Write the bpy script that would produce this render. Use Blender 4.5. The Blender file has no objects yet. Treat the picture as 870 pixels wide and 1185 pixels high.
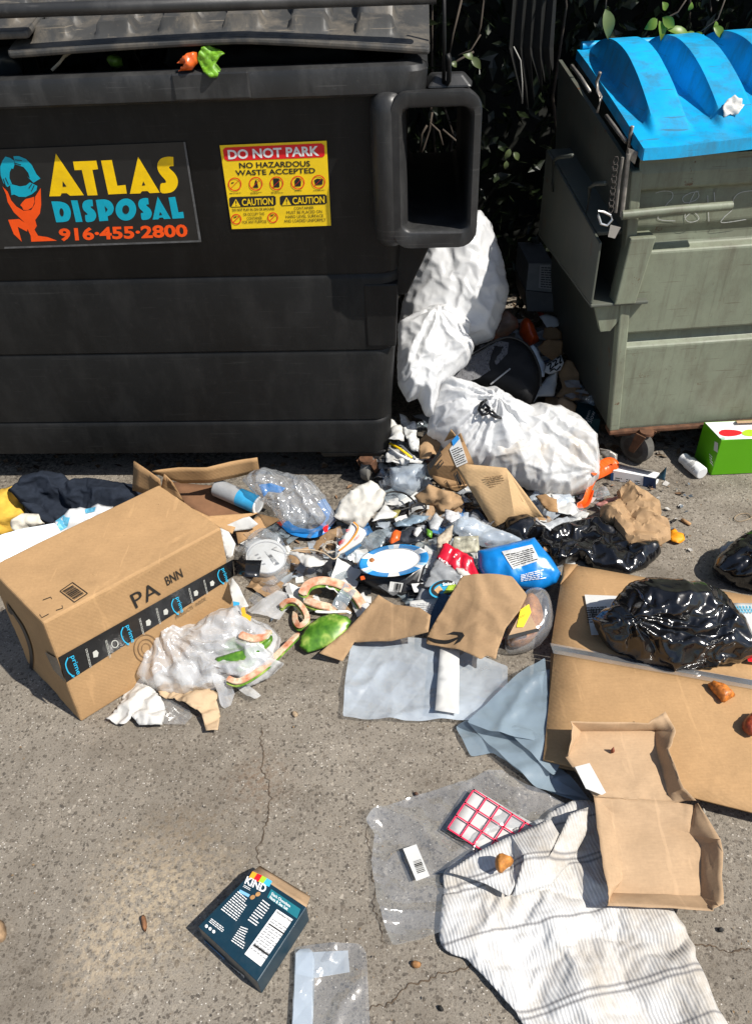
import bpy, bmesh, math, random
from mathutils import Vector, noise, Matrix
from mathutils.geometry import delaunay_2d_cdt
random.seed(7)
S = bpy.context.scene
COL = S.collection
V = Vector
R = math.radians
# ------------------------------------------------------------------ camera
CAM_H, PITCH, ROLL, FPX, CX, CY = 1.55, R(39), R(2.9), 862.0, 435.0, 592.5
_f = V((0, math.cos(PITCH), -math.sin(PITCH)))
_u0 = V((0, math.sin(PITCH), math.cos(PITCH)))
_r0 = V((1, 0, 0))
_r = _r0*math.cos(ROLL) - _u0*math.sin(ROLL)
_u = _u0*math.cos(ROLL) + _r0*math.sin(ROLL)
CAMP = V((0, 0, CAM_H))
cd = bpy.data.cameras.new('camera')
cam = bpy.data.objects.new('camera', cd)
COL.objects.link(cam)
cd.sensor_fit = 'VERTICAL'
cd.sensor_height = 36.0
cd.lens = FPX/1185.0*36.0
cd.clip_start = 0.02
cd.clip_end = 200
m3 = Matrix((_r, _u, -_f)).transposed()
cam.matrix_world = Matrix.Translation(CAMP) @ m3.to_4x4()
S.camera = cam
# ------------------------------------------------------------------ sky, sun, exposure
SUN = V((0.53, -0.31, 0.785)).normalized()          # towards the sun: right, a little behind the viewer
w = bpy.data.worlds.new('World')
S.world = w
w.use_nodes = True
nt = w.node_tree
sky = nt.nodes.new('ShaderNodeTexSky')
sky.sky_type = 'NISHITA'
sky.sun_disc = False
sky.sun_elevation = math.asin(SUN.z)
sky.sun_rotation = math.atan2(SUN.x, SUN.y)
bg = nt.nodes['Background']
bg.inputs[1].default_value = 0.085
nt.links.new(sky.outputs[0], bg.inputs[0])
sl = bpy.data.lights.new('sun', 'SUN')
sl.energy = 4.6
sl.angle = R(0.5)
sl.color = (1.0, 0.955, 0.88)
so = bpy.data.objects.new('sun', sl)
COL.objects.link(so)
so.rotation_euler = SUN.to_track_quat('Z', 'Y').to_euler()
S.view_settings.view_transform = 'Standard'
S.view_settings.look = 'None'
S.view_settings.exposure = 0.48
S.view_settings.gamma = 1.0
S.view_settings.use_curve_mapping = False
S.render.engine = 'CYCLES'
S.cycles.max_bounces = 8
S.cycles.transparent_max_bounces = 16
S.cycles.caustics_reflective = False
S.cycles.caustics_refractive = False
try:
    S.cycles.use_denoising = True
except Exception:
    pass
# ------------------------------------------------------------------ pixel -> place
def ray(x, y):
    return _f + _r*((x-CX)/FPX) - _u*((y-CY)/FPX)
def onz(x, y, z=0.0):
    d = ray(x, y)
    return CAMP + d*((z-CAM_H)/d.z)
class Plane:
    def __init__(s, p, n):
        s.p = V(p); s.n = V(n).normalized()
        if s.n.dot(CAMP - s.p) < 0: s.n = -s.n
        a = V((0, 0, 1)).cross(s.n)
        s.a = a.normalized() if a.length > 1e-4 else V((1, 0, 0))
        s.b = s.n.cross(s.a)
    def at(s, x, y, off=0.0):
        d = ray(x, y); p = s.p + s.n*off
        return CAMP + d*((p-CAMP).dot(s.n)/d.dot(s.n))
    def loc(s, x, y):
        q = s.at(x, y) - s.p
        return V((q.dot(s.a), q.dot(s.b)))
    def out(s, u, v, h=0.0):
        return s.p + s.a*u + s.b*v + s.n*h
def flat(z): return Plane((0, 0, z), (0, 0, 1))
def pl3(*t):                                      # a plane through three (pixel x, pixel y, height) points
    a, b, c = [onz(*q) for q in t]
    return Plane(a, (b-a).cross(c-a))
def tiltp(x, y, z, nx, ny, nz):                   # a plane through one point, with a normal
    return Plane(onz(x, y, z), (nx, ny, nz))
# ------------------------------------------------------------------ objects
def base_of(o):
    p = V((0, 0, 0))
    while o is not None:
        p = p + V(o.location); o = o.parent
    return p
def tagp(o, label, cat, group=None, kind=None):
    if label: o['label'] = label
    if cat: o['category'] = cat
    if group: o['group'] = group
    if kind: o['kind'] = kind
    return o
def thing(name, label, cat, loc, group=None):
    o = bpy.data.objects.new(name, None)
    COL.objects.link(o)
    o.location = loc
    o.empty_display_size = 0.05
    return tagp(o, label, cat, group)
def obj(name, vs, fs, mat, parent=None, smooth=False, mats=None, fmat=None, ang=None):
    me = bpy.data.meshes.new(name)
    if parent is None:
        n = len(vs)
        b = V((sum(v[0] for v in vs)/n, sum(v[1] for v in vs)/n, min(v[2] for v in vs)))
    else:
        b = base_of(parent)
    me.from_pydata([tuple(V(v)-b) for v in vs], [], fs)
    me.validate()
    for m in (mats or [mat]): me.materials.append(m)
    if fmat:
        for p, k in zip(me.polygons, fmat): p.material_index = k
    if smooth:
        for p in me.polygons: p.use_smooth = True
        if ang:
            try: me.set_sharp_from_angle(angle=R(ang))
            except Exception: pass
    o = bpy.data.objects.new(name, me)
    COL.objects.link(o)
    if parent is None: o.location = b
    else: o.parent = parent
    return o
def solid(o, t, offset=0):
    m = o.modifiers.new('solid', 'SOLIDIFY'); m.thickness = t; m.offset = offset
    return o
def bevel(o, wd, seg=2, lim=40):
    m = o.modifiers.new('bevel', 'BEVEL'); m.width = wd; m.segments = seg
    m.limit_method = 'ANGLE'; m.angle_limit = R(lim)
    return o
def recalc(o):
    bm = bmesh.new(); bm.from_mesh(o.data); bmesh.ops.remove_doubles(bm, verts=bm.verts, dist=1e-5)
    bmesh.ops.recalc_face_normals(bm, faces=bm.faces); bm.to_mesh(o.data); bm.free()
    return o
class MB:
    def __init__(s): s.v = []; s.f = []; s.m = []
    def add(s, vs, fs, mi=0):
        k = len(s.v); s.v += [V(q) for q in vs]; s.f += [tuple(i+k for i in f) for f in fs]; s.m += [mi]*len(fs)
    def hexa(s, b, t, mi=0):                      # 4 lower and 4 upper corners, same turn
        s.add(list(b)+list(t), [(0,3,2,1),(4,5,6,7),(0,1,5,4),(1,2,6,5),(2,3,7,6),(3,0,4,7)], mi)
    def box(s, o, ax, ay, az, mi=0):
        o, ax, ay, az = V(o), V(ax), V(ay), V(az)
        s.hexa([o, o+ax, o+ax+ay, o+ay], [o+az, o+ax+az, o+ax+ay+az, o+ay+az], mi)
    def tube(s, pts, r, n=8, mi=0, cap=True):
        pts = [V(p) for p in pts]; k0 = len(s.v); rings = []
        up = V((0, 0, 1))
        for i, p in enumerate(pts):
            d = (pts[min(i+1, len(pts)-1)] - pts[max(i-1, 0)]).normalized()
            a = d.cross(up)
            if a.length < 0.05: a = d.cross(V((1, 0, 0)))
            a.normalize(); b = d.cross(a)
            rr = r[i] if isinstance(r, (list, tuple)) else r
            rings.append([p + (a*math.cos(2*math.pi*j/n) + b*math.sin(2*math.pi*j/n))*rr for j in range(n)])
        vs = [q for g in rings for q in g]; fs = []
        for i in range(len(pts)-1):
            for j in range(n):
                fs.append((i*n+j, i*n+(j+1)%n, (i+1)*n+(j+1)%n, (i+1)*n+j))
        if cap:
            fs.append(tuple(range(n))[::-1]); fs.append(tuple((len(pts)-1)*n+j for j in range(n)))
        s.add(vs, fs, mi)
    def lathe(s, c, ax, prof, n=20, mi=0):        # profile of (distance along, radius)
        ax = V(ax).normalized(); a = ax.orthogonal().normalized(); b = ax.cross(a); c = V(c)
        vs = []; fs = []
        for (h, r) in prof:
            for j in range(n):
                t = 2*math.pi*j/n
                vs.append(c + ax*h + (a*math.cos(t)+b*math.sin(t))*r)
        for i in range(len(prof)-1):
            for j in range(n):
                fs.append((i*n+j, i*n+(j+1)%n, (i+1)*n+(j+1)%n, (i+1)*n+j))
        fs.append(tuple(range(n))[::-1]); fs.append(tuple((len(prof)-1)*n+j for j in range(n)))
        s.add(vs, fs, mi)
    def build(s, name, mat, parent=None, smooth=False, mats=None, ang=None):
        return obj(name, s.v, s.f, mat, parent, smooth, mats, s.m if mats else None, ang)
# ------------------------------------------------------------------ noise
def fb(p, sc, oc=3, seed=0):
    q = V(p)*sc + V((seed*7.3, seed*3.1, seed*1.7)); v = 0; a = 1; t = 0
    for _ in range(oc):
        v += noise.noise(q)*a; t += a; a *= .5; q = q*2.03
    return v/t
def rg(p, sc, oc=3, seed=0):                      # ridged: sharp creases
    q = V(p)*sc + V((seed*5.3, seed*2.1, seed*9.7)); v = 0; a = 1; t = 0
    for _ in range(oc):
        v += (1-2*abs(noise.noise(q)))*a; t += a; a *= .5; q = q*2.1
    return v/t
def facet(p, f0, n, seed):
    """straight sharp creases in many directions: sums of triangle waves"""
    r_ = random.Random(seed*17+3); q = V(p); w_ = V((noise.noise(q*5+V((seed, 0, 0))), noise.noise(q*5+V((0, seed, 9))), noise.noise(q*5+V((3, 5, seed)))))*.035
    q = q+w_; h = 0; t = 0
    for i in range(n):
        d = V((r_.gauss(0, 1), r_.gauss(0, 1), r_.gauss(0, 1))).normalized(); f = f0*(1+i*.42); x = q.dot(d)*f+r_.random()*9
        m = .35+.65*abs(noise.noise(q*f*.45+V((i*3.1, seed, 0))))*2
        a_ = m/(1+i*.42); h += a_*(abs((x % 1)*2-1)-.5); t += 1/(1+i*.42)
    return h/t*2
def creases(u, v, n, size, rnd):                  # sum of random fold lines: facets like crumpled paper
    h = 0
    for (cx, cy, an, am) in rnd:
        d = (u-cx)*math.cos(an)+(v-cy)*math.sin(an)
        h += am*abs(d)
    return h
# ------------------------------------------------------------------ filled outlines
def _segd(p, a, b):
    ab = b-a; t = max(0, min(1, (p-a).dot(ab)/max(ab.length_squared, 1e-12)))
    return (p-(a+ab*t)).length
def fill(loop, res, seed=1):
    rnd = random.Random(seed)
    pts = []
    n = len(loop)
    for i in range(n):
        a, b = loop[i], loop[(i+1) % n]
        k = max(1, int((b-a).length/res))
        for j in range(k): pts.append(a + (b-a)*(j/k))
    nb = len(pts)
    edges = [(i, (i+1) % nb) for i in range(nb)]
    x0 = min(p.x for p in loop); x1 = max(p.x for p in loop); y0 = min(p.y for p in loop); y1 = max(p.y for p in loop)
    def inside(p):
        c = False; j = n-1
        for i in range(n):
            a, b = loop[i], loop[j]
            if (a.y > p.y) != (b.y > p.y) and p.x < (b.x-a.x)*(p.y-a.y)/(b.y-a.y)+a.x: c = not c
            j = i
        return c
    y = y0; row = 0
    while y < y1:
        x = x0 + (res*.5 if row % 2 else 0)
        while x < x1:
            p = V((x+rnd.uniform(-.2, .2)*res, y+rnd.uniform(-.2, .2)*res))
            if inside(p) and min(_segd(p, loop[i], loop[(i+1) % n]) for i in range(n)) > res*.45: pts.append(p)
            x += res
        y += res*.866; row += 1
    r = delaunay_2d_cdt(pts, edges, [], 1, 1e-6)
    vs = [V(q) for q in r[0]]; fs = [tuple(f) for f in r[2]]
    ds = [min(_segd(p, loop[i], loop[(i+1) % n]) for i in range(n)) for p in vs]
    out = []
    for f in fs:                                  # counter-clockwise
        a, b, c = vs[f[0]], vs[f[1]], vs[f[2]]
        out.append(f if (b-a).cross(c-a) > 0 else f[::-1])
    return vs, out, ds
def smoothloop(loop, k=2):
    for _ in range(k):
        q = []
        for i in range(len(loop)):
            a, b = loop[i], loop[(i+1) % len(loop)]
            q += [a*.75+b*.25, a*.25+b*.75]
        loop = q
    return loop
def sheet(name, px, plane, mat, parent=None, t=0.001, res=0.014, wave=0.006, wsc=6, crease=0.0, ncr=14, ridge=0.0, rsc=14,
          lift=0.0, edge_up=0.0, spike=0.0, ssp=5, rnd=0, seed=1, hf=None, fac=0.0, ffr=7, fn=6, smooth=True, ang=None, lowfloor=True):
    if isinstance(plane, (int, float)): plane = flat(plane)
    loop = [plane.loc(*q) for q in px]
    if rnd: loop = smoothloop(loop, rnd)
    size = max((a-b).length for a in loop for b in loop)
    if res is None: res = size/26
    vs, fs, ds = fill(loop, res, seed)
    rr = random.Random(seed*31+5)
    cu = sum(p.x for p in loop)/len(loop); cv = sum(p.y for p in loop)/len(loop)
    lines = [(cu+rr.uniform(-.5, .5)*size, cv+rr.uniform(-.5, .5)*size, rr.uniform(0, 6.28), rr.choice((-1, 1))*rr.uniform(.4, 1)) for _ in range(ncr)]
    hs = []
    for p, d in zip(vs, ds):
        q = plane.out(p.x, p.y)
        h = wave*fb(q, wsc, 3, seed)
        if crease: h += crease*creases(p.x, p.y, ncr, size, lines)/size
        if ridge: h += ridge*rg(q, rsc, 3, seed)
        if fac: h += fac*facet(q, ffr, fn, seed)
        if spike: h += spike*max(0, rg(q+V((.03*noise.noise(q*4), .05*noise.noise(q*3+V((7, 0, 0))), 0)), ssp, 1, seed+4)-.45)**1.5*2.4
        h += lift*(1-math.exp(-d/max(size*.12, 1e-6)))
        h += edge_up*math.exp(-d/0.02)
        if hf: h += hf(p.x-cu, p.y-cv, q, d)
        hs.append(h)
    if lowfloor:
        m = min(hs); hs = [h-m for h in hs]
    P = [plane.out(p.x, p.y, h) for p, h in zip(vs, hs)]
    o = obj(name, P, fs, mat, parent, smooth, ang=ang)
    if t and not mat.get('film'): solid(o, t, 1)
    return o
def puff(name, px, plane, mat, parent=None, hf=.1, hb=.06, res=0.016, width=None, fold=.012, fsc=9, knot=None, kf=.012, kn=9, seed=1, rnd=1, crumple=.004, csc=30, power=.5, floor=0.002, fac=0.0, ffr=7, fn=7, ang=None):
    """a closed, puffed-up volume: the outline lies in a plane through the thing's middle, swelling hf to the front and hb to the back"""
    if isinstance(plane, (int, float)): plane = flat(plane)
    loop = [plane.loc(*q) for q in px]
    if rnd: loop = smoothloop(loop, rnd)
    vs, fs, ds = fill(loop, res, seed)
    wd = width or max(ds)
    kp = plane.loc(*knot) if knot else None
    P = []; n = len(vs)
    for sgn in (1, -1):
        for p, d in zip(vs, ds):
            x = min(1, d/wd)
            prof = (1-(1-x)**2)**power
            q = plane.out(p.x, p.y, 0)
            H = (hf if sgn > 0 else hb)
            h = H*prof
            e = min(1, d/(wd*.3))
            warp = V((fb(q, 5, 2, seed+3), fb(q, 5, 2, seed+4), fb(q, 5, 2, seed+5)))*.06
            f = fold*rg(q+warp, fsc, 2, seed+(0 if sgn > 0 else 9)) + crumple*rg(q+warp*.6, csc, 3, seed+2)
            if kp is not None:
                dv = p-kp; an = math.atan2(dv.y, dv.x); rr_ = dv.length
                f += kf*(abs(((an*kn/6.283+1.3*noise.noise(V((an*1.3, rr_*4, seed)))) % 1)*2-1)-.5)*min(1, rr_/.03)*math.exp(-rr_/.16)
            if fac: f += fac*facet(q+plane.n*sgn*.2, ffr, fn, seed)
            h += f*e
            if d < 1e-5: h = 0
            P.append(plane.out(p.x, p.y, sgn*h))
    for q in P:
        if q.z < floor: q.z = floor + (q.z-floor)*.02
    F = [f for f in fs] + [tuple(i+n for i in f[::-1]) for f in fs]
    mats = None; fm = None
    o = obj(name, P, F, mat, parent, True)
    recalc(o)
    for p in o.data.polygons: p.use_smooth = True
    if ang: o.data.set_sharp_from_angle(angle=R(ang))
    return o
# ------------------------------------------------------------------ buckling: film, cloth and paper settle into folds
SIM = []
def soft(o, grow=.12, pin=.5, bend=.3, frames=10, floor=.0015, sub=1, ang=None, mass=.15):
    SIM.append((o, grow, pin, bend, floor, sub, ang, mass)); return o
def simulate(frames=14):
    if not SIM: return
    S.frame_set(1); keep = []
    for (o, grow, pin, bend, floor, sub, ang, mass) in SIM:
        for m in list(o.modifiers):
            keep.append((o, m.name, m.show_viewport)); m.show_viewport = False
        g = o.vertex_groups.new(name='pin'); g.add(list(range(len(o.data.vertices))), pin, 'REPLACE')
        m = o.modifiers.new('cloth', 'CLOTH'); c = m.settings
        c.quality = 5; c.mass = mass; c.tension_stiffness = 25; c.compression_stiffness = 25; c.shear_stiffness = 12; c.bending_stiffness = bend
        c.tension_damping = 8; c.compression_damping = 8; c.shear_damping = 8; c.air_damping = 2
        c.vertex_group_mass = 'pin'; c.pin_stiffness = 1.0; c.shrink_min = -grow
        c.effector_weights.gravity = 0
        m.collision_settings.use_collision = False; m.collision_settings.use_self_collision = False
        m.point_cache.frame_start = 1; m.point_cache.frame_end = frames+2
    for f in range(1, frames+1): S.frame_set(f)
    dg = bpy.context.evaluated_depsgraph_get()
    for (o, grow, pin, bend, floor, sub, ang, mass) in SIM:
        me = o.evaluated_get(dg).data; co = [V(v.co) for v in me.vertices]
        if len(co) == len(o.data.vertices):
            b = base_of(o)
            for v, q in zip(o.data.vertices, co):
                if q.z+b.z < floor: q.z = floor-b.z
                v.co = q
        o.modifiers.remove(o.modifiers['cloth']); o.vertex_groups.clear()
        for p in o.data.polygons: p.use_smooth = True
        if ang: o.data.set_sharp_from_angle(angle=R(ang))
    for o, n_, sv in keep: o.modifiers[n_].show_viewport = sv
    for (o, grow, pin, bend, floor, sub, ang, mass) in SIM:
        if sub:
            m = o.modifiers.new('round', 'SUBSURF'); m.levels = m.render_levels = sub
            if len(o.modifiers) > 1: o.modifiers.move(len(o.modifiers)-1, 0)
    SIM.clear(); S.frame_set(1)
# ------------------------------------------------------------------ marks laid on a curved surface
from mathutils.bvhtree import BVHTree
class Surf:
    def __init__(s, *objs):
        vs = []; fs = []
        for o in objs:
            k = len(vs); b = base_of(o); vs += [V(v.co)+b for v in o.data.vertices]; fs += [tuple(i+k for i in p.vertices) for p in o.data.polygons]
        s.t = BVHTree.FromPolygons(vs, fs); s.last = None; s.n = V((0, -.6, .8))
    def at(s, x, y, off=0.0):
        d = ray(x, y).normalized(); h = s.t.ray_cast(CAMP, d)
        if h[0] is None:
            h = s.t.find_nearest(CAMP+d*(s.last or 2.0))
            n_ = h[1]; q = h[0]
        else: n_ = h[1]; q = h[0]; s.last = h[3]
        if n_.dot(d) > 0: n_ = -n_
        return q + n_*(off+.0008)
def remesh_poly(poly, res):
    vs, fs, ds = fill([V(p) for p in poly], res)
    return [(v.x, v.y) for v in vs], fs
# ------------------------------------------------------------------ flat marks on a plane
def marks(name, polys, plane, mat, parent, off=.0012, each=False):
    if each:
        for q in polys: marks(name, [q], plane, mat, parent, off)
        return
    vs = []; fs = []
    if isinstance(plane, Surf):
        for poly in polys:
            big = max(abs(p[0]-q[0])+abs(p[1]-q[1]) for p in poly for q in poly) > 8
            P, F = remesh_poly(poly, 4.0) if big else (poly, [tuple(range(len(poly)))])
            k = len(vs); vs += [plane.at(x, y, off) for x, y in P]; fs += [tuple(i+k for i in f) for f in F]
        return obj(name, vs, fs, mat, parent)
    for poly in polys:
        k = len(vs)
        pts = [plane.at(x, y, off) for x, y in poly]
        nrm = V((0, 0, 0))
        for i in range(len(pts)): nrm += pts[i].cross(pts[(i+1) % len(pts)])
        if nrm.dot(plane.n) < 0: pts = pts[::-1]
        vs += pts; fs.append(tuple(range(k, k+len(pts))))
    return obj(name, vs, fs, mat, parent)
def zc(ox, oy, sc):                               # pixel positions read in an enlarged crop
    return lambda pts: [(ox+x/sc, oy+y/sc) for x, y in pts]
def quad_uv(q):                                   # bl, br, tr, tl in pixels -> (u,v)
    bl, br, tr, tl = [V(p) for p in q]
    return lambda u, v: (bl*(1-u)*(1-v)+br*u*(1-v)+tr*u*v+tl*(1-u)*v)
_fc = {}
def glyphs(s, bold=0.0, cond=1.0):
    key = (s, bold)
    if key in _fc: return _fc[key]
    c = bpy.data.curves.new('t', 'FONT'); c.body = s; c.offset = bold; c.resolution_u = 3; c.fill_mode = 'FRONT'
    o = bpy.data.objects.new('t', c); COL.objects.link(o)
    dg = bpy.context.evaluated_depsgraph_get(); dg.update()
    me = bpy.data.meshes.new_from_object(o.evaluated_get(dg))
    vs = [V(v.co) for v in me.vertices]; fs = [tuple(p.vertices) for p in me.polygons]
    bpy.data.objects.remove(o); bpy.data.curves.remove(c); bpy.data.meshes.remove(me)
    x0 = min(v.x for v in vs); x1 = max(v.x for v in vs); y0 = min(v.y for v in vs); y1 = max(v.y for v in vs)
    r = ([((v.x-x0)/(x1-x0), (v.y-y0)/(y1-y0)) for v in vs], fs)
    _fc[key] = r
    return r
def text(name, items, plane, mat, parent, off=.0018):
    """items: (string, bl, br, tr, tl[, bold]); the letters fill that quadrilateral"""
    if len(items) > 1:
        for it in items: text(name, [it], plane, mat, parent, off)
        return
    vs = []; fs = []
    for it in items:
        uv, f = glyphs(it[0], it[5] if len(it) > 5 else 0.0)
        q = quad_uv(it[1:5]); k = len(vs)
        for (a, b) in uv:
            p = q(a, b); vs.append(plane.at(p.x, p.y, off))
        fs += [tuple(i+k for i in g) for g in f]
    return obj(name, vs, fs, mat, parent)
def bars(name, quads, plane, mat, parent, off=.0018):   # fine print too small to read: rows of broken dashes
    polys = []
    rr = random.Random(len(quads)+3)
    for (q, rows, dens) in quads:
        g = quad_uv(q)
        for i in range(rows):
            v0 = (i+.25)/rows; v1 = (i+.68)/rows; x = 0
            end = 1 if rr.random() < .7 else rr.uniform(.6, .95)
            while x < end:
                l = rr.uniform(.05, .16)*dens
                a = [g(x, v0), g(min(end, x+l), v0), g(min(end, x+l), v1), g(x, v1)]
                polys.append([(p.x, p.y) for p in a]); x += l + .022*dens
    return marks(name, polys, plane, mat, parent, off)
def barcode(name, q, plane, mat, parent, n=26, off=.0018, seed=1, vert=True):
    g = quad_uv(q); rr = random.Random(seed); polys = []; x = 0
    while x < 1:
        w_ = rr.choice((1, 1, 2, 3))/(n*2.6)
        a = [(x, 0), (min(1, x+w_), 0), (min(1, x+w_), 1), (x, 1)]
        if not vert: a = [(b, c) for c, b in a]
        polys.append([tuple(g(*k)) for k in a]); x += w_ + rr.choice((1, 1, 2))/(n*2.6)
    return marks(name, polys, plane, mat, parent, off)
def ell(cx, cy, rx, ry, n=28, rot=0, a0=0, a1=2*math.pi):
    r_ = []
    for i in range(n):
        t = a0+(a1-a0)*i/(n if a1-a0 > 6.2 else n-1)
        x = rx*math.cos(t); y = ry*math.sin(t)
        r_.append((cx+x*math.cos(rot)-y*math.sin(rot), cy+x*math.sin(rot)+y*math.cos(rot)))
    return r_
def ringp(cx, cy, rx, ry, w_, n=28, rot=0):       # a ring as quads
    o_ = ell(cx, cy, rx, ry, n, rot); i_ = ell(cx, cy, rx-w_, ry-w_, n, rot)
    return [[o_[k], o_[(k+1) % n], i_[(k+1) % n], i_[k]] for k in range(n)]
def strokep(pts, w_):                             # a pen stroke along pixel points, as quads
    r_ = []; P = [V(p) for p in pts]
    L = []
    for i, p in enumerate(P):
        d = (P[min(i+1, len(P)-1)]-P[max(0, i-1)]).normalized(); n_ = V((-d.y, d.x))*(w_*.5 if not isinstance(w_, list) else w_[i]*.5)
        L.append((p+n_, p-n_))
    for i in range(len(P)-1):
        r_.append([tuple(L[i][0]), tuple(L[i+1][0]), tuple(L[i+1][1]), tuple(L[i][1])])
    return r_
def curve(pts, k=6):                              # Catmull-Rom through pixel points
    P = [V(p) for p in pts]; r_ = []
    for i in range(len(P)-1):
        a, b, c, d = P[max(0, i-1)], P[i], P[i+1], P[min(len(P)-1, i+2)]
        for j in range(k):
            t = j/k
            r_.append(tuple(.5*((2*b)+(c-a)*t+(2*a-5*b+4*c-d)*t*t+(3*b-a-3*c+d)*t**3)))
    r_.append(tuple(P[-1]))
    return r_
# ------------------------------------------------------------------ materials
def nodes(name):
    m = bpy.data.materials.new(name); m.use_nodes = True
    nt = m.node_tree; return m, nt, nt.nodes['Principled BSDF'], nt.nodes, nt.links
def mixc(N, L, fac, a, b, mode='MIX'):
    x = N.new('ShaderNodeMix'); x.data_type = 'RGBA'; x.blend_type = mode
    for sock, val in ((x.inputs[0], fac), (x.inputs[6], a), (x.inputs[7], b)):
        if hasattr(val, 'links'): L.new(val, sock)
        else: sock.default_value = val if not isinstance(val, tuple) else (*val, 1)[:4]
    return x.outputs[2]
def noi(N, L, sc, det=4, rough=.55, co=None, kind='ShaderNodeTexNoise'):
    n = N.new(kind); n.inputs['Scale'].default_value = sc
    if 'Detail' in n.inputs: n.inputs['Detail'].default_value = det
    if 'Roughness' in n.inputs: n.inputs['Roughness'].default_value = rough
    if co is not None: L.new(co, n.inputs['Vector'])
    return n
def ramp(N, L, src, stops):
    r = N.new('ShaderNodeValToRGB'); L.new(src, r.inputs[0])
    e = r.color_ramp.elements
    while len(e) < len(stops): e.new(.5)
    for k, (p, c) in zip(e, stops):
        k.position = p; k.color = (*((c,)*3 if not isinstance(c, tuple) else c), 1)
    return r.outputs[0]
def coord(N, L, st=None):
    t = N.new('ShaderNodeTexCoord'); o = t.outputs['Object']
    if st:
        mp = N.new('ShaderNodeMapping'); L.new(o, mp.inputs[0]); mp.inputs['Scale'].default_value = st; o = mp.outputs[0]
    return o
def bump(N, L, bs, h, st, dist):
    b = N.new('ShaderNodeBump'); b.inputs['Strength'].default_value = st; b.inputs['Distance'].default_value = dist
    L.new(h, b.inputs['Height']); L.new(b.outputs[0], bs.inputs['Normal'])
def crumple_h(N, L, co, sc, seed=0):
    h = None
    for i, (rot, k) in enumerate((((.3, .2, .5), 1), ((1.2, .5, 2.0), 1.5), ((.4, 1.9, 1.1), 2.2), ((2.2, .9, .3), 3.1))):
        mp = N.new('ShaderNodeMapping'); L.new(co, mp.inputs[0]); mp.inputs['Rotation'].default_value = rot; mp.inputs['Location'].default_value = (seed, i, 0)
        wv = N.new('ShaderNodeTexWave'); wv.wave_profile = 'TRI'; L.new(mp.outputs[0], wv.inputs['Vector'])
        wv.inputs['Scale'].default_value = sc*k*.3; wv.inputs['Distortion'].default_value = 5; wv.inputs['Detail'].default_value = 1; wv.inputs['Detail Scale'].default_value = .7
        m_ = N.new('ShaderNodeMath'); m_.operation = 'MULTIPLY'; L.new(wv.outputs['Fac'], m_.inputs[0]); m_.inputs[1].default_value = 1/k
        if h is None: h = m_.outputs[0]
        else:
            a_ = N.new('ShaderNodeMath'); a_.operation = 'ADD'; L.new(h, a_.inputs[0]); L.new(m_.outputs[0], a_.inputs[1]); h = a_.outputs[0]
    return h
def plain(name, c, rough=.6, var=.25, vsc=30, spec=.4, bmp=0, bsc=200, dirt=0.0, dirtc=(.12, .09, .06), dsc=9, metal=0, sub=0, trans=0.0):
    m, nt, bs, N, L = nodes(name)
    co = coord(N, L)
    n = noi(N, L, vsc, 5, .6, co)
    dark = tuple(x*(1-var) for x in c); lite = tuple(min(1, x*(1+var*.6)) for x in c)
    col = ramp(N, L, n.outputs[0], [(.3, dark), (.7, lite)])
    if dirt:
        d = noi(N, L, dsc, 6, .65, co)
        f = ramp(N, L, d.outputs[0], [(.48, 0.0), (.72, dirt)])
        col = mixc(N, L, f, col, dirtc)
    L.new(col, bs.inputs['Base Color'])
    bs.inputs['Roughness'].default_value = rough
    bs.inputs['Specular IOR Level'].default_value = spec
    bs.inputs['Metallic'].default_value = metal
    if bmp:
        bn = noi(N, L, bsc, 4, .6, co); bump(N, L, bs, bn.outputs[0], bmp, .002)
    if trans:                                        # light through thin film or paper
        tr = N.new('ShaderNodeBsdfTranslucent'); L.new(col, tr.inputs[0])
        mx = N.new('ShaderNodeMixShader'); mx.inputs[0].default_value = trans
        out = nt.nodes['Material Output']
        L.new(bs.outputs[0], mx.inputs[1]); L.new(tr.outputs[0], mx.inputs[2]); L.new(mx.outputs[0], out.inputs[0])
    return m
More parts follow.
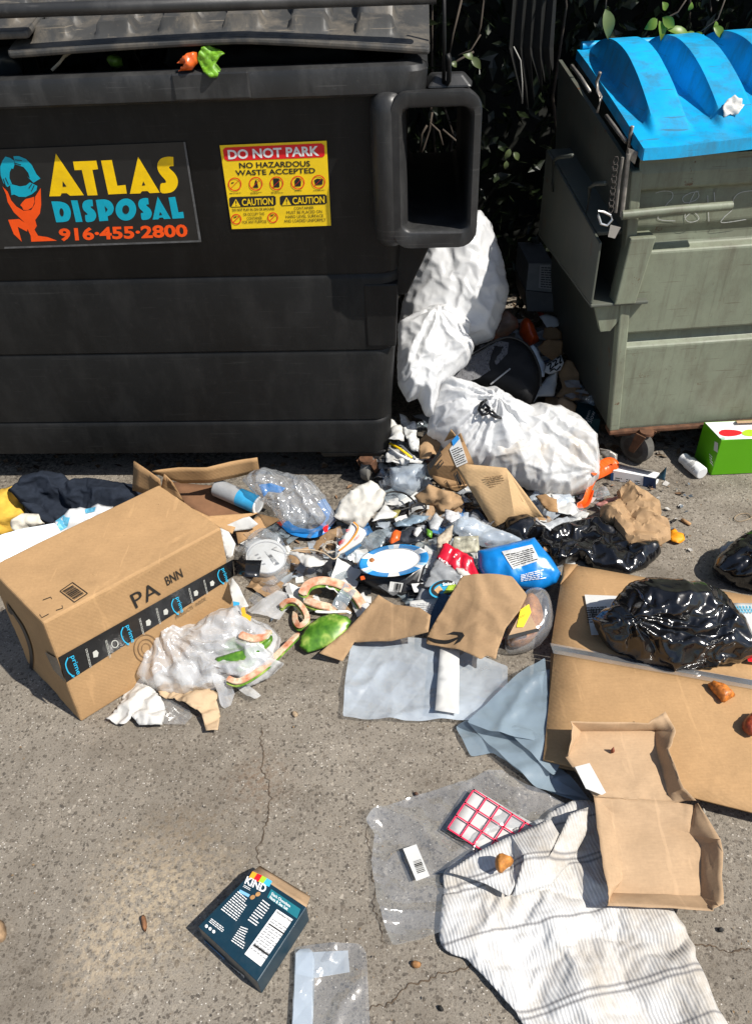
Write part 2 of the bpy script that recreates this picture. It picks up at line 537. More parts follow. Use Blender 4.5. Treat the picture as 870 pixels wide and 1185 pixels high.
def cardboard(name, c=(.40, .245, .118), stain=.35):
    m, nt, bs, N, L = nodes(name)
    co = coord(N, L)
    n1 = noi(N, L, 7, 5, .6, co); n2 = noi(N, L, 160, 3, .6, co)
    fl = noi(N, L, 40, 3, .5, coord(N, L, (1, 8, 8)))
    a = ramp(N, L, n1.outputs[0], [(.3, tuple(x*.86 for x in c)), (.7, tuple(x*1.1 for x in c))])
    b = mixc(N, L, .25, a, ramp(N, L, n2.outputs[0], [(.3, .42), (.7, .62)]), 'OVERLAY')
    b = mixc(N, L, .16, b, ramp(N, L, fl.outputs[0], [(.35, .4), (.65, .6)]), 'OVERLAY')
    d = noi(N, L, 11, 6, .7, co)
    b = mixc(N, L, ramp(N, L, d.outputs[0], [(.58, 0.0), (.78, stain)]), b, tuple(x*.45 for x in c))
    L.new(b, bs.inputs['Base Color']); bs.inputs['Roughness'].default_value = .78; bs.inputs['Specular IOR Level'].default_value = .2
    bn = noi(N, L, 25, 5, .6, co)
    wv = N.new('ShaderNodeTexWave'); wv.bands_direction = 'DIAGONAL'; L.new(co, wv.inputs['Vector']); wv.inputs['Scale'].default_value = 42; wv.inputs['Distortion'].default_value = .6
    bump(N, L, bs, mixc(N, L, .06, bn.outputs[1], wv.outputs[0]), .45, .004)
    sc_ = noi(N, L, 5, 3, .5, coord(N, L, (9, 1.2, 1.2))); sc2 = noi(N, L, 130, 3, .6, co)
    b = mixc(N, L, ramp(N, L, sc_.outputs[0], [(.66, 0.0), (.70, .35)]), b, tuple(min(1, x*1.35) for x in c))
    b = mixc(N, L, ramp(N, L, sc2.outputs[0], [(.70, 0.0), (.76, .5)]), b, tuple(x*.35 for x in c))
    L.new(b, bs.inputs['Base Color'])
    return m
def kraftm(name, c, stain=.35, k=.5, sc=12):
    m = cardboard(name, c, stain); N = m.node_tree.nodes; L = m.node_tree.links; bs = N['Principled BSDF']
    bump(N, L, bs, crumple_h(N, L, coord(N, L), sc), k, .004); return m
def film(name, c=(.8, .82, .85), cloud=.2, rough=.12, bmp=.6, bsc=22, gl=.9):
    """thin clear plastic: mostly see-through, part cloudy, with gloss"""
    m, nt, bs, N, L = nodes(name)
    co = coord(N, L)
    bs.inputs['Base Color'].default_value = (*c, 1); bs.inputs['Roughness'].default_value = rough
    bs.inputs['Specular IOR Level'].default_value = .6
    m['film'] = 1
    bump(N, L, bs, crumple_h(N, L, co, bsc), bmp, .005)
    tr = N.new('ShaderNodeBsdfTransparent'); tr.inputs[0].default_value = (.97, .98, .99, 1)
    lw = N.new('ShaderNodeLayerWeight'); lw.inputs[0].default_value = .35
    cl = noi(N, L, bsc*.35, 5, .6, co)
    f = ramp(N, L, cl.outputs[0], [(.3, cloud*.65), (.72, min(1, cloud*1.5))])
    ad = N.new('ShaderNodeMath'); ad.operation = 'ADD'; ad.use_clamp = True
    mu = N.new('ShaderNodeMath'); mu.operation = 'MULTIPLY'; L.new(lw.outputs[1], mu.inputs[0]); mu.inputs[1].default_value = .12
    L.new(f, ad.inputs[0]); L.new(mu.outputs[0], ad.inputs[1])
    gs = N.new('ShaderNodeBsdfGlossy'); gs.inputs['Roughness'].default_value = rough
    L.new(bs.inputs['Normal'].links[0].from_socket, gs.inputs['Normal'])
    fp_ = N.new('ShaderNodeMath'); fp_.operation = 'POWER'; L.new(lw.outputs[1], fp_.inputs[0]); fp_.inputs[1].default_value = 3
    fm = N.new('ShaderNodeMath'); fm.operation = 'MULTIPLY_ADD'; L.new(fp_.outputs[0], fm.inputs[0]); fm.inputs[1].default_value = .7*gl; fm.inputs[2].default_value = .16*gl
    mg = N.new('ShaderNodeMixShader'); L.new(fm.outputs[0], mg.inputs[0]); L.new(tr.outputs[0], mg.inputs[1]); L.new(gs.outputs[0], mg.inputs[2])
    mx = N.new('ShaderNodeMixShader'); L.new(ad.outputs[0], mx.inputs[0]); L.new(mg.outputs[0], mx.inputs[1]); L.new(bs.outputs[0], mx.inputs[2])
    L.new(mx.outputs[0], nt.nodes['Material Output'].inputs[0])
    return m
def bagmat(name, c, rough=.3, trans=.25, bsc=26, bmp=.5, spec=.5, stain=None, ssc=5, s0=.5):
    m, nt, bs, N, L = nodes(name)
    co = coord(N, L)
    n = noi(N, L, 9, 4, .6, co)
    col = ramp(N, L, n.outputs[0], [(.3, tuple(x*.9 for x in c)), (.7, c)])
    if stain:
        d = noi(N, L, ssc, 4, .6, co); col = mixc(N, L, ramp(N, L, d.outputs[0], [(s0, 0.0), (s0+.2, .75)]), col, stain)
    L.new(col, bs.inputs['Base Color']); bs.inputs['Roughness'].default_value = rough; bs.inputs['Specular IOR Level'].default_value = spec
    bump(N, L, bs, crumple_h(N, L, co, bsc), bmp, .006)
    if trans:
        tr = N.new('ShaderNodeBsdfTranslucent'); L.new(col, tr.inputs[0])
        mx = N.new('ShaderNodeMixShader'); mx.inputs[0].default_value = trans
        L.new(bs.outputs[0], mx.inputs[1]); L.new(tr.outputs[0], mx.inputs[2]); L.new(mx.outputs[0], nt.nodes['Material Output'].inputs[0])
    return m
def ground_mat():
    m, nt, bs, N, L = nodes('concrete')
    co = coord(N, L)
    big = noi(N, L, 1.6, 6, .6, co); mid = noi(N, L, 12, 6, .65, co); fine = noi(N, L, 380, 3, .6, co)
    base = ramp(N, L, big.outputs[0], [(.3, (.205, .178, .142)), (.7, (.275, .242, .198))])
    base = mixc(N, L, .55, base, ramp(N, L, mid.outputs[0], [(.3, .36), (.7, .62)]), 'OVERLAY')
    base = mixc(N, L, .5, base, ramp(N, L, fine.outputs[0], [(.3, .25), (.7, .72)]), 'OVERLAY')
    # exposed stones: cells of several sizes, dark, tan and pale
    for sc, thr, lo in ((120, .60, 1), (230, .60, 0)):
        dn = noi(N, L, sc*.7, 2, .5, co)
        ds = mixc(N, L, .012 if lo else .007, co, dn.outputs[1], 'ADD')
        vo = N.new('ShaderNodeTexVoronoi'); vo.inputs['Scale'].default_value = sc; L.new(ds, vo.inputs['Vector'])
        vo.inputs['Randomness'].default_value = 1
        size = N.new('ShaderNodeSeparateColor'); L.new(vo.outputs['Color'], size.inputs[0])
        rad = N.new('ShaderNodeMath'); rad.operation = 'MULTIPLY'; L.new(size.outputs[0], rad.inputs[0]); rad.inputs[1].default_value = thr
        lt = N.new('ShaderNodeMath'); lt.operation = 'SUBTRACT'; L.new(rad.outputs[0], lt.inputs[0]); L.new(vo.outputs['Distance'], lt.inputs[1])
        mask = ramp(N, L, lt.outputs[0], [(.0, 0.0), (.06, 1.0)])
        stone = ramp(N, L, size.outputs[1], [(0, (.03, .026, .022)), (.4, (.065, .052, .04)), (.62, (.13, .105, .08)), (.85, (.26, .22, .17)), (1, (.46, .41, .34))])
        mk = N.new('ShaderNodeMath'); mk.operation = 'MULTIPLY'; L.new(mask, mk.inputs[0]); mk.inputs[1].default_value = .66 if lo else .55
        base = mixc(N, L, mk.outputs[0], base, stone)
    vo = N.new('ShaderNodeTexVoronoi'); vo.inputs['Scale'].default_value = 130; L.new(co, vo.inputs['Vector'])
    sep = N.new('ShaderNodeSeparateColor'); L.new(vo.outputs['Color'], sep.inputs[0])
    g1 = ramp(N, L, sep.outputs[2], [(.93, 0.0), (.95, 1.0)]); g2 = ramp(N, L, vo.outputs['Distance'], [(.12, 1.0), (.2, 0.0)])
    gm = N.new('ShaderNodeMath'); gm.operation = 'MULTIPLY'; L.new(g1, gm.inputs[0]); L.new(g2, gm.inputs[1])
    base = mixc(N, L, gm.outputs[0], base, (.6, .56, .5))
    # dirt stains and pale spill; blackest spots along the bin front are painted shade
    st = noi(N, L, 3.1, 7, .68, co)
    base = mixc(N, L, ramp(N, L, st.outputs[0], [(.46, 0.0), (.68, .62)]), base, (.085, .068, .05))
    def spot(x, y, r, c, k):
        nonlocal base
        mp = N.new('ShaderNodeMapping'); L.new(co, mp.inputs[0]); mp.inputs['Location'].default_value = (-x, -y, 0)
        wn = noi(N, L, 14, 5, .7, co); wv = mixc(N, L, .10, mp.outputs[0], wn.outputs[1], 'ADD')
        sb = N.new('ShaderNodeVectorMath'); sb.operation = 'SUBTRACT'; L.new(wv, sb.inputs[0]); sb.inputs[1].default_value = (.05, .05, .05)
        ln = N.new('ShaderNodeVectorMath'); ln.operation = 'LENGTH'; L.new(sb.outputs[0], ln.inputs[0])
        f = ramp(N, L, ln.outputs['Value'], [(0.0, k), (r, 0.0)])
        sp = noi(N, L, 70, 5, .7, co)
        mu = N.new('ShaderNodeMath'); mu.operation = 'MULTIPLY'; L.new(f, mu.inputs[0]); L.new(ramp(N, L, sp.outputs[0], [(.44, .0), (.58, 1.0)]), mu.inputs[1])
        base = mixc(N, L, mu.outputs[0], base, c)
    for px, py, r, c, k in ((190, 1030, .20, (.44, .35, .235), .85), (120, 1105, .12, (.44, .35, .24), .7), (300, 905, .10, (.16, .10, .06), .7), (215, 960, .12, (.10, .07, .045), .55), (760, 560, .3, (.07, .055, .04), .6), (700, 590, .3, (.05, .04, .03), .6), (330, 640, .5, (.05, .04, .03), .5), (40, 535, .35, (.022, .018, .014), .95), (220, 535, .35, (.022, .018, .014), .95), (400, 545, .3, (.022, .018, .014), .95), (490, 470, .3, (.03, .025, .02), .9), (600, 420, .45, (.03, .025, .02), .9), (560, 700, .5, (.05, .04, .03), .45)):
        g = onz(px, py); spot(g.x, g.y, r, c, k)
    L.new(base, bs.inputs['Base Color']); bs.inputs['Roughness'].default_value = .85; bs.inputs['Specular IOR Level'].default_value = .3
    b1 = noi(N, L, 150, 5, .7, co)
    bump(N, L, bs, b1.outputs[0], .7, .004)
    return m
def scuffed(name, c, dust, k=.35, rough=.45, spec=.4, vs=1, bmp=.15):
    m, nt, bs, N, L = nodes(name)
    co = coord(N, L)
    n = noi(N, L, 3, 7, .7, co); st = noi(N, L, 9, 6, .7, coord(N, L, (1.5, 1.5, .6)))
    col = ramp(N, L, n.outputs[0], [(.3, tuple(x*.8 for x in c)), (.7, tuple(x*1.25 for x in c))])
    f1 = ramp(N, L, st.outputs[0], [(.46, 0.0), (.74, k)]); col = mixc(N, L, f1, col, dust)
    sp = noi(N, L, 55, 6, .75, co); col = mixc(N, L, ramp(N, L, sp.outputs[0], [(.60, 0.0), (.70, k*.8)]), col, dust)
    # fine scratches
    for sx, an in ((1, .5), (1, -1.0), (1, 2.2)):
        mp = N.new('ShaderNodeMapping'); t = N.new('ShaderNodeTexCoord'); L.new(t.outputs['Object'], mp.inputs[0])
        mp.inputs['Rotation'].default_value = (0, an, .1*an); mp.inputs['Scale'].default_value = (2.2, 2.2, 70)
        wn = noi(N, L, 2.6, 2, .5, mp.outputs[0])
        col = mixc(N, L, ramp(N, L, wn.outputs[0], [(.70, 0.0), (.735, k*.9)]), col, dust)
    L.new(col, bs.inputs['Base Color'])
    rr_ = ramp(N, L, n.outputs[0], [(.3, rough-.08), (.7, rough+.12)]); L.new(rr_, bs.inputs['Roughness'])
    bs.inputs['Specular IOR Level'].default_value = spec
    b = noi(N, L, 90, 5, .6, co); bump(N, L, bs, b.outputs[0], bmp, .002)
    return m
def leafmat(name, c, trans=.3):
    m, nt, bs, N, L = nodes(name)
    oi = N.new('ShaderNodeNewGeometry')
    n = noi(N, L, 60, 3, .6, coord(N, L))
    col = ramp(N, L, oi.outputs['Random Per Island'], [(0, tuple(x*.5 for x in c)), (.6, c), (1, tuple(min(1, x*1.7) for x in c))])
    L.new(col, bs.inputs['Base Color']); bs.inputs['Roughness'].default_value = .38; bs.inputs['Specular IOR Level'].default_value = .4
    tr = N.new('ShaderNodeBsdfTranslucent'); L.new(col, tr.inputs[0]); mx = N.new('ShaderNodeMixShader'); mx.inputs[0].default_value = trans
    L.new(bs.outputs[0], mx.inputs[1]); L.new(tr.outputs[0], mx.inputs[2]); L.new(mx.outputs[0], nt.nodes['Material Output'].inputs[0])
    return m
M = {}
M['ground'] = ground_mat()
M['crack'] = plain('crack_fill', (.10, .07, .045), .95, .5, 60)
M['black'] = scuffed('black_plastic', (.0075, .0074, .0072), (.06, .058, .055), .17, .5, .25)
M['blackrim'] = scuffed('grey_black_plastic', (.021, .0212, .0215), (.10, .098, .095), .35, .42, .42)
M['lid'] = scuffed('lid_plastic', (.048, .048, .047), (.20, .17, .13), .7, .5, .4)
M['inside'] = plain('bin_inside', (.01, .01, .01), .8, .3, 10)
M['sticker'] = plain('sticker_black', (.012, .0118, .0115), .38, .3, 20, .5, .15, 60)
M['yel'] = plain('sticker_yellow', (.92, .62, .01), .4, .06, 15, .4, .12, 60, .16, (.45, .30, .05), 14)
M['ayel'] = plain('letter_yellow', (.95, .60, .0), .4, .08, 15, .4, .25, 60, .2, (.42, .27, .03), 22)
M['ablue'] = plain('letter_blue', (.0, .38, .52), .4, .08, 15, .4, .25, 60)
M['aorg'] = plain('letter_orange', (.95, .09, .005), .4, .08, 15, .4, .25, 60)
M['red'] = plain('sticker_red', (.75, .012, .018), .4, .08, 15)
M['white'] = plain('print_white', (.8, .8, .78), .5, .05, 15)
M['ink'] = plain('print_black', (.015, .014, .013), .55, .1, 15)
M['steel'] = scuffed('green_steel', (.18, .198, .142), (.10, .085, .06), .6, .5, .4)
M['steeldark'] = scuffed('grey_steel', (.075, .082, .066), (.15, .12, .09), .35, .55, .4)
def add_rust(m, thr=.64, k=.85):
    N = m.node_tree.nodes; L = m.node_tree.links; bs = N['Principled BSDF']; co = coord(N, L)
    src = bs.inputs['Base Color'].links[0].from_socket
    a = noi(N, L, 16, 7, .75, co); s_ = noi(N, L, 20, 4, .6, coord(N, L, (2.2, 2.2, .12)))
    c_ = mixc(N, L, ramp(N, L, s_.outputs[0], [(.55, 0.0), (.75, .45)]), src, (.07, .058, .04))
    c_ = mixc(N, L, ramp(N, L, a.outputs[0], [(thr, 0.0), (thr+.035, k)]), c_, (.10, .045, .02))
    L.new(c_, bs.inputs['Base Color'])
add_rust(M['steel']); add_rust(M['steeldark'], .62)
M['rust'] = plain('rust', (.12, .055, .028), .85, .5, 40)
M['galv'] = plain('worn_steel', (.30, .28, .25), .45, .35, 60, .5, .2, 200, .5, (.12, .07, .04), 20, metal=.5)
M['blue'] = scuffed('blue_lid', (.004, .33, .63), (.05, .13, .18), .75, .42, .45)
M['rubber'] = plain('rubber', (.10, .095, .085), .85, .35, 40, .2, .3, 120)
M['card'] = cardboard('cardboard')
M['card2'] = cardboard('cardboard_dark', (.34, .205, .10), .45)
M['kraft'] = kraftm('kraft_paper', (.345, .222, .12), .35)
M['kraft2'] = kraftm('kraft_pale', (.42, .285, .17), .25, .25, 8)
M['wbag'] = bagmat('white_bag', (.80, .805, .81), .30, .30, 14, .2, .5, (.62, .63, .66), 6, .52)
M['wbag2'] = bagmat('milky_bag', (.66, .68, .70), .28, .35, 24, .5, .5, (.55, .42, .27), 4, .52)
M['wstain'] = bagmat('stained_bag', (.76, .76, .75), .3, .28, 14, .2, .5, (.58, .46, .32), 6, .46)
M['bbag'] = bagmat('black_bag', (.006, .006, .007), .17, 0, 12, .25, .7)
M['film'] = film('clear_film', cloud=.08, bsc=10)
M['milk'] = film('milky_film', (.70, .79, .88), .36, .15, .9, 9)
M['greyf'] = film('grey_film', (.26, .33, .38), .6, .16, .5, 6)
M['clearbag'] = film('clear_bag', (.80, .82, .83), .09, .09, .8, 7)
M['grocery'] = film('grocery_bag', (.80, .80, .80), .36, .2, .8, 16)
M['paper'] = plain('paper', (.64, .64, .62), .7, .08, 12, .25, .2, 60, .25, (.45, .38, .28), 8, trans=.12)
M['tissue'] = plain('tissue', (.66, .65, .62), .85, .06, 20, .1, .5, 120, trans=.2)
M['mailer'] = plain('mailer', (.66, .71, .75), .35, .1, 9, .4, .3, 30)
# ------------------------------------------------------------------ ground
def ground():
    xs = [-60, -20, -8, -4] + [-3+.25*i for i in range(25)] + [4, 8, 20, 60]
    ys = [-60, -20, -6, -2] + [-1+.25*i for i in range(25)] + [8, 20, 60]
    vs = [(x, y, .0) for y in ys for x in xs]; nx = len(xs)
    fs = [(j*nx+i, j*nx+i+1, (j+1)*nx+i+1, (j+1)*nx+i) for j in range(len(ys)-1) for i in range(nx-1)]
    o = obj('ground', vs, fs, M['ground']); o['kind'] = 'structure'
    o.data.transform(Matrix.Translation(o.location)); o.location = (0, 0, 0)
def crack(pts, w0, seed, name='ground_crack'):
    w0 *= .62
    rr = random.Random(seed)
    c = curve(pts, 30); vs = []; fs = []
    for i, (x, y) in enumerate(c):
        p = onz(x, y)
        d = onz(*c[min(i+1, len(c)-1)])-onz(*c[max(0, i-1)]); n_ = V((-d.y, d.x, 0)).normalized()
        p = p + n_*(.010*noise.noise(p*25)+.006*noise.noise(p*110)); ww = w0*(.35+.9*abs(noise.noise(p*30+V((seed, 0, 0)))))
        vs += [p+n_*ww+V((0, 0, .002)), p-n_*ww+V((0, 0, .002))]
    fs = [(2*i, 2*i+1, 2*i+3, 2*i+2) for i in range(len(c)-1)]
    o = obj(name, vs, fs, M['crack']); o['kind'] = 'structure'
ground()
crack([(306, 845), (304, 880), (313, 920), (311, 945), (301, 975), (299, 1000)], .0028, 1)
crack([(424, 1172), (450, 1158), (482, 1140), (520, 1126), (560, 1118), (600, 1112)], .0035, 2)
crack([(740, 1080), (780, 1086), (812, 1094), (840, 1098), (869, 1101)], .0032, 3)
crack([(424, 950), (428, 990), (436, 1060), (452, 1096)], .0016, 4)
# ------------------------------------------------------------------ black bin
YB = R(4.5)
bx = V((math.cos(YB), -math.sin(YB), 0)); by = V((math.sin(YB), math.cos(YB), 0))
BO = V((.047, 2.085, 0))
def B(s, t, z): return BO + bx*s + by*t + V((0, 0, z))
def bt(z): return -.03*(z-.12)/1.08
face = Plane(B(0, bt(.12), .12), bx.cross(B(0, bt(1.2), 1.2)-B(0, bt(.12), .12)))
bin_ = thing('dumpster', 'black plastic dumpster with a lid and two bright stickers on its front', 'dumpster', B(-.8, .6, 0))
def ringpts(s0, s1, t0, t1, z, r, n=6):
    P = []
    for (cx, cy, a0) in ((s1-r, t0+r, -90), (s1-r, t1-r, 0), (s0+r, t1-r, 90), (s0+r, t0+r, 180)):
        for k in range(n+1):
            a = R(a0+90*k/n); P.append(B(cx+r*math.cos(a), cy+r*math.sin(a), z))
    return P
def loft(levels, name, mat, parent, close_bottom=True, close_top=False, sharp=32):
    vs = []; fs = []; n = None
    for lv in levels:
        g = ringpts(*lv); n = len(g); vs += g
    for i in range(len(levels)-1):
        for j in range(n): fs.append((i*n+j, i*n+(j+1) % n, (i+1)*n+(j+1) % n, (i+1)*n+j))
    if close_bottom: fs.append(tuple(range(n))[::-1])
    if close_top: fs.append(tuple((len(levels)-1)*n+j for j in range(n)))
    return obj(name, vs, fs, mat, parent, True, ang=sharp)
LV = []
def side(z): return .005+.085*(z-.1)/1.1
for z, o_ in ((.122, .0), (.125, -.004), (.232, -.002), (.242, .002), (.247, .006), (.252, .002), (.485, .0), (.495, .004), (.500, .006), (.506, .002), (.728, -.001), (.737, .003), (.742, .006), (.749, .002), (1.235, .002)):
    LV.append((-1.79-side(z), side(z)-o_*.6, bt(z)+o_, 1.25, z, .055))
LV += [(-1.85, .07, .02, 1.22, 1.235, .05), (-1.80, .0, .06, 1.18, .35, .05), (-1.80, .0, .06, 1.18, .30, .05)]
loft(LV, 'body', M['black'], bin_, True, True)
ft = MB()
for a, b in ((-.23, .0),):
    ft.hexa([B(a+.01, .002, .098), B(b-.02, .002, .098), B(b-.02, .25, .098), B(a+.01, .25, .098)],
            [B(a, -.004, .126), B(b, -.004, .126), B(b, .25, .126), B(a, .25, .126)])
bevel(ft.build('foot_rail', M['black'], bin_), .008, 2)
pt = MB()
pt.hexa([B(-.048, bt(.51)-.003, .515), B(.04, bt(.51)-.003, .515), B(.04, .05, .515), B(-.048, .05, .515)],
        [B(-.05, bt(.71)-.004, .715), B(.05, bt(.71)-.004, .715), B(.05, .05, .715), B(-.05, .05, .715)])
bevel(pt.build('patch_panel', M['black'], bin_), .006, 2)
# rim: a rolled band round the top
RL = []
for z, e in ((1.198, -.004), (1.20, .026), (1.206, .034), (1.25, .038), (1.262, .034), (1.268, .022), (1.266, -.02), (1.20, -.03)):
    RL.append((-1.885-e, .095+e, bt(1.2)-.012-e, 1.26+e, z, .05))
rim = loft(RL, 'rim', M['blackrim'], bin_, False, False, 25)
# a flat grey pad let into the rim, and a seam
pd = MB()
z0, z1 = 1.206, 1.264
pd.box(B(-.475, bt(1.2)-.0535, z0), bx*.185, by*.01, (0, 0, z1-z0))
bevel(pd.build('rim_pad', M['blackrim'], bin_), .004, 2)
# lids
def lid(s0, s1, tz, name, warp, letters=False):
    ns, ntt = 150, 60
    vs = []; T0, T1 = .0, 1.2
    per = .155
    for j in range(ntt+1):
        t = T0+(T1-T0)*(j/ntt)**1.6
        for i in range(ns+1):
            s = s0+(s1-s0)*i/ns
            u = ((s-s0-.045) % per)/per
            inpad = u < .64 and s-s0 > .03 and s1-s > .03
            ed = min(u, .64-u)*per if inpad else 0
            e = max(0, min(1, ed/.014)); e = e*e*(3-2*e)
            g = max(0, min(1, (t-.035)/.012)); k = max(0, min(1, (t-.12)/.03))
            gro = max(0, 1-abs(t-.108)/.016); h = e*g*(.026+.022*k)-.032*e*gro
            z = tz+warp(s)+h+.24*t
            if t < .02: z -= .002*(1-t/.02)
            vs.append(B(s, bt(1.2)-.035+t, z))
    n = ns+1
    fs = [(j*n+i, j*n+i+1, (j+1)*n+i+1, (j+1)*n+i) for j in range(ntt) for i in range(ns)]
    top = obj(name, vs, fs, M['lid'], bin_, True, ang=35)
    # lip hanging round the edge
    L = MB()
    k = 24
    def lip(p, q, nin, drop, th):
        for i in range(k):
            a = p(i/k); b = p((i+1)/k)
            L.hexa([a-V((0, 0, drop)), b-V((0, 0, drop)), b-V((0, 0, drop))+nin*th, a-V((0, 0, drop))+nin*th], [a, b, b+nin*th, a+nin*th])
    f0 = bt(1.2)-.037
    lip(lambda x: B(s0+(s1-s0)*x, f0, tz+warp(s0+(s1-s0)*x)-.001), None, by, .017, .014)
    lip(lambda x: B(s1+.002, f0+1.2*x, tz+warp(s1)-.001+.288*x), None, -bx, .017, .014)
    lip(lambda x: B(s0-.002, f0+1.2*x, tz+warp(s0)-.001+.288*x), None, bx, .017, .014)
    l_ = L.build('lid_lip', M['lid'], top); recalc(l_); bevel(l_, .006, 2)
    return top
wr = lambda s: .006-.028*max(0, s+.3)/.4 + .012*math.sin((s+.9)*2.5)
lidr = lid(-.86, .135, 1.316, 'lid', wr)
lidl = lid(-1.90, -.80, 1.362, 'lid', lambda s: .0)
# raised back and sloping cheeks that carry the lids
for s_ in (.085, -1.86):
    k = MB(); k.hexa([B(s_, .10, 1.20), B(s_+.012, .10, 1.20), B(s_+.012, 1.19, 1.20), B(s_, 1.19, 1.20)], [B(s_, .10, 1.285), B(s_+.012, .10, 1.285), B(s_+.012, 1.19, 1.55), B(s_, 1.19, 1.55)])
    k.build('side_cheek', M['black'], bin_)
k = MB(); k.box(B(-1.86, 1.17, 1.20), bx*1.957, by*.02, (0, 0, .36)); k.build('rear_panel', M['black'], bin_)
k = MB(); k.tube([B(-1.88, 1.185, 1.585), B(.11, 1.185, 1.585)], .018, 10); k.build('hinge_rod', M['blackrim'], bin_, True)
# raised lettering on the lip of the right lid
class Bent:                                         # flat lettering laid on the lid's front edge
    def at(s, x, y, off=0): return B(x, bt(1.2)-.035+.004+(y), 1.316+wr(x)+.0022)
    n = V((0, 0, 1))
text('raised_lettering', [('AUTOMATIC LOCK  DO NOT PLAY ON, IN OR AROUND THIS CONTAINER', (-.62, .0), (-.06, .0), (-.06, .026), (-.62, .026), .004)], Bent(), plain('raised_print', (.10, .09, .075), .6), lidr)
# lock bar along the lid and down to the sleeve
lb = MB()
za = face.at(0, 12); 
def onface(x, y, t):
    pl = Plane(B(0, t, 0), by); return pl.at(x, y)
lb.tube([onface(-420, 28, -.075), onface(0, 13, -.075), onface(505, -4, -.075)], .0145, 10)
lb.build('lock_bar', M['blackrim'], bin_, True)
lr = MB()
lr.tube([onface(514, -30, -.055), onface(514, 50, -.05), onface(513, 100, -.04)], .0045, 8)
lr.tube([onface(518, 62, -.052), onface(520, 70, -.052), onface(519, 94, -.047), onface(516, 98, -.047)], .006, 8)
lr.build('bar_rod', M['black'], bin_, True)
# fork sleeve on the right side
def rrect(x0, x1, z0, z1, r, n=5):
    P = []
    for (cx, cz, a0) in ((x1-r, z0+r, -90), (x1-r, z1-r, 0), (x0+r, z1-r, 90), (x0+r, z0+r, 180)):
        for k in range(n+1):
            a = R(a0+90*k/n); P.append((cx+r*math.cos(a), cz+r*math.sin(a)))
    return P
def sleeve():
    O_ = rrect(.04, .262, .838, 1.213, .045); I_ = rrect(.072, .236, .888, 1.175, .022)
    vs = []; fs = []; n = len(O_)
    rings = [(O_, .72), (O_, -.075)]
    def grow(P, k): 
        cx, cz = .155, 1.026
        return [(cx+(x-cx)*(1-k), cz+(z-cz)*(1-k*.6)) for x, z in P]
    Ob = [(x, z-(.10 if z > 1.0 else 0)) for x, z in O_]; Ib = [(x, z-(.10 if z > 1.0 else 0)) for x, z in I_]
    seq = [(Ob, .72), (O_, -.062), (grow(O_, .03), -.074), (grow(I_, -.10), -.078), (grow(I_, -.03), -.072), (I_, -.055), (Ib, .72)]
    for P, t in seq: vs += [B(x, t+bt(z), z) for x, z in P]
    for i in range(len(seq)-1):
        for j in range(n): fs.append((i*n+j, i*n+(j+1) % n, (i+1)*n+(j+1) % n, (i+1)*n+j))
    o = obj('fork_sleeve', vs, fs, M['blackrim'], bin_, True, ang=50); recalc(o)
    for p in o.data.polygons: p.use_smooth = True
    # the tall rounded bulge where the sleeve meets the bin
    b = MB(); pts = []; k = 20
    prof = [(.0, .012), (.006, .03), (.02, .041), (.045, .045), (.33, .045), (.355, .041), (.37, .03), (.377, .012)]
    b.lathe(B(.036, -.02, .836), (0, 0, 1), prof, 22)
    for i, v in enumerate(b.v):
        d = v-B(.036, -.02, v.z); b.v[i] = B(.036, -.02+bt(v.z), v.z)+bx*d.dot(bx)*1.0+by*d.dot(by)*1.25
    b.build('sleeve_bulge', M['blackrim'], o, True, ang=60)
    g = MB()
    g.hexa([B(.0, .02, .66), B(.075, .03, .66), B(.075, .6, .66), B(.0, .6, .66)], [B(.0, .02, .83), B(.155, .03, .83), B(.155, .6, .83), B(.0, .6, .83)])
    bevel(g.build('sleeve_bracket', M['black'], bin_), .006, 2)
    # bracket plate on top where the rod lands
    h = MB(); h.hexa([B(.13, -.05, 1.208), B(.24, -.05, 1.208), B(.25, .1, 1.195), B(.12, .1, 1.195)], [B(.15, -.03, 1.235), B(.215, -.03, 1.235), B(.225, .1, 1.22), B(.14, .1, 1.22)])
    bevel(h.build('hinge_plate', M['blackrim'], o), .006, 2)
sleeve()
# caster
def caster(root, c, yaw, r=.05, wd=.034, tall=.12, wm=None):
    c = V(c); d = V((math.cos(yaw), math.sin(yaw), 0)); a = V((-d.y, d.x, 0))
    k = MB(); k.lathe(c-a*wd/2+V((0, 0, r)), a, [(0, r*.66), (.003, r*.86), (wd*.12, r*.97), (wd*.35, r), (wd*.65, r), (wd*.88, r*.97), (wd-.003, r*.86), (wd, r*.66)], 30)
    wh = k.build('wheel', wm or M['rubber'], root, True, ang=40)
    h = MB(); h.lathe(c-a*(wd/2+.004)+V((0, 0, r)), a, [(0, r*.2), (.002, r*.42), (.004, r*.66), (wd+.004, r*.66), (wd+.006, r*.42), (wd+.008, r*.2)], 22)
    h.build('hub', M['hubdark'], wh, True, ang=40)
    for s in (-1, 1):
        f = MB(); o_ = c+a*s*(wd/2+.008); z1 = V((0, 0, tall)); ax_ = V((0, 0, r-.012))
        f.hexa([o_-a*.003-d*.012+ax_, o_-a*.003+d*.012+ax_, o_+a*.003+d*.012+ax_, o_+a*.003-d*.012+ax_],
               [o_-a*.003-d*.045+z1, o_-a*.003-d*.005+z1, o_+a*.003-d*.005+z1, o_+a*.003-d*.045+z1])
        bevel(f.build('fork_arm', M['rust'], wh), .002)
    g = MB(); g.lathe(c-d*.025+V((0, 0, tall-.004)), (0, 0, 1), [(0, .024), (.010, .024)], 16); g.build('swivel', M['rust'], wh, True, ang=40)
M['wheelgrey'] = plain('grey_wheel', (.20, .195, .18), .7, .35, 40, .3, .2, 120, .5, (.08, .06, .04), 20)
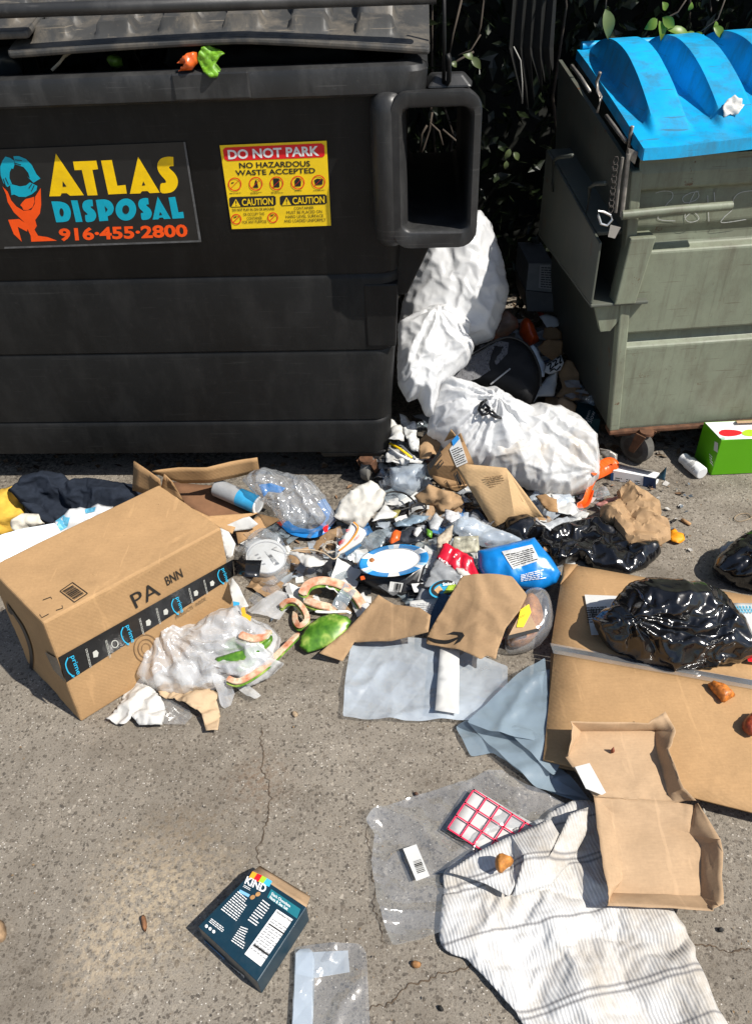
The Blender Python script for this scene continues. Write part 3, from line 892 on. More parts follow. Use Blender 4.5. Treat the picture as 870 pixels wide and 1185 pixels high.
M['hubdark'] = plain('wheel_hub', (.05, .042, .036), .7, .4, 40)
caster(bin_, B(-.06, .012, 0), R(60), .05, .036, .096, M['wheelgrey'])
caster(bin_, B(-1.7, .1, 0), R(60), .045, .03, .095)
bp = MB(); bp.box(B(-.075, .012, .086), bx*.085, by*.12, (0, 0, .011)); bp.tube([B(-.075, .006, .080), B(-.01, .006, .080)], .007, 8)
bp.build('axle_plate', M['galv'], bin_)
# stickers -------------------------------------------------------------
ask = zc(0, 140, 3.625)                              # crop [0,140,240,300] at 3.625x
sk = marks('brand_sticker', [ask([(-60, 122), (775, 88), (842, 508), (-50, 540)])], face, M['sticker'], bin_, .0016)
sk['label'] = 'black sticker with a yellow, blue and orange company name and phone number'
marks('sticker_edge', [ask([(770, 88), (778, 88), (846, 508), (836, 508)]), ask([(20, 528), (838, 500), (842, 508), (20, 536)])], face, plain('edge_dust', (.10, .10, .10), .6, .4, 50), sk, .0022)
za_ = zc(0, 150, 6.692)                              # crop [0,150,130,300]
zb_ = zc(110, 150, 6.692)                            # crop [110,150,240,300]
A1 = za_([(435, 185), (652, 508), (545, 512), (520, 492), (480, 493), (470, 515), (385, 517)])
T1 = za_([(568, 248), (748, 240), (762, 306), (718, 312), (758, 508), (680, 510), (636, 312), (580, 314)])
L1 = zb_([(48, 240), (132, 235), (175, 435), (238, 428), (248, 495), (105, 502)])
A2 = zb_([(335, 210), (503, 488), (425, 492), (408, 475), (365, 477), (352, 494), (272, 497)])
S1 = zb_(curve([(608, 212), (560, 210), (512, 225), (486, 262), (488, 310), (510, 350), (545, 390), (548, 412), (510, 420), (510, 485), (560, 492), (610, 475), (640, 430), (640, 380), (615, 335), (578, 300), (580, 285), (610, 282)], 3))
marks('yellow_lettering', [A1, T1, L1, A2, S1], face, M['ayel'], sk, .0024)
D = za_(curve([(400, 556), (470, 558), (525, 580), (550, 630), (545, 685), (515, 712), (438, 718)], 3))
I = za_([(552, 548), (602, 548), (642, 714), (590, 716)])
def sS(ox, oy, zz, k=1.0): return zz([(ox+x*k, oy+y*k) for x, y in curve([(78, 0), (45, 0), (12, 14), (0, 45), (10, 80), (38, 108), (36, 118), (22, 120), (28, 168), (60, 172), (92, 160), (108, 125), (96, 88), (68, 62), (66, 52), (84, 50)], 3)])
S2 = sS(640, 543, za_)
P2 = zb_(curve([(8, 545), (75, 540), (125, 560), (148, 610), (130, 655), (100, 670)], 3)) + zb_([(104, 705), (36, 710)])
O2 = zb_(ell(241, 619, 80, 86, 30, .1))
S3 = sS(336, 530, zb_, .98)
A3 = zb_([(487, 518), (588, 690), (535, 693), (526, 680), (500, 682), (492, 694), (448, 697)])
L2 = zb_([(570, 526), (622, 520), (648, 640), (684, 636), (691, 685), (602, 690)])
marks('blue_lettering', [D, I, S2, P2, O2, S3, A3, L2], face, M['ablue'], sk, .0024)
marks('letter_counter', [za_([(488, 400), (518, 440), (488, 442)]), zb_([(376, 400), (391, 430), (364, 433)]), za_(ell(480, 640, 16, 32, 14, -.15)), zb_([(76, 590), (100, 618), (86, 640)]), zb_(ell(240, 619, 27, 34, 18)), zb_([(505, 636), (522, 660), (499, 662)])], face, M['sticker'], sk, .003)
text('phone_number', [('916\u00b7455\u00b72800',) + tuple(ask([(252, 505), (790, 487), (784, 432), (246, 450)])) + (.035,)], face, M['aorg'], sk, .0024)
w1 = za_([(45, 208), (80, 218), (112, 240), (118, 262), (105, 305), (92, 300), (78, 330), (76, 375), (95, 420), (60, 445), (30, 415), (8, 355), (4, 290), (22, 240)])
w2 = za_([(106, 206), (150, 205), (205, 228), (250, 275), (285, 345), (316, 378), (262, 412), (212, 362), (235, 380), (222, 335), (185, 290), (150, 278), (122, 270)])
w3 = za_([(80, 420), (120, 430), (160, 440), (205, 432), (235, 408), (292, 436), (285, 470), (250, 500), (200, 522), (150, 520), (112, 502), (92, 508)])
marks('emblem_arrow', [w1, w2, w3], face, M['ablue'], sk, .0024, True)
gx = [strokep(za_(p), .9) for p in ([(28, 380), (48, 440)], [(44, 372), (68, 425)], [(112, 258), (165, 272)], [(118, 234), (172, 240)], [(268, 430), (245, 478)], [(250, 420), (225, 455)])]
marks('emblem_gap', [q for g in gx for q in g], face, M['sticker'], sk, .003, True)
f1 = za_([(22, 440), (62, 480), (90, 548), (130, 595), (185, 628), (245, 622), (272, 575), (275, 520), (318, 452), (322, 580), (312, 650), (275, 700), (288, 745), (270, 775), (298, 822), (370, 832), (445, 860), (245, 868), (240, 820), (216, 770), (212, 790), (140, 752), (172, 868), (110, 810), (80, 735), (66, 698), (150, 692), (195, 720), (110, 640), (62, 560), (50, 500)])
f2 = za_([(160, 585), (178, 560), (200, 538), (240, 528), (268, 520), (270, 560), (255, 600), (220, 622), (185, 622), (175, 600)])
marks('emblem_figure', [f1, f2], face, M['aorg'], sk, .0024)
ys = zc(240, 150, 5.4375)                            # crop [240,150,400,275]
yk = marks('warning_sticker', [ys([(78, 99), (750, 70), (778, 604), (155, 626)])], face, M['yel'], bin_, .0016)
yk['label'] = 'yellow warning sticker with a red DO NOT PARK band'
marks('red_band', [ys([(98, 128), (112, 113), (718, 86), (735, 100), (738, 162), (725, 174), (128, 198), (108, 186)])], face, M['red'], yk, .0022)
Q = lambda *p: tuple(ys(p))
text('white_lettering', [('DO NOT PARK',)+Q((133, 188), (705, 165), (700, 102), (126, 128))+(.03,)], face, M['white'], yk, .0028)
text('black_lettering', [('NO HAZARDOUS',)+Q((203, 244), (648, 232), (645, 196), (199, 208))+(.02,), ('WASTE ACCEPTED',)+Q((180, 290), (680, 274), (677, 240), (175, 256))+(.02,),
    ('DO NOT PLAY IN, ON OR AROUND',)+Q((160, 518), (424, 510), (422, 490), (157, 498))+(.01,), ('OR OCCUPY THIS',)+Q((228, 544), (360, 539), (358, 520), (226, 525)), ('CONTAINER',)+Q((250, 569), (346, 566), (344, 547), (248, 550)), ('FOR ANY PURPOSE',)+Q((222, 593), (374, 588), (372, 569), (220, 574)),
    ('CONTAINER',)+Q((546, 505), (670, 500), (668, 482), (545, 487)), ('MUST BE PLACED ON',)+Q((500, 532), (722, 525), (720, 506), (498, 513)), ('HARD LEVEL SURFACE',)+Q((494, 559), (730, 551), (728, 532), (492, 540)), ('AND LOADED UNIFORMLY',)+Q((484, 586), (746, 578), (744, 557), (482, 567))], face, M['ink'], yk, .0024)
marks('black_band', [ys([(138, 432), (150, 424), (418, 416), (430, 424), (432, 470), (420, 480), (152, 490), (140, 480)]), ys([(456, 424), (468, 416), (738, 407), (750, 416), (752, 460), (740, 470), (470, 480), (458, 470)])], face, M['ink'], yk, .0022, True)
text('yellow_lettering', [('CAUTION',)+Q((220, 480), (414, 472), (412, 428), (216, 436))+(.02,), ('CAUTION',)+Q((538, 470), (738, 462), (736, 418), (534, 426))+(.02,)], face, M['yel'], yk, .0028)
marks('triangle', [ys([(180, 436), (210, 484), (152, 486)]), ys([(498, 424), (528, 474), (470, 477)])], face, M['yel'], yk, .0028, True)
text('exclamation', [('!',)+Q((178, 480), (186, 480), (185, 448), (177, 448)), ('!',)+Q((496, 470), (504, 470), (503, 437), (495, 437))], face, M['ink'], yk, .0032)
pg = []; bk = []
for (x, y, r_) in ((173, 344, 42), (305, 341, 43), (436, 338, 43), (569, 334, 43), (699, 329, 43), (182, 564, 33), (412, 554, 33)):
    pg += [ys(q) for q in ringp(x, y, r_, r_, 6)]
    pg.append(ys([(x-r_*.72+3, y+r_*.62+3), (x-r_*.62-3, y+r_*.72-3), (x+r_*.72-3, y-r_*.62-3), (x+r_*.62+3, y-r_*.72+3)]))
for i_ in range(0, len(pg), 29): marks('prohibition_ring', pg[i_:i_+29], face, M['red'], yk, .0028)
bk = [ys(p) for p in ([(414, 308), (452, 306), (454, 362), (418, 364)], [(548, 322), (560, 306), (578, 306), (590, 326), (588, 356), (552, 358)], [(672, 318), (690, 308), (726, 312), (724, 346), (680, 350)], [(296, 350), (302, 318), (310, 318), (322, 366), (288, 366)], [(150, 334), (166, 330), (168, 336), (152, 340)], [(164, 552), (182, 546), (186, 552), (168, 556)], [(394, 540), (414, 536), (416, 542), (398, 546)])]
marks('pictogram', bk, face, M['ink'], yk, .0024, True)
bars('fine_print', [(Q((138, 406), (214, 402), (214, 394), (138, 398)), 1, 2), (Q((272, 408), (344, 404), (344, 390), (272, 394)), 2, 2), (Q((402, 404), (480, 400), (480, 386), (402, 390)), 2, 2), (Q((550, 390), (594, 388), (594, 380), (550, 382)), 1, 2), (Q((668, 388), (738, 384), (738, 376), (668, 380)), 1, 2)], face, M['ink'], yk, .0024)
# ------------------------------------------------------------------ green steel bin
YG = R(2.5)
gx_ = V((math.cos(YG), math.sin(YG), 0)); gy_ = V((-math.sin(YG), math.cos(YG), 0))
GO = V((.815, 2.135, 0))
def G(s, t, z): return GO + gx_*s + gy_*t + V((0, 0, z))
gbin = thing('dumpster', 'green steel dumpster on casters with a bright blue lid', 'dumpster', G(.6, .5, 0))
def gsl(z): return -.075*(z-.13)/.85             # left wall leans outwards towards the top
def strip(prof, s_of, s1, name, mat, parent):
    vs = []; fs = []
    for (t, z) in prof: vs += [G(s_of(z), t, z), G(s1, t, z)]
    for i in range(len(prof)-1): fs.append((2*i, 2*i+1, 2*i+3, 2*i+2))
    o = obj(name, vs, fs, mat, parent); bevel(o, .006, 2, 25); return o
W1 = 1.3
gp = Plane(G(0, 0, .4), gy_)
def gz(x, y): return gp.at(x, y).z
def gs(x, y): return (gp.at(x, y)-GO).dot(gx_)
za1, za2, za3, za4, za5 = gz(790, 394), gz(790, 383), gz(800, 284), gz(800, 272), gz(800, 216)
prof = [(.0, .135), (.0, za1-.012), (.022, za1), (.026, za2-.002), (.0, za2+.004), (.0, za3-.012), (.03, za3), (.034, za4), (.02, za4+.03), (.02, za5-.01), (-.004, za5), (-.006, .96), (.0, .985), (.0, 1.0)]
wall = strip(prof, lambda z: gsl(z)+.018, W1, 'front_wall', M['steel'], gbin)
gpost = MB()
gpost.hexa([G(-.005, -.010, .13), G(.03, -.006, .13), G(.03, .03, .13), G(-.005, .03, .13)], [G(gsl(.97)-.005, -.010, .97), G(gsl(.97)+.028, -.006, .97), G(gsl(.97)+.028, .03, .97), G(gsl(.97)-.005, .03, .97)])
bevel(gpost.build('corner_post', M['steel'], gbin), .005, 2)
gside = MB()
D1 = .82
gside.hexa([G(.0, .0, .13), G(.012, .0, .13), G(.012, D1, .13), G(.0, D1, .13)], [G(gsl(.97), .0, .97), G(gsl(.97)+.012, .0, .97), G(gsl(.97)+.012, D1, 1.12), G(gsl(.97), D1, 1.12)])
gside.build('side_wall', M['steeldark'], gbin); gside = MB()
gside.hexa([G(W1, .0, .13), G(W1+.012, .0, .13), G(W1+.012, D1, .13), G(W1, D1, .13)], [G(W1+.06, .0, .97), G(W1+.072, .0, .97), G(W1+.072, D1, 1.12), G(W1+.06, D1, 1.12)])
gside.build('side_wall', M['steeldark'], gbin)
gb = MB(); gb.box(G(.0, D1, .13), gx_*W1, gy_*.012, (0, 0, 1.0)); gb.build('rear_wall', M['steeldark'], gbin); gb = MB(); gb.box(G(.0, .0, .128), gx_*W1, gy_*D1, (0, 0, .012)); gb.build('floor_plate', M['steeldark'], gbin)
br = MB(); br.box(G(-.006, -.014, .116), gx_*(W1+.01), gy_*.05, (0, 0, .016)); br.box(G(.02, .0, .10), gx_*.16, gy_*.05, (0, 0, .016)); bevel(br.build('bottom_rail', M['rust'], gbin), .004)
# fork pocket: a steel box along the left side, open to the front
pk = MB()
def gq(x, y, t=0.0): 
    pl = Plane(G(0, t, .4), gy_); q = pl.at(x, y)-GO; return q.dot(gx_), q.z
sA, zT = gq(685, 283, -.02); sB, zB = gq(712, 348, -.02); sC, _ = gq(742, 278, -.02)
sR = -.05
sL = gq(683, 350, -.02)[0]
th = .008; zbot = gq(683, 352, -.02)[1]; ztop = gq(739, 274, -.02)[1]
def wallbox(s0, s1, z0, z1, t0, t1): pk.box(G(s0, t0, z0), gx_*(s1-s0), gy_*(t1-t0), (0, 0, z1-z0))
Dk = .62
pk.hexa([G(sL, -.02, zbot), G(sL+th, -.02, zbot), G(sL+th, Dk, zbot), G(sL, Dk, zbot)], [G(sL+.0, -.02, ztop-.01), G(sL+th, -.02, ztop-.01), G(sL+th, Dk, ztop+.09), G(sL, Dk, ztop+.09)])
pk.hexa([G(sL, -.025, zbot-.01), G(sB+.10, -.025, zbot-.01), G(sB+.10, Dk, zbot-.01), G(sL, Dk, zbot-.01)], [G(sL, -.025, zbot), G(sB+.10, -.025, zbot), G(sB+.10, Dk, zbot), G(sL, Dk, zbot)])
pk.hexa([G(sL+.01, .04, ztop-.012), G(sC, .04, ztop-.012), G(sC, Dk, ztop+.08), G(sL+.01, Dk, ztop+.08)], [G(sL+.01, .04, ztop), G(sC, .04, ztop), G(sC, Dk, ztop+.09), G(sL+.01, Dk, ztop+.09)])
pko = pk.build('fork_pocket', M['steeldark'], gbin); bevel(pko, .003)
fp = MB()
s0, s1 = gq(712, 346, -.03)[0], gq(738, 346, -.03)[0]
fp.hexa([G(s0, -.03, zbot-.005), G(s1-.005, -.03, zbot-.005), G(s1-.005, .03, zbot-.005), G(s0, .03, zbot-.005)], [G(s0+.014, -.03, ztop), G(s1+.02, -.03, ztop), G(s1+.02, .03, ztop), G(s0+.014, .03, ztop)])
bevel(fp.build('pocket_post', M['steel'], pko), .004)
gus = MB(); gus.hexa([G(s0-.02, -.004, zbot-.10), G(s0+.01, -.004, zbot-.10), G(s0+.01, .02, zbot-.10), G(s0-.02, .02, zbot-.10)], [G(sL+.02, -.004, zbot-.01), G(s1, -.004, zbot-.01), G(s1, .02, zbot-.01), G(sL+.02, .02, zbot-.01)])
gus.build('gusset', M['steel'], pko)
# grab handles on the side, lock bar, latch
hd = MB()
def gside_pt(x, y, off=0): 
    pl = Plane(G(-.15+off, .1, .8), gx_); return pl.at(x, y)
hd.tube([gside_pt(638, 222), gside_pt(640, 186), gside_pt(646, 182), gside_pt(662, 180)], .006, 8)
hd.build('grab_handle', M['steeldark'], gbin, True)
hd = MB(); hd.tube([gside_pt(677, 262, .02), gside_pt(682, 217, .02), gside_pt(688, 213, .02), gside_pt(700, 212, .02)], .006, 8)
hd.build('grab_handle', M['steeldark'], gbin, True)
lbar = MB()
pb = Plane(G(0, -.03, .8), gy_)
lbar.tube([pb.at(719, 249), pb.at(780, 243), pb.at(846, 238)], .0125, 12)
lbar.build('lift_bar', M['steel'], gbin, True, ang=40)
la = MB()
pf = Plane(G(0, -.022, .8), gy_)
la.tube([pf.at(719, 250), pf.at(723, 215), pf.at(727, 178)], .006, 8); la.tube([pf.at(712, 246), pf.at(716, 210), pf.at(720, 182)], .004, 6)
la.hexa([pf.at(727, 184), pf.at(734, 190), pf.at(734, 190)+gy_*.012, pf.at(727, 184)+gy_*.012], [pf.at(727, 172), pf.at(738, 176), pf.at(738, 176)+gy_*.012, pf.at(727, 172)+gy_*.012])
la.build('latch', M['galv'], gbin, True, ang=40)
ck = MB()
for i in range(9):                                  # chain links
    a = pf.at(712-i*.7, 186+i*7, .01); 
    pts = [a+V((.007*math.cos(k*1.047), .004*math.sin(k*1.047)*(i % 2), .011*math.sin(k*1.047))) for k in range(7)]
    ck.tube(pts, .0016, 5, cap=False)
ck.build('chain', M['hubdark'], gbin, True)
pd_ = MB(); a = [(692, 250), (692, 244), (698, 245), (706, 249), (708, 254), (702, 261), (695, 259), (692, 250)]
pd_.tube([pf.at(x, y, .02) for x, y in a], .0035, 6)
pd_.hexa([pf.at(703, 274, .015), pf.at(711, 276, .015), pf.at(711, 276, .0), pf.at(703, 274, .0)], [pf.at(706, 260, .015), pf.at(718, 263, .015), pf.at(718, 263, .0), pf.at(706, 260, .0)])
pd_.build('padlock', plain('bright_metal', (.6, .6, .58), .3, .1, 20, metal=.8), gbin, True, ang=40)
hg = MB(); q = [gside_pt(x, y, .07) for x, y in ((694, 84), (690, 95), (691, 105), (695, 112), (691, 130))]
hg.tube(q, .005, 8); hg.tube([gside_pt(x, y, .07) for x, y in ((661, 76), (672, 90), (682, 106))], .0055, 6); hg.tube([gside_pt(x, y, .07) for x, y in ((701, 134), (713, 150), (724, 164))], .0055, 6)
hg.tube([gside_pt(x, y, .075) for x, y in ((731, 146), (729, 155), (726, 180))], .0055, 8)
hg.build('lid_bracket', M['galv'], gbin, True)
# chalk scrawl
zg = zc(620, 170, 3.48)
pc = Plane(G(0, .0185, .8), gy_)
M['chalk'] = plain('chalk', (.42, .43, .40), .9, .3, 200)
for st in ([(480, 186), (510, 178), (545, 182), (548, 205), (525, 232), (490, 288), (560, 298)], [(655, 180), (620, 186), (590, 205), (600, 225), (640, 215), (655, 195), (640, 182), (600, 270), (610, 300), (640, 300), (655, 285), (630, 262), (600, 285)], [(690, 195), (692, 240), (695, 300)], [(716, 182), (720, 232)], [(680, 230), (722, 230)], [(870, 176), (820, 185), (795, 210), (790, 250), (755, 285), (750, 305), (845, 292)]):
    marks('chalk_stroke', strokep(zg(curve(st, 6)), .9), pc, M['chalk'], gbin, .0006)
# lid
def blue_lid():
    pfl = Plane(G(0, -.055, .9), gy_); pbk = Plane(G(0, .80, 1.1), gy_)
    qf = pfl.at(745, 172)-GO; qb = pbk.at(668, 58)-GO
    s0, s1, t0, t1 = qf.dot(gx_), 1.34, -.055, .80
    za, zb, sh = qf.z, qb.z, qb.dot(gx_)-qf.dot(gx_)
    ns, nt_ = 260, 70
    vs = []
    for j in range(nt_+1):
        t = t0+(t1-t0)*j/nt_; f = (t-t0)/(t1-t0)
        for i in range(ns+1):
            s = s0+(s1-s0)*i/ns
            z = za+(zb-za)*((.75*f+.25*math.sin(f*1.5)/math.sin(1.5))) + .05*max(0, s)*(1-f)
            per = .185; u = (s-s0-.035) % per
            wd = .128
            if s-s0 > .03 and s1-s > .03 and u < wd:
                ed = min(u, wd-u)
                e = min(1, ed/.020); e = e*e*(3-2*e)
                fr = max(0, math.sin(math.pi*max(0, min(1, (f-.09)/.93))**1.15))**.8
                bk = max(0, min(1, (1-f)/.10))
                z += e*.088*fr
            z += .003*fb(V((s, t, 0)), 5, 2, 3)
            vs.append(G(s+sh*f, t, z))
    n = ns+1
    fs = [(j*n+i, j*n+i+1, (j+1)*n+i+1, (j+1)*n+i) for j in range(nt_) for i in range(ns)]
    o = obj('lid', vs, fs, M['blue'], gbin, True, ang=40)
    l = MB()
    def zof(s, f): return za+(zb-za)*((.75*f+.25*math.sin(f*1.5)/math.sin(1.5)))+.05*max(0, s)*(1-f)
    k = 30
    for i in range(k):
        a = s0+(s1-s0)*i/k; b = s0+(s1-s0)*(i+1)/k
        l.hexa([G(a, t0-.004, zof(a, 0)-.028), G(b, t0-.004, zof(b, 0)-.028), G(b, t0+.008, zof(b, 0)-.028), G(a, t0+.008, zof(a, 0)-.028)], [G(a, t0-.002, zof(a, 0)+.001), G(b, t0-.002, zof(b, 0)+.001), G(b, t0+.008, zof(b, 0)+.001), G(a, t0+.008, zof(a, 0)+.001)])
    for i in range(k):
        f = i/k; g = (i+1)/k; a = t0+(t1-t0)*f; b = t0+(t1-t0)*g
        l.hexa([G(s0+sh*f-.004, a, zof(s0, f)-.028), G(s0+sh*g-.004, b, zof(s0, g)-.028), G(s0+sh*g+.008, b, zof(s0, g)-.028), G(s0+sh*f+.008, a, zof(s0, f)-.028)], [G(s0+sh*f-.002, a, zof(s0, f)+.001), G(s0+sh*g-.002, b, zof(s0, g)+.001), G(s0+sh*g+.008, b, zof(s0, g)+.001), G(s0+sh*f+.008, a, zof(s0, f)+.001)])
    q = l.build('lid_lip', M['blue'], o); recalc(q)
    h = MB()
    for a, b in ((.0, .12), (.15, .42), (.46, .75), (.8, 1.2)):
        h.tube([G(a, .815, zb+.008), G(b, .815, zb+.008)], .015, 10)
    h.build('hinge', M['blue'], o, True, ang=50)
    return o
bluelid = blue_lid()
wp = onz(735, 536)
caster(gbin, (wp.x, wp.y+.02, 0), R(125), .060, .042, .128)
caster(gbin, G(1.2, .1, 0), R(20), .06, .042, .128)
# ------------------------------------------------------------------ hedge
def leaf_quad(MBx, p, d, nrm, l, w_):
    d = d.normalized(); a = d.cross(nrm).normalized()
    MBx.add([p, p+d*l*.45+a*w_*.5, p+d*l, p+d*l*.45-a*w_*.5, p+d*l*.45-nrm*w_*.12], [(0, 4, 1), (1, 4, 2), (2, 4, 3), (3, 4, 0)])
hedge = thing('hedge', 'dense dark hedge in deep shade behind and between the two dumpsters', 'hedge', (0.3, 3.7, 0))
core = []
def hedge_build():
    rr = random.Random(5); fm = MB()
    def rv(): return V((rr.gauss(0, 1), rr.gauss(0, 1), rr.gauss(0, 1))).normalized()
    for i in range(15000):
        x = rr.uniform(-2.6, 3.6); z = rr.random()**.8*2.6
        front = 3.25 - .55*max(0, min(1, (z-1.45)/.5)) + .12*noise.noise(V((x*2, z*2, 0)))  # upper leaves overhang forward out of view, added to shade the hedge below
        y = front + abs(rr.gauss(0, .22))
        if z > 1.5 and rr.random() < .3: y = rr.uniform(2.75, 4.2)
        p = V((x, y, z)); d = (rv()+V((0, -.4, -.5))).normalized(); n = (rv()+V((.1, -.5, .8))).normalized()
        if abs(d.dot(n)) > .9: continue
        leaf_quad(fm, p, d, n, rr.uniform(.05, .10), rr.uniform(.022, .042))
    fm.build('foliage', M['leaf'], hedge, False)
    c = MB()                                        # dark core sheet added to keep sky light from showing through
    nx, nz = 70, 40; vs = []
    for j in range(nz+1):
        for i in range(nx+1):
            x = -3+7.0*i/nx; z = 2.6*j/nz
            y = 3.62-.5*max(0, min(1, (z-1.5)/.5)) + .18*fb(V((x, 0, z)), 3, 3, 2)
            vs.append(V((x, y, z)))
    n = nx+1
    o = obj('light_block_core', vs, [(j*n+i, j*n+i+1, (j+1)*n+i+1, (j+1)*n+i) for j in range(nz) for i in range(nx)], M['hcore'], hedge, True)
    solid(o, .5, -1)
    t = MB()
    for i in range(26):
        x = rr.uniform(-1.5, 3); p = V((x, rr.uniform(3.1, 3.5), 0)); pts = [p]
        for k in range(5):
            p = p+V((rr.uniform(-.12, .12), rr.uniform(-.05, .05), rr.uniform(.2, .45))); pts.append(p)
        t.tube(pts, [.012, .010, .008, .006, .005, .003], 5)
    for px in ([(534, 0), (524, 40), (520, 62)], [(548, 60), (530, 70), (518, 80)], [(560, 0), (556, 30), (552, 44)], [(533, 195), (530, 165), (512, 150)], [(500, 130), (497, 150), (490, 172), (486, 180)], [(497, 142), (508, 152), (512, 168)], [(486, 176), (488, 155), (494, 145)]):
        t.tube([Plane((0, 3.0, 0), (0, -1, 0)).at(*q) for q in px], .004, 5)
    t.build('twig', M['twig'], hedge, True)
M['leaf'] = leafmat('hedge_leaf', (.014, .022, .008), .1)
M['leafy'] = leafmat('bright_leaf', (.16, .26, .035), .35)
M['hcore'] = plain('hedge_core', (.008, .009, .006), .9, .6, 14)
M['twig'] = plain('twig_bark', (.07, .055, .042), .9, .3, 40)
hedge_build()
# ------------------------------------------------------------------ litter helpers
ZA, ZB, ZC, ZD = zc(0, 500, 2.9), zc(230, 500, 3.48), zc(420, 440, 3.625), zc(380, 560, 3.107)
ZE, ZF, ZG, ZH = zc(620, 500, 3.48), zc(0, 560, 2.719), zc(110, 660, 2.806), zc(370, 680, 3.0)
ZI, ZJ, ZK, ZL = zc(600, 640, 3.222), zc(400, 860, 2.719), zc(500, 900, 2.351), zc(180, 960, 3.346)
ZM, ZN, ZO, ZP = zc(640, 820, 3.783), zc(430, 240, 3.0), zc(620, 260, 3.48), zc(560, 340, 6.214)
ZQ, ZR, ZS, ZT = zc(50, 640, 3.783), zc(430, 470, 6.214), zc(380, 600, 4.833), zc(250, 520, 5.118)
T = tagp
def pm(name, vs, fs, mat, parent=None, cuts=3, amp=.003, sc=12, t=.0025, seed=1, ridge=0, smooth=True, off=-1):
    """a folded sheet given by its corner points: (pixel x, pixel y, height)"""
    bm = bmesh.new(); P = [bm.verts.new(onz(*v) if not isinstance(v, Vector) else v) for v in vs]
    for f in fs:
        try: bm.faces.new([P[i] for i in f])
        except ValueError: pass
    bmesh.ops.triangulate(bm, faces=[f for f in bm.faces if len(f.verts) > 4])
    bmesh.ops.subdivide_edges(bm, edges=bm.edges[:], cuts=cuts, use_grid_fill=True)
    bmesh.ops.recalc_face_normals(bm, faces=bm.faces)
    bm.normal_update()
    if sum(f.normal.z for f in bm.faces) < 0: bmesh.ops.reverse_faces(bm, faces=bm.faces)
    bm.normal_update()
    for v in bm.verts:
        d = amp*fb(v.co, sc, 3, seed)+(ridge*rg(v.co, sc*2, 2, seed) if ridge else 0)
        v.co += v.normal*d
        if v.co.z < .0015: v.co.z = .0015
    V_ = [v.co.copy() for v in bm.verts]; bm.verts.index_update(); F_ = [tuple(v.index for v in f.verts) for f in bm.faces]
    bm.free()
    o = obj(name, V_, F_, mat, parent, smooth, ang=28 if smooth else None)
    if t: solid(o, t, off)
    return o
def sweep(name, pts, wd, th, mat, parent=None, up=(0, 0, 1), twist=0.0, k=6, smooth=True, taper=True, z0=None):
    """a band with a rounded section along points (pixel x, pixel y, height)"""
    W_ = [onz(*p) if not isinstance(p, Vector) else p for p in pts]
    c = []
    for i in range(len(W_)-1):
        a, b, d, e = W_[max(0, i-1)], W_[i], W_[i+1], W_[min(len(W_)-1, i+2)]
        for j in range(k):
            t = j/k; c.append(.5*((2*b)+(d-a)*t+(2*a-5*b+4*d-e)*t*t+(3*b-a-3*d+e)*t**3))
    c.append(W_[-1]); n = len(c); vs = []; m = 8
    for i, p in enumerate(c):
        d = (c[min(i+1, n-1)]-c[max(0, i-1)]).normalized(); u_ = V(up); s_ = d.cross(u_)
        s_ = s_.normalized() if s_.length > .01 else V((1, 0, 0)); u_ = s_.cross(d)
        an = twist*i/n; a = s_*math.cos(an)+u_*math.sin(an); b = u_*math.cos(an)-s_*math.sin(an)
        q = min(1, min(i, n-1-i)/2+.55) if taper else 1
        for j in range(m):
            g = 2*math.pi*j/m; ca, sa = math.cos(g), math.sin(g)
            vs.append(p+a*(wd/2*q*abs(ca)**.4*(1 if ca > 0 else -1))+b*(th/2*q*abs(sa)**.4*(1 if sa > 0 else -1)))
    fs = [(i*m+j, i*m+(j+1) % m, (i+1)*m+(j+1) % m, (i+1)*m+j) for i in range(n-1) for j in range(m)]
    fs += [tuple(range(m))[::-1], tuple((n-1)*m+j for j in range(m))]
    return obj(name, vs, fs, mat, parent, smooth, ang=50)
# ------------------------------------------------------------------ big shipping box
HB = .352
tT, tR, tB = onz(50, 721, HB), onz(257, 610, HB), onz(171, 567, HB)
e1 = tR-tT; e2 = tB-tR; e2 = e2-e1.normalized()*(e2.dot(e1.normalized()))*.6
P0 = onz(94, 836, .001)
pb_ = [P0, P0+e1, P0+e1+e2, P0+e2]
ptp = [tT, tR, tR+e2, tT+e2]
sbox = thing('shipping_box', 'large closed brown cardboard box with black packing tape and PA BNN printed on it', 'box', P0)
k = MB(); k.hexa(pb_, ptp)
bx_ = k.build('carton', M['card'], sbox)
bm = bmesh.new(); bm.from_mesh(bx_.data)
bmesh.ops.subdivide_edges(bm, edges=bm.edges[:], cuts=22, use_grid_fill=True)
for v in bm.verts:                                  # the back of the box sags a little
    w_ = v.co.copy()
    v.co += V((0, 0, -1))*0.004*max(0, noise.noise(w_*6))*(1 if v.co.z > HB*.9 else 0)
    q_ = w_-(ptp[0]-P0); u_ = (w_-V((0, 0, w_.z))).dot(e1.normalized())/e1.length; v_ = w_.dot(e2.normalized())/e2.length; t_ = w_.z/HB
    ne = sum(1 for x in (u_, v_, t_) if x < .02 or x > .98)
    if ne >= 2: v.co += (V((0, 0, HB/2))+e1*.5+e2*.5-w_).normalized()*(.006*max(0, noise.noise(w_*14+V((3, 1, 7))))+.003*abs(noise.noise(w_*40)))*(1.6 if ne == 3 else 1)
bm.to_mesh(bx_.data); bm.free()
bevel(bx_, .005, 2, 50)
fr_ = Plane(P0, (ptp[1]-P0).cross(pb_[1]-P0)); tp_ = Plane(tT, e1.cross(e2)); lf_ = Plane(P0, (pb_[3]-P0).cross(ptp[3]-P0))
tp_l = ZQ
tape = marks('packing_tape', [ZQ([(68, 457), (830, 28), (836, 100), (103, 566)])], fr_, plain('black_tape', (.010, .011, .013), .22, .3, 30, .6, .2, 60), sbox, .0028)
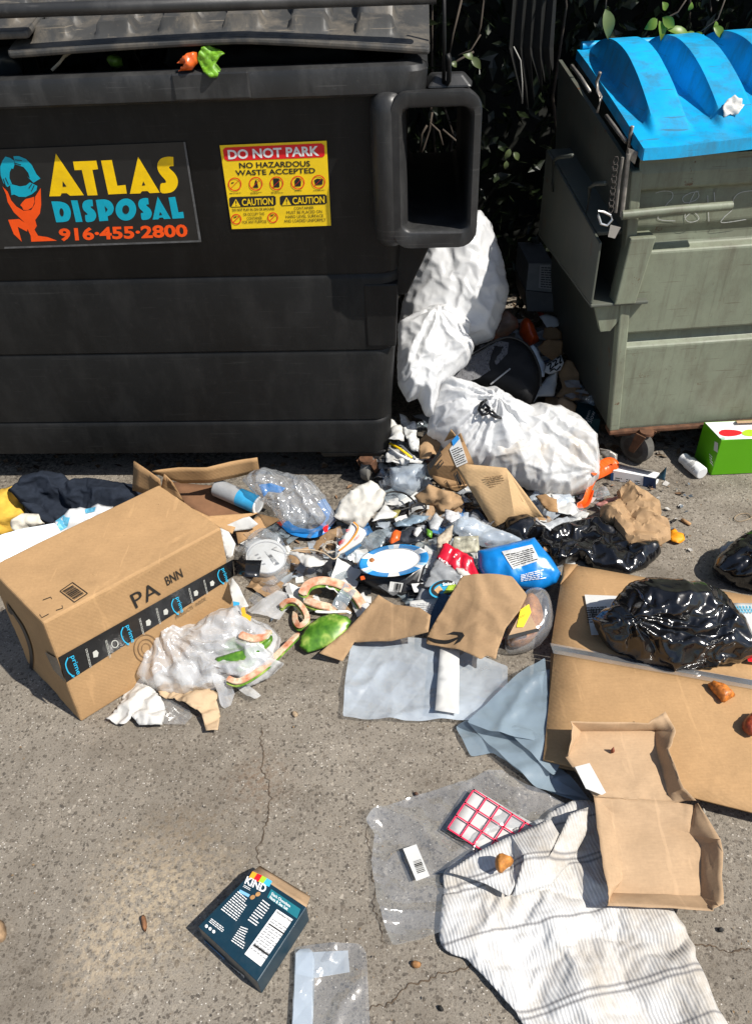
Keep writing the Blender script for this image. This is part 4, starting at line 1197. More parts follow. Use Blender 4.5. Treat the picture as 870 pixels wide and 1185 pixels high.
marks('tape_end', [ZQ([(8, 432), (62, 462), (98, 566), (45, 510)])], lf_, tape.data.materials[0], tape, .0035)
pm('tape_end', [Vector(fr_.at(*ZQ([(830, 28)])[0], .003)), Vector(fr_.at(*ZQ([(836, 100)])[0], .003)), (300, 668, .245), (303, 648, .25), (285, 648, .26), (283, 667, .252)], [(0, 1, 5, 4), (4, 5, 2, 3)], tape.data.materials[0], tape, 2, .002, 20, .0006)
txt = []
for (cx, cy, sc) in ((132, 492, 1), (372, 355, .92), (590, 228, .82), (789, 98, .74)):
    f = lambda x, y: ZQ([(cx+x*sc, cy+y*sc)])[0]
    txt.append(('prime', f(-16, -36), f(12, 46), f(36, 32), f(8, -48), .01))
cy_ = plain('tape_blue', (.03, .45, .72), .4, .05, 10)
text('tape_lettering', txt, fr_, cy_, tape, .004)
sm = []
for (cx, cy, sc) in ((132, 492, 1), (372, 355, .92), (590, 228, .82), (789, 98, .74)):
    sm.append(strokep(ZQ([(cx+x*sc, cy+y*sc) for x, y in curve([(-22, -34), (-32, -5), (-20, 30), (2, 48)], 5)]), 1.4*sc))
    sm[-1] += strokep(ZQ([(cx+x*sc, cy+y*sc) for x, y in [(-6, 48), (5, 52), (4, 42)]]), 1.0*sc)
for q in sm: marks('tape_smile', q, fr_, cy_, tape, .004)
wt_ = plain('tape_white', (.55, .55, .50), .5, .1, 20)
bq = []; ic = []
for (cx, cy, sc, ix, iy) in ((197, 462, 1, 230, 442), (283, 422, .95, 315, 398), (430, 325, .9, 461, 305), (503, 278, .85, 537, 258), (645, 188, .8, 669, 176), (710, 150, .75, 740, 133)):
    g = lambda x, y: ZQ([(cx+x*sc, cy+y*sc)])[0]
    bq.append((tuple(g(*p) for p in ((-12, -40), (8, 42), (18, 36), (-2, -46))), 2, 1.2)); ic.append((ix, iy, sc))
bars('tape_print', bq, fr_, wt_, tape, .004)
for n_, (x, y, sc) in enumerate(ic):
    if n_ in (1,): marks('tape_icon', [ZQ(q) for q in ringp(x, y, 16, 18, 4, 16)], fr_, wt_, tape, .004)
    else: marks('tape_icon', [ZQ([(x-12*sc, y-8*sc), (x+4*sc, y-18*sc), (x+14*sc, y-6*sc), (x+10*sc, y+12*sc), (x-8*sc, y+16*sc)])], fr_, wt_, tape, .004)
q = lambda *p: tuple(ZQ(p))
text('box_lettering', [('PA',)+q((408, 243), (518, 180), (492, 122), (380, 184)), ('BNN',)+q((545, 143), (615, 104), (602, 66), (532, 106))], fr_, M['ink'], sbox, .003)
text('small_print', [('PRODUCTS \u00b7 INSIDE',)+q((584, 290), (715, 205), (710, 192), (579, 277))], fr_, plain('faded_ink', (.10, .07, .04), .8, .1, 20), sbox, .003)
marks('seal', [ZQ(p) for p in ringp(452, 418, 54, 62, 3, 28)+ringp(452, 418, 36, 42, 3, 24)+ringp(452, 418, 20, 24, 2, 18)], fr_, plain('seal_ink', (.17, .10, .05), .8, .1, 20), sbox, .003)
bo = [(75, 166), (130, 128), (196, 176), (138, 214)]
marks('code_frame', [z for i in range(4) for z in strokep(ZQ([bo[i], bo[(i+1) % 4]]), .8)], tp_, M['ink'], sbox, .0028)
barcode('barcode', tuple(ZQ([(136, 203), (181, 176), (131, 140), (86, 166)])), tp_, M['ink'], sbox, 20, .0028, 3, False)
marks('corner_mark', [z for st in ([(0, 205), (34, 192), (40, 200)], [(58, 250), (88, 240), (84, 228)], [(-14, 268), (-4, 282), (26, 266)]) for z in strokep(ZQ(st), .7)], tp_, M['ink'], sbox, .0028)
marks('smile_arrow', strokep(ZF(curve([(30, 392), (70, 450), (96, 520), (98, 580), (85, 625), (65, 648)], 8)), [1.5+2.2*math.sin(math.pi*min(1, i/38)) for i in range(41)][:41])+[ZF([(20, 372), (48, 410), (36, 412), (26, 400)])], lf_, M['ink'], sbox, .003)
# ------------------------------------------------------------------ big flattened box with things on it
fb_ = thing('flattened_box', 'large flattened brown cardboard box lying under a black trash bag', 'cardboard box', onz(760, 800))
zt = .055
pm('panel', [(652, 652, zt), (1010, 714, zt), (1010, 812, zt), (637, 747, zt)], [(0, 1, 2, 3)], M['card'], fb_, 7, .005, 5, .005, 2)
pm('panel', [(641, 752, zt+.004), (1010, 818, zt+.004), (1010, 976, zt-.012), (628, 879, zt-.008)], [(0, 1, 2, 3)], M['card'], fb_, 7, .006, 4, .005, 3)
pm('panel', [(637, 756, zt-.012), (1000, 826, zt-.012), (1000, 962, zt-.03), (632, 884, zt-.028)], [(0, 1, 2, 3)], M['card2'], fb_, 5, .005, 4, .006, 4)
pm('panel', [(652, 664, zt-.022), (1000, 728, zt-.022), (1000, 950, zt-.04), (640, 868, zt-.04)], [(0, 1, 2, 3)], M['card2'], fb_, 5, .004, 4, .006, 5)
pm('flap', [(652, 652, zt+.004), (668, 653, zt+.004), (648, 676, zt+.012), (648, 674, zt+.004)], [(0, 1, 2, 3)], M['card2'], fb_, 1, .001, 9, .004, 6)
pm('tape', [(636, 744, zt+.006), (1008, 812, zt+.006), (1008, 822, zt+.008), (640, 756, zt+.009)], [(0, 1, 2, 3)], M['film'], fb_, 6, .003, 14, 0, 7)
pm('seam_gap', [(640, 747, zt+.005), (870, 787, zt+.005), (870, 793, zt+.005), (640, 751, zt+.005)], [(0, 1, 2, 3)], M['ink'], fb_, 1, .001, 14, .001, 7)
lbp = flat(zt+.0085)
lb1 = marks('shipping_label', [ZI([(245, 155), (480, 164), (500, 300), (270, 306)])], lbp, M['paper'], fb_, .0)
bars('label_print', [(tuple(ZI([(256, 262), (330, 258), (326, 196), (250, 200)])), 7, 1.5)], lbp, M['ink'], lb1, .0008)
barcode('barcode', tuple(ZI([(262, 240), (330, 236), (326, 204), (258, 208)])), lbp, M['ink'], lb1, 18, .001)
lf = sheet('leaflet', ZI([(795, 190), (960, 186), (990, 430), (850, 405), (830, 300)]), zt+.006, M['paper'], None, .0008, .02, .006, 8, seed=4)
T(lf, 'white printed leaflet with blue pattern on the flattened box at the right edge', 'leaflet')
pp = flat(lf.location.z+.0085)
pb2 = plain('print_cyan', (.08, .42, .60), .6, .1, 20)
marks('leaflet_pattern', [z for x in range(0, 90, 12) for z in strokep(ZI([(808+x, 196), (822+x, 222)]), 1.0)+strokep(ZI([(826+x, 196), (812+x, 222)]), .9)], pp, pb2, lf, 0)
marks('leaflet_picture', [ZI([(822, 252), (845, 250), (858, 268), (838, 276)]), ZI([(848, 380), (900, 384), (900, 410), (855, 404)])], pp, M['red'], lf, .0, True)
bb = puff('trash_bag', ZI([(285, 262), (330, 215), (390, 160), (430, 118), (500, 97), (600, 100), (680, 122), (760, 170), (812, 230), (850, 310), (855, 375), (800, 405), (700, 428), (560, 436), (460, 405), (380, 375), (330, 330)]), pl3((690, 740, .085), (860, 740, .085), (780, 690, .165)), M['bbag'], None, .075, .06, .0075, .085, .012, 6, (720, 712), .026, 9, 3, 0, .002, 15, .45, zt+.002, fac=.020, ffr=5)
soft(bb, .16, .25, .1, floor=zt+.004)
T(bb, 'tied glossy black trash bag resting on the large flattened cardboard box', 'trash bag')
for (pxs, lab, col, z, s) in (([(700, 488), (715, 482), (760, 490), (790, 515), (812, 530), (785, 545), (760, 562), (745, 540), (720, 515)], 'orange triangular pizza scrap on the flattened box beside the black bag', (.55, .17, .025), .006, 3), ([(835, 625), (870, 590), (900, 600), (910, 660), (875, 688), (840, 668), (830, 650)], 'dark red food scrap on the flattened box at the right edge', (.26, .045, .018), .009, 5)):
    o = puff('food_scrap', ZI(pxs), flat(zt+.012), plain('scrap_%d' % s, col, .4, .7, 90, .5, .5, 160), None, .016, .004, .007, None, .004, 30, seed=s, crumple=.003)
    T(o, lab, 'food scrap')
# kraft tray, unfolded into two halves
tr = thing('takeout_tray', 'opened brown paper takeout tray with two halves and a white label', 'food tray', onz(740, 980))
Z1, Z2 = .078, .048
def m3_(lst): return [(*ZM([(x, y)])[0], z) for x, y, z in lst]
ptv = m3_([(128, 104, Z1), (440, 100, Z1), (450, 190, Z1), (500, 375, Z1-.006), (525, 408, Z1-.008), (320, 395, Z1-.008), (180, 385, Z1-.004), (60, 215, Z1),
          (80, 55, Z1+.035), (410, 60, Z1+.035), (488, 18, Z1+.045), (530, 100, Z1+.04), (508, 180, Z1+.04), (570, 345, Z1+.03), (620, 400, Z1+.02), (66, 190, Z1+.03)])
tl1 = pm('tray_lid', ptv, [(0, 1, 2, 3, 4, 5, 6, 7), (0, 8, 9, 1), (1, 9, 10, 11), (1, 11, 12, 2), (2, 12, 13, 3), (3, 13, 14, 4), (0, 7, 15, 8)], M['kraft2'], tr, 4, .006, 12, .0012, 3, .004)
pbv = m3_([(180, 388, Z1-.006), (320, 396, Z1-.008), (525, 410, Z1-.006), (615, 430, Z2+.02), (590, 545, Z2), (640, 600, Z2), (640, 815, Z2-.008), (245, 800, Z2-.008), (305, 740, Z2), (275, 470, Z2+.01),
          (735, 580, Z2+.035), (742, 850, Z2+.026), (690, 884, Z2+.018), (240, 862, Z2+.012), (238, 790, Z2+.02), (205, 620, Z2+.026), (632, 420, Z1)])
tl2 = pm('tray_base', pbv, [(0, 1, 2, 3, 4, 5, 6, 7, 8, 9), (3, 16, 10, 4), (4, 10, 5), (5, 10, 11, 6), (6, 11, 12), (7, 6, 12, 13), (8, 7, 13, 14), (9, 8, 14, 15), (0, 9, 15)], M['kraft2'], tr, 4, .006, 12, .0012, 5, .004)
soft(tl1, .035, .3, 2.0, ang=35, sub=0); soft(tl2, .035, .3, 2.0, ang=35, sub=0)
lp = flat(Z1+.008)
marks('label', [ZM([(94, 255), (158, 238), (230, 368), (212, 378), (142, 350)])], lp, M['paper'], tr, .003)
sp = puff('crumb', ZM([(250, 178), (262, 174), (270, 186), (262, 196), (252, 190)]), flat(Z1+.006), plain('crumb_red', (.22, .06, .03), .6, .3, 60), None, .003, .001, .004)
T(sp, 'tiny reddish crumb in the upper half of the paper tray', 'crumb')
# ------------------------------------------------------------------ striped towel
ta, tb = onz(570, 1112), onz(772, 1065)
ang = math.atan2((tb-ta).y, (tb-ta).x)
def towel_mat():
    m, nt, bs, N, L = nodes('striped_towel')
    t = N.new('ShaderNodeTexCoord'); mp = N.new('ShaderNodeMapping'); mp.vector_type = 'TEXTURE'
    wn = noi(N, L, 7, 2, .5, t.outputs['Object']); wv = mixc(N, L, .03, t.outputs['Object'], wn.outputs[1], 'ADD')
    L.new(wv, mp.inputs[0]); mp.inputs['Rotation'].default_value = (0, 0, ang)
    wa = N.new('ShaderNodeTexWave'); wa.wave_type = 'BANDS'; wa.bands_direction = 'X'; L.new(mp.outputs[0], wa.inputs['Vector'])
    wa.inputs['Scale'].default_value = 46; wa.inputs['Distortion'].default_value = 2.2; wa.inputs['Detail'].default_value = 2
    st = noi(N, L, 7, 6, .7, t.outputs['Object'])
    c = ramp(N, L, wa.outputs[0], [(.0, (.49, .48, .465)), (.12, (.61, .60, .58)), (.5, (.60, .595, .58))])
    c = mixc(N, L, ramp(N, L, st.outputs[0], [(.45, 0.0), (.66, .7)]), c, (.34, .29, .225))
    sx = N.new('ShaderNodeSeparateXYZ'); L.new(mp.outputs[0], sx.inputs[0])
    gp_ = noi(N, L, 26, 3, .6, t.outputs['Object'])
    for y0 in (-.17, -.105, -.095, .035, .125, .135, .215, .30):
        mt = N.new('ShaderNodeMath'); mt.operation = 'SUBTRACT'; L.new(sx.outputs[1], mt.inputs[0]); mt.inputs[1].default_value = y0
        ab = N.new('ShaderNodeMath'); ab.operation = 'ABSOLUTE'; L.new(mt.outputs[0], ab.inputs[0])
        f = ramp(N, L, ab.outputs[0], [(.0012, .8), (.0028, 0.0)])
        c = mixc(N, L, f, c, (.13, .125, .13))
    L.new(c, bs.inputs['Base Color']); bs.inputs['Roughness'].default_value = .95; bs.inputs['Specular IOR Level'].default_value = .05
    bs.inputs['Sheen Weight'].default_value = .2
    fn = noi(N, L, 500, 2, .5, t.outputs['Object'])
    hh = mixc(N, L, .3, wa.outputs[1], fn.outputs[1]); bump(N, L, bs, hh, .5, .002)
    return m
M['towel'] = towel_mat()
tw = thing('towel', 'dirty white towel with thin grey stripes crumpled on the ground', 'towel', onz(660, 1080))
def hft(u, v, q, d):
    a = q.x*math.cos(ang)+q.y*math.sin(ang)
    return .014*(1+noise.noise(V((a*11, q.y*3.0, 2)))) + 0.012*abs(noise.noise(V((a*5, q.y*9, 6)))) + .006*facet(q, 6, 5, 77) - .008*math.exp(-d/.012)
twc = sheet('cloth', ZK([(40, 258), (110, 215), (210, 160), (300, 118), (360, 90), (440, 78), (475, 130), (520, 260), (600, 330), (640, 365), (700, 480), (780, 665), (900, 850), (420, 880), (330, 760), (240, 660), (190, 600), (100, 500), (50, 480), (25, 450), (32, 380), (36, 300)]), .003, M['towel'], tw, .0018, .0085, .006, 9, ridge=.003, rsc=16, hf=hft, seed=8, rnd=1)
soft(twc, .07, .15, 1.0)
# the folded-back corner and the raised fold
fc_ = pm('folded_corner', [(*ZK([p])[0], z) for p, z in (((40, 256), 0.042), ((120, 205), 0.048), ((215, 158), 0.058), ((320, 112), 0.062), ((345, 150), 0.072), ((318, 215), 0.084), ((250, 212), 0.087), ((232, 270), 0.064), ((208, 322), 0.052), ((150, 292), 0.052), ((90, 270), 0.046))], [(0, 1, 10), (1, 9, 10), (1, 2, 9), (2, 8, 9), (2, 7, 8), (2, 6, 7), (2, 3, 6), (3, 4, 6), (4, 5, 6)], M['towel'], tw, 5, .007, 16, .002, 9, .003)
rf_ = pm('raised_fold', [(*ZK([p])[0], z) for p, z in (((250, 208), 0.090), ((318, 215), 0.087), ((350, 150), 0.074), ((372, 100), 0.062), ((425, 80), 0.057), ((420, 150), 0.047), ((380, 220), 0.048), ((320, 290), 0.046), ((260, 310), 0.048), ((218, 322), 0.048))], [(0, 1, 8, 9), (1, 7, 8), (1, 2, 6, 7), (2, 5, 6), (2, 3, 4, 5)], M['towel'], tw, 5, .008, 16, .002, 4, .004)
fs_ = puff('food_scrap', ZK([(172, 215), (182, 206), (205, 210), (222, 220), (218, 238), (200, 248), (188, 262), (176, 255), (170, 235)]), pl3((570, 1010, .078), (600, 1010, .086), (585, 990, .086)), plain('crust', (.50, .20, .04), .6, .5, 90, .4, .4, 150), None, .016, .004, .006, None, .004, 40, seed=6)
T(fs_, 'golden brown crust scrap lying on the folded corner of the striped towel', 'food scrap')
# ------------------------------------------------------------------ grey mailers, clear bags
gm = [([(630, 762), (636, 860), (570, 848), (540, 836), (600, 780)], .044, 'uppermost grey plastic mailer fanned out beside the flattened box'), ([(560, 822), (605, 785), (640, 775), (650, 880), (640, 900)], .031, 'second grey plastic mailer from the top of the fan'), ([(540, 836), (568, 828), (640, 900), (680, 925), (620, 912), (574, 872)], .019, 'long grey plastic mailer beneath the fan of mailers'), ([(527, 842), (548, 828), (600, 850), (668, 910), (690, 936), (630, 915), (570, 872), (545, 876)], .008, 'lowest grey plastic mailer flat on the ground')]
for i, (p, z, lab) in enumerate(gm):
    o = sheet('plastic_mailer', p, z, M['greyf'], None, .0008, .012, .008, 9, ridge=.003, rsc=12, seed=20+i, fac=.004, ffr=7, lowfloor=True, spike=.010, ssp=6)
    T(o, lab, 'mailer', 'grey plastic mailers fanned out'); soft(o, .015, .6, 3.0)
cb = thing('plastic_bag', 'large flat clear plastic bag with a barcode label beside the towel', 'plastic bag', onz(520, 990))
cbf = sheet('film', ZJ([(65, 255), (90, 225), (200, 180), (350, 135), (490, 98), (560, 150), (690, 205), (720, 230), (560, 300), (330, 410), (300, 600), (240, 622), (150, 645), (130, 600), (100, 500), (82, 380), (92, 290)]), .003, M['clearbag'], cb, .0006, .010, .012, 6, ridge=.006, rsc=11, seed=11, fac=.004, ffr=7, edge_up=.008, spike=.020, ssp=6)
soft(cbf, .03, .5, 1.5)
lbc = marks('label', [ZJ([(180, 332), (222, 318), (264, 418), (222, 434)])], flat(.022), M['paper'], cb, 0)
barcode('barcode', tuple(ZJ([(226, 410), (250, 402), (236, 364), (212, 372)])), flat(.022), M['ink'], lbc, 12, .0012, 5, False)
stk = thing('sticker_sheet', 'white sticker sheet with a pink red grid on the clear bag', 'sticker sheet', onz(570, 945, .024))
sp_ = flat(.026)
q0 = [ZJ([p])[0] for p in ((316, 268), (428, 342), (600, 262), (400, 142))]
sheet('sticker_backing', [q0[0], (562, 986), (585, 975), (621, 956), q0[3]], .022, M['paper'], stk, .0006, .02, .003, 8, seed=3)
pk_ = plain('pink_red', (.85, .03, .09), .5, .1, 30)
def gq_(u, v):                                      # across (along the long side), down
    a = V(ZJ([(402, 143)])[0]); b = V(ZJ([(318, 268)])[0]); c = V(ZJ([(636, 292)])[0]); 
    return tuple(a+(c-a)*u+(b-a)*v)
grid = []
for i in range(6):
    u = i*.172; grid += [[gq_(u, 0), gq_(u+.018, 0), gq_(u+.018, 1 if i < 3 else max(.0, 1.62-u*1.42)), gq_(u, 1 if i < 3 else max(.0, 1.62-u*1.42))]]
for j in range(4):
    v = j*.325; e = min(1.0, [.92, .80, .62, .46][j]); grid += [[gq_(0, v), gq_(e, v), gq_(e, v+.03), gq_(0, v+.03)]]
marks('red_grid', grid, sp_, pk_, stk, .004)
c2 = thing('plastic_bag', 'small clear plastic sleeve with a rolled edge near the bottom of the picture', 'plastic bag', onz(380, 1140))
c2f = sheet('film', ZL([(540, 460), (620, 452), (790, 448), (815, 480), (822, 600), (830, 760), (800, 900), (530, 900), (535, 700)]), .003, M['clearbag'], c2, .0006, .010, .006, 9, ridge=.004, rsc=14, seed=12, fac=.004, ffr=6, edge_up=.004, spike=.012, ssp=9)
soft(c2f, .02, .6, 1.5)
sheet('label', ZL([(545, 478), (745, 468), (752, 552), (615, 575), (545, 560)]), .014, M['milk'], c2, .0005, .02, .002, 9, seed=5)
sweep('rolled_edge', [(*ZL([(578, 465)])[0], .012), (*ZL([(574, 620)])[0], .012), (*ZL([(568, 760)])[0], .012), (*ZL([(560, 900)])[0], .012)], .038, .016, M['milk'], c2)
c3 = thing('plastic_bag', 'big milky clear plastic bag lying flat in front of the brown mailers', 'plastic bag', onz(490, 800))
c3f = sheet('film', ZH([(112, 182), (250, 186), (420, 200), (480, 215), (600, 262), (650, 282), (648, 390), (640, 465), (480, 472), (280, 470), (82, 460), (90, 330)]), .006, M['milk'], c3, .0008, .009, .022, 4, ridge=.006, rsc=9, seed=13, fac=.004, ffr=6, edge_up=.004, spike=.012, ssp=5)
soft(c3f, .008, .9, 2.0)
sheet('label_strip', ZH([(418, 205), (484, 222), (482, 438), (400, 428), (408, 320)]), .040, M['paper'], c3, .0005, .02, .006, 7, seed=14)
# ------------------------------------------------------------------ snack carton
kz = .06
kb = thing('snack_carton', 'small dark blue snack carton with printed panels lying on the concrete', 'carton', onz(295, 1080))
top = [onz(*p, kz) for p in ((292, 1008.7), (354.8, 1049.7), (298, 1136.3), (229.3, 1072))]
bot = [V((p.x, p.y, .002)) for p in top]
M['navy'] = plain('carton_navy', (.006, .030, .050), .35, .15, 20, .5, .1, 80, .25, (.05, .07, .08), 30)
k = MB(); k.hexa(bot[::-1], top[::-1]); cbx = k.build('carton', M['navy'], kb); recalc(cbx); bevel(cbx, .0015, 2)
kp_ = flat(kz); q = lambda *p: tuple(ZL(p))
marks('colour_tab', [ZL([(376, 162), (394, 170), (378, 194), (362, 184)])], kp_, plain('tab_orange', (.85, .35, .02), .5, .05, 10), kb, .001)
marks('colour_tab', [ZL([(394, 170), (414, 178), (398, 202), (378, 194)])], kp_, M['red'], kb, .001)
marks('colour_tab', [ZL([(414, 178), (432, 188), (416, 210), (398, 202)])], kp_, plain('tab_green', (.35, .55, .03), .5, .05, 10), kb, .001)
marks('colour_tab', [ZL([(432, 188), (452, 200), (440, 222), (416, 210)])], kp_, plain('tab_blue', (.05, .42, .68), .5, .05, 10), kb, .001)
text('brand_lettering', [('KIND',)+q((344, 208), (422, 246), (434, 216), (356, 180))+(.03,)], kp_, M['white'], kb, .0014)
teal = plain('teal_band', (.012, .16, .20), .5, .1, 10)
marks('teal_band', [ZL([(448, 230), (562, 308), (548, 345), (432, 262)])], kp_, teal, kb, .001)
text('band_lettering', [('Dark Chocolate',)+q((448, 252), (520, 302), (524, 292), (452, 242))+(.02,), ('Nuts & Sea Salt',)+q((440, 266), (510, 314), (515, 304), (446, 255))+(.02,)], kp_, M['white'], kb, .0014)
nf = marks('nutrition_panel', [ZL([(470, 308), (532, 348), (408, 530), (345, 482)])], kp_, M['white'], kb, .001)
text('panel_lettering', [('Nutrition Facts',)+q((468, 322), (526, 360), (530, 352), (472, 314))+(.02,)], kp_, M['ink'], nf, .0014)
bars('panel_print', [(q((366, 462), (424, 506), (512, 378), (455, 340)), 13, 2.2)], kp_, plain('panel_grey', (.3, .3, .3), .6, .1, 10), nf, .0014)
marks('panel_rule', [ZL([(440, 362), (500, 402), (497, 407), (437, 367)]), ZL([(382, 442), (440, 484), (436, 490), (378, 448)])], kp_, M['ink'], nf, .0016, True)
bars('fine_print', [(q((252, 310), (312, 356), (366, 275), (322, 236)), 10, 1.6), (q((356, 352), (390, 376), (448, 292), (418, 268)), 9, 1.8), (q((292, 432), (340, 466), (362, 382), (332, 372)), 8, 1.8), (q((206, 358), (258, 398), (272, 382), (218, 342)), 3, 1.6), (q((338, 222), (378, 244), (382, 234), (344, 212)), 2, 1.4)], kp_, M['white'], kb, .0012)
marks('blue_line', [ZL([(328, 232), (366, 252), (360, 262), (322, 242)])], kp_, plain('line_blue', (.2, .45, .7), .5, .05, 10), kb, .0011)
for x, y in ((376, 262), (397, 250)):
    marks('nut_picture', [ZL(ell(x, y, 11, 8, 14, -.6))], kp_, plain('nut', (.45, .24, .09), .6, .3, 80), kb, .0012)
for x, y in ((198, 374), (212, 384), (226, 395)): marks('icon', [ZL(ell(x, y, 6, 7, 10))], kp_, M['white'], kb, .0013)
sidep = Plane(top[2], (top[3]-top[2]).cross(V((0, 0, 1))))
marks('side_picture', [ZL([(190, 428), (268, 498), (272, 528), (188, 452)])], sidep, plain('side_blue', (.06, .17, .32), .5, .2, 30), kb, .0012)
sb_ = marks('side_label', [ZL([(274, 512), (344, 566), (344, 592), (274, 540)])], sidep, M['paper'], kb, .0012)
barcode('barcode', tuple(ZL([(278, 534), (340, 584), (340, 568), (278, 518)])), sidep, M['ink'], sb_, 14, .002)
pm('end_flap', [Vector(top[0]), Vector(top[1]), (*ZL([(600, 258)])[0], .02), (*ZL([(405, 140)])[0], .03)], [(0, 1, 2, 3)], M['kraft2'], kb, 3, .002, 20, .0008, 3)
# ------------------------------------------------------------------ brown paper mailers
em = thing('paper_mailer', 'flat brown paper mailer with a black smile arrow printed on it', 'mailer', onz(550, 720))
ep = pl3((500, 735, .05), (590, 755, .04), (550, 685, .10))
env_ = sheet('envelope', ZD([(480, 365), (560, 362), (652, 368), (704, 428), (678, 485), (630, 545), (602, 620), (596, 655), (565, 635), (545, 652), (470, 610), (355, 575), (362, 540), (430, 440)]), ep, M['kraft'], em, .002, .009, .010, 7, .03, 10, .001, 16, seed=15, fac=.006, ffr=8)
soft(env_, .03, .2, 3.0); simulate()
marks('smile_arrow', [ZD(p) for p in strokep(curve([(358, 556), (390, 568), (430, 570), (468, 556)], 8), [4+10*math.sin(math.pi*min(1, (i+4)/30)) for i in range(25)])+[[(424, 542), (450, 532), (484, 536), (490, 548), (474, 570), (452, 582), (470, 556), (466, 546)]]], Surf(env_), M['ink'], em, .0028)
pm('closing_strip', [(*ZD([p])[0], z) for p, z in (((470, 362), .118), ((486, 372), .116), ((440, 442), .10), ((420, 432), .10))], [(0, 1, 2, 3)], M['paper'], em, 2, .001, 20, .0006, 3)
pm('fold_flap', [(*ZD([p])[0], z) for p, z in (((604, 398), .105), ((640, 420), .10), ((650, 432), .10), ((612, 408), .106))], [(0, 1, 2, 3)], M['card2'], em, 2, .002, 20, .001, 3)
o = sheet('paper_bag', ZH([(0, 240), (60, 180), (130, 120), (205, 52), (260, 90), (345, 118), (380, 150), (372, 200), (250, 205), (120, 190), (80, 262)]), pl3((375, 765, .012), (490, 745, .02), (440, 702, .055)), M['kraft'], None, .002, .009, .016, 6, .05, 8, .002, 14, seed=17, fac=.006, ffr=7)
T(o, 'smooth brown paper bag lying half under the milky plastic bag', 'paper bag')
# bakery clamshell
cs = thing('bakery_clamshell', 'clear plastic bakery clamshell of bread with a yellow price sticker', 'food container', onz(612, 715))
bd = plain('bread', (.42, .18, .055), .7, .6, 45, .3, .6, 90)
puff('bread', ZD([(655, 470), (690, 405), (730, 390), (765, 430), (775, 490), (740, 560), (690, 590), (640, 585), (640, 540)]), pl3((610, 735, .03), (640, 735, .03), (620, 700, .06)), bd, cs, .035, .03, .008, None, .01, 22, seed=19)
puff('clear_shell', ZD([(632, 540), (660, 440), (690, 395), (740, 380), (790, 400), (810, 470), (800, 540), (750, 590), (690, 612), (635, 612)]), pl3((610, 735, .03), (640, 735, .03), (620, 700, .06)), M['film'], cs, .055, .035, .010, .03, .004, 15, seed=20, crumple=.003)
cp_ = pl3((590, 725, .092), (630, 735, .085), (610, 695, .12))
cd_ = marks('card_sleeve', [ZD([(706, 432), (755, 530), (640, 560), (650, 540)])], cp_, M['kraft2'], cs, .0)
marks('price_sticker', [ZD([(690, 452), (720, 432), (728, 462), (700, 515), (676, 515)])], cp_, plain('sticker_lemon', (.95, .72, .02), .5, .1, 20), cs, .003)
bars('sticker_print', [(tuple(ZD([(684, 486), (704, 476), (706, 466), (688, 474)])), 2, 3)], cp_, M['ink'], cs, .0045)
marks('black_band', [ZD([(645, 545), (754, 518), (757, 530), (642, 560)])], cp_, M['ink'], cs, .003)
# ------------------------------------------------------------------ white bags between the dumpsters
o = puff('trash_bag', ZN([(375, 18), (412, 60), (447, 190), (468, 280), (456, 345), (415, 452), (345, 475), (300, 500), (200, 500), (150, 460), (100, 400), (115, 330), (140, 250), (190, 130), (270, 60), (335, 25)]), Plane((.3, 2.47, .35), (-.1, -.85, .5)), M['wbag'], None, .11, .14, .011, .13, .02, 4, (552, 255), .03, 9, 31, 0, .003, 14, .5, fac=.016, ffr=3.5)
soft(o, .06, .3, .8)
T(o, 'tall peaked white trash bag standing behind the black fork sleeve', 'trash bag')
o = puff('trash_bag', ZN([(95, 405), (150, 375), (200, 355), (255, 348), (312, 372), (340, 415), (332, 455), (350, 490), (330, 540), (280, 580), (240, 620), (215, 720), (190, 715), (160, 660), (120, 665), (95, 600)]), Plane(V((.10, 2.16, .27)), (.1, -.65, .75)), M['wbag'], None, .07, .08, .008, .08, .012, 7, (500, 365), .03, 11, 32, 0, .003, 20, .5, fac=.028, ffr=5)
soft(o, .09, .3, .4)
T(o, 'crumpled white trash bag beside the black dumpster corner, in the sun', 'trash bag')
mp_ = Plane(V((.40, 2.10, .16)), (.05, -.62, .78))
o = puff('trash_bag', ZC([(330, 20), (350, 2), (372, -2), (420, 12), (500, 40), (545, 40), (600, 70), (660, 100), (705, 130), (722, 190), (712, 260), (690, 330), (640, 372), (560, 375), (480, 365), (400, 340), (330, 250), (275, 222), (290, 140), (310, 70)]), mp_, M['wbag'], None, .11, .11, .0075, .12, .012, 6, (566, 472), .05, 15, 33, 0, .003, 22, .5, fac=.024, ffr=5)
soft(o, .07, .35, .5)
T(o, 'plump white trash bag tied at the top with a black twist', 'trash bag')
km = MB()
kc = mp_.at(566, 474, .105)
def kpt(x, y, h): return mp_.at(*ZC([(x, y)])[0], h)
km.tube([kpt(515, 85, .12), kpt(495, 98, .14), kpt(486, 125, .145), kpt(500, 145, .15), kpt(520, 140, .155), kpt(528, 118, .15), kpt(512, 102, .15), kpt(500, 118, .15)], .006, 8)
km.tube([kpt(510, 120, .15), kpt(535, 140, .15), kpt(555, 152, .14), kpt(582, 160, .125)], [.005, .006, .007, .004], 8)
km.tube([kpt(520, 130, .16), kpt(540, 128, .155), kpt(560, 150, .14)], .004, 8)
kk = km.build('twist_tie', M['bbag'], None, True); T(kk, 'black plastic twist knotted round the neck of the plump white bag', 'tie')
rp_ = Plane(V((.62, 2.03, .10)), (.05, -.6, .8))
db = thing('trash_bag', 'stained white trash bag with an orange drawstring beside the caster', 'trash bag', onz(640, 570))
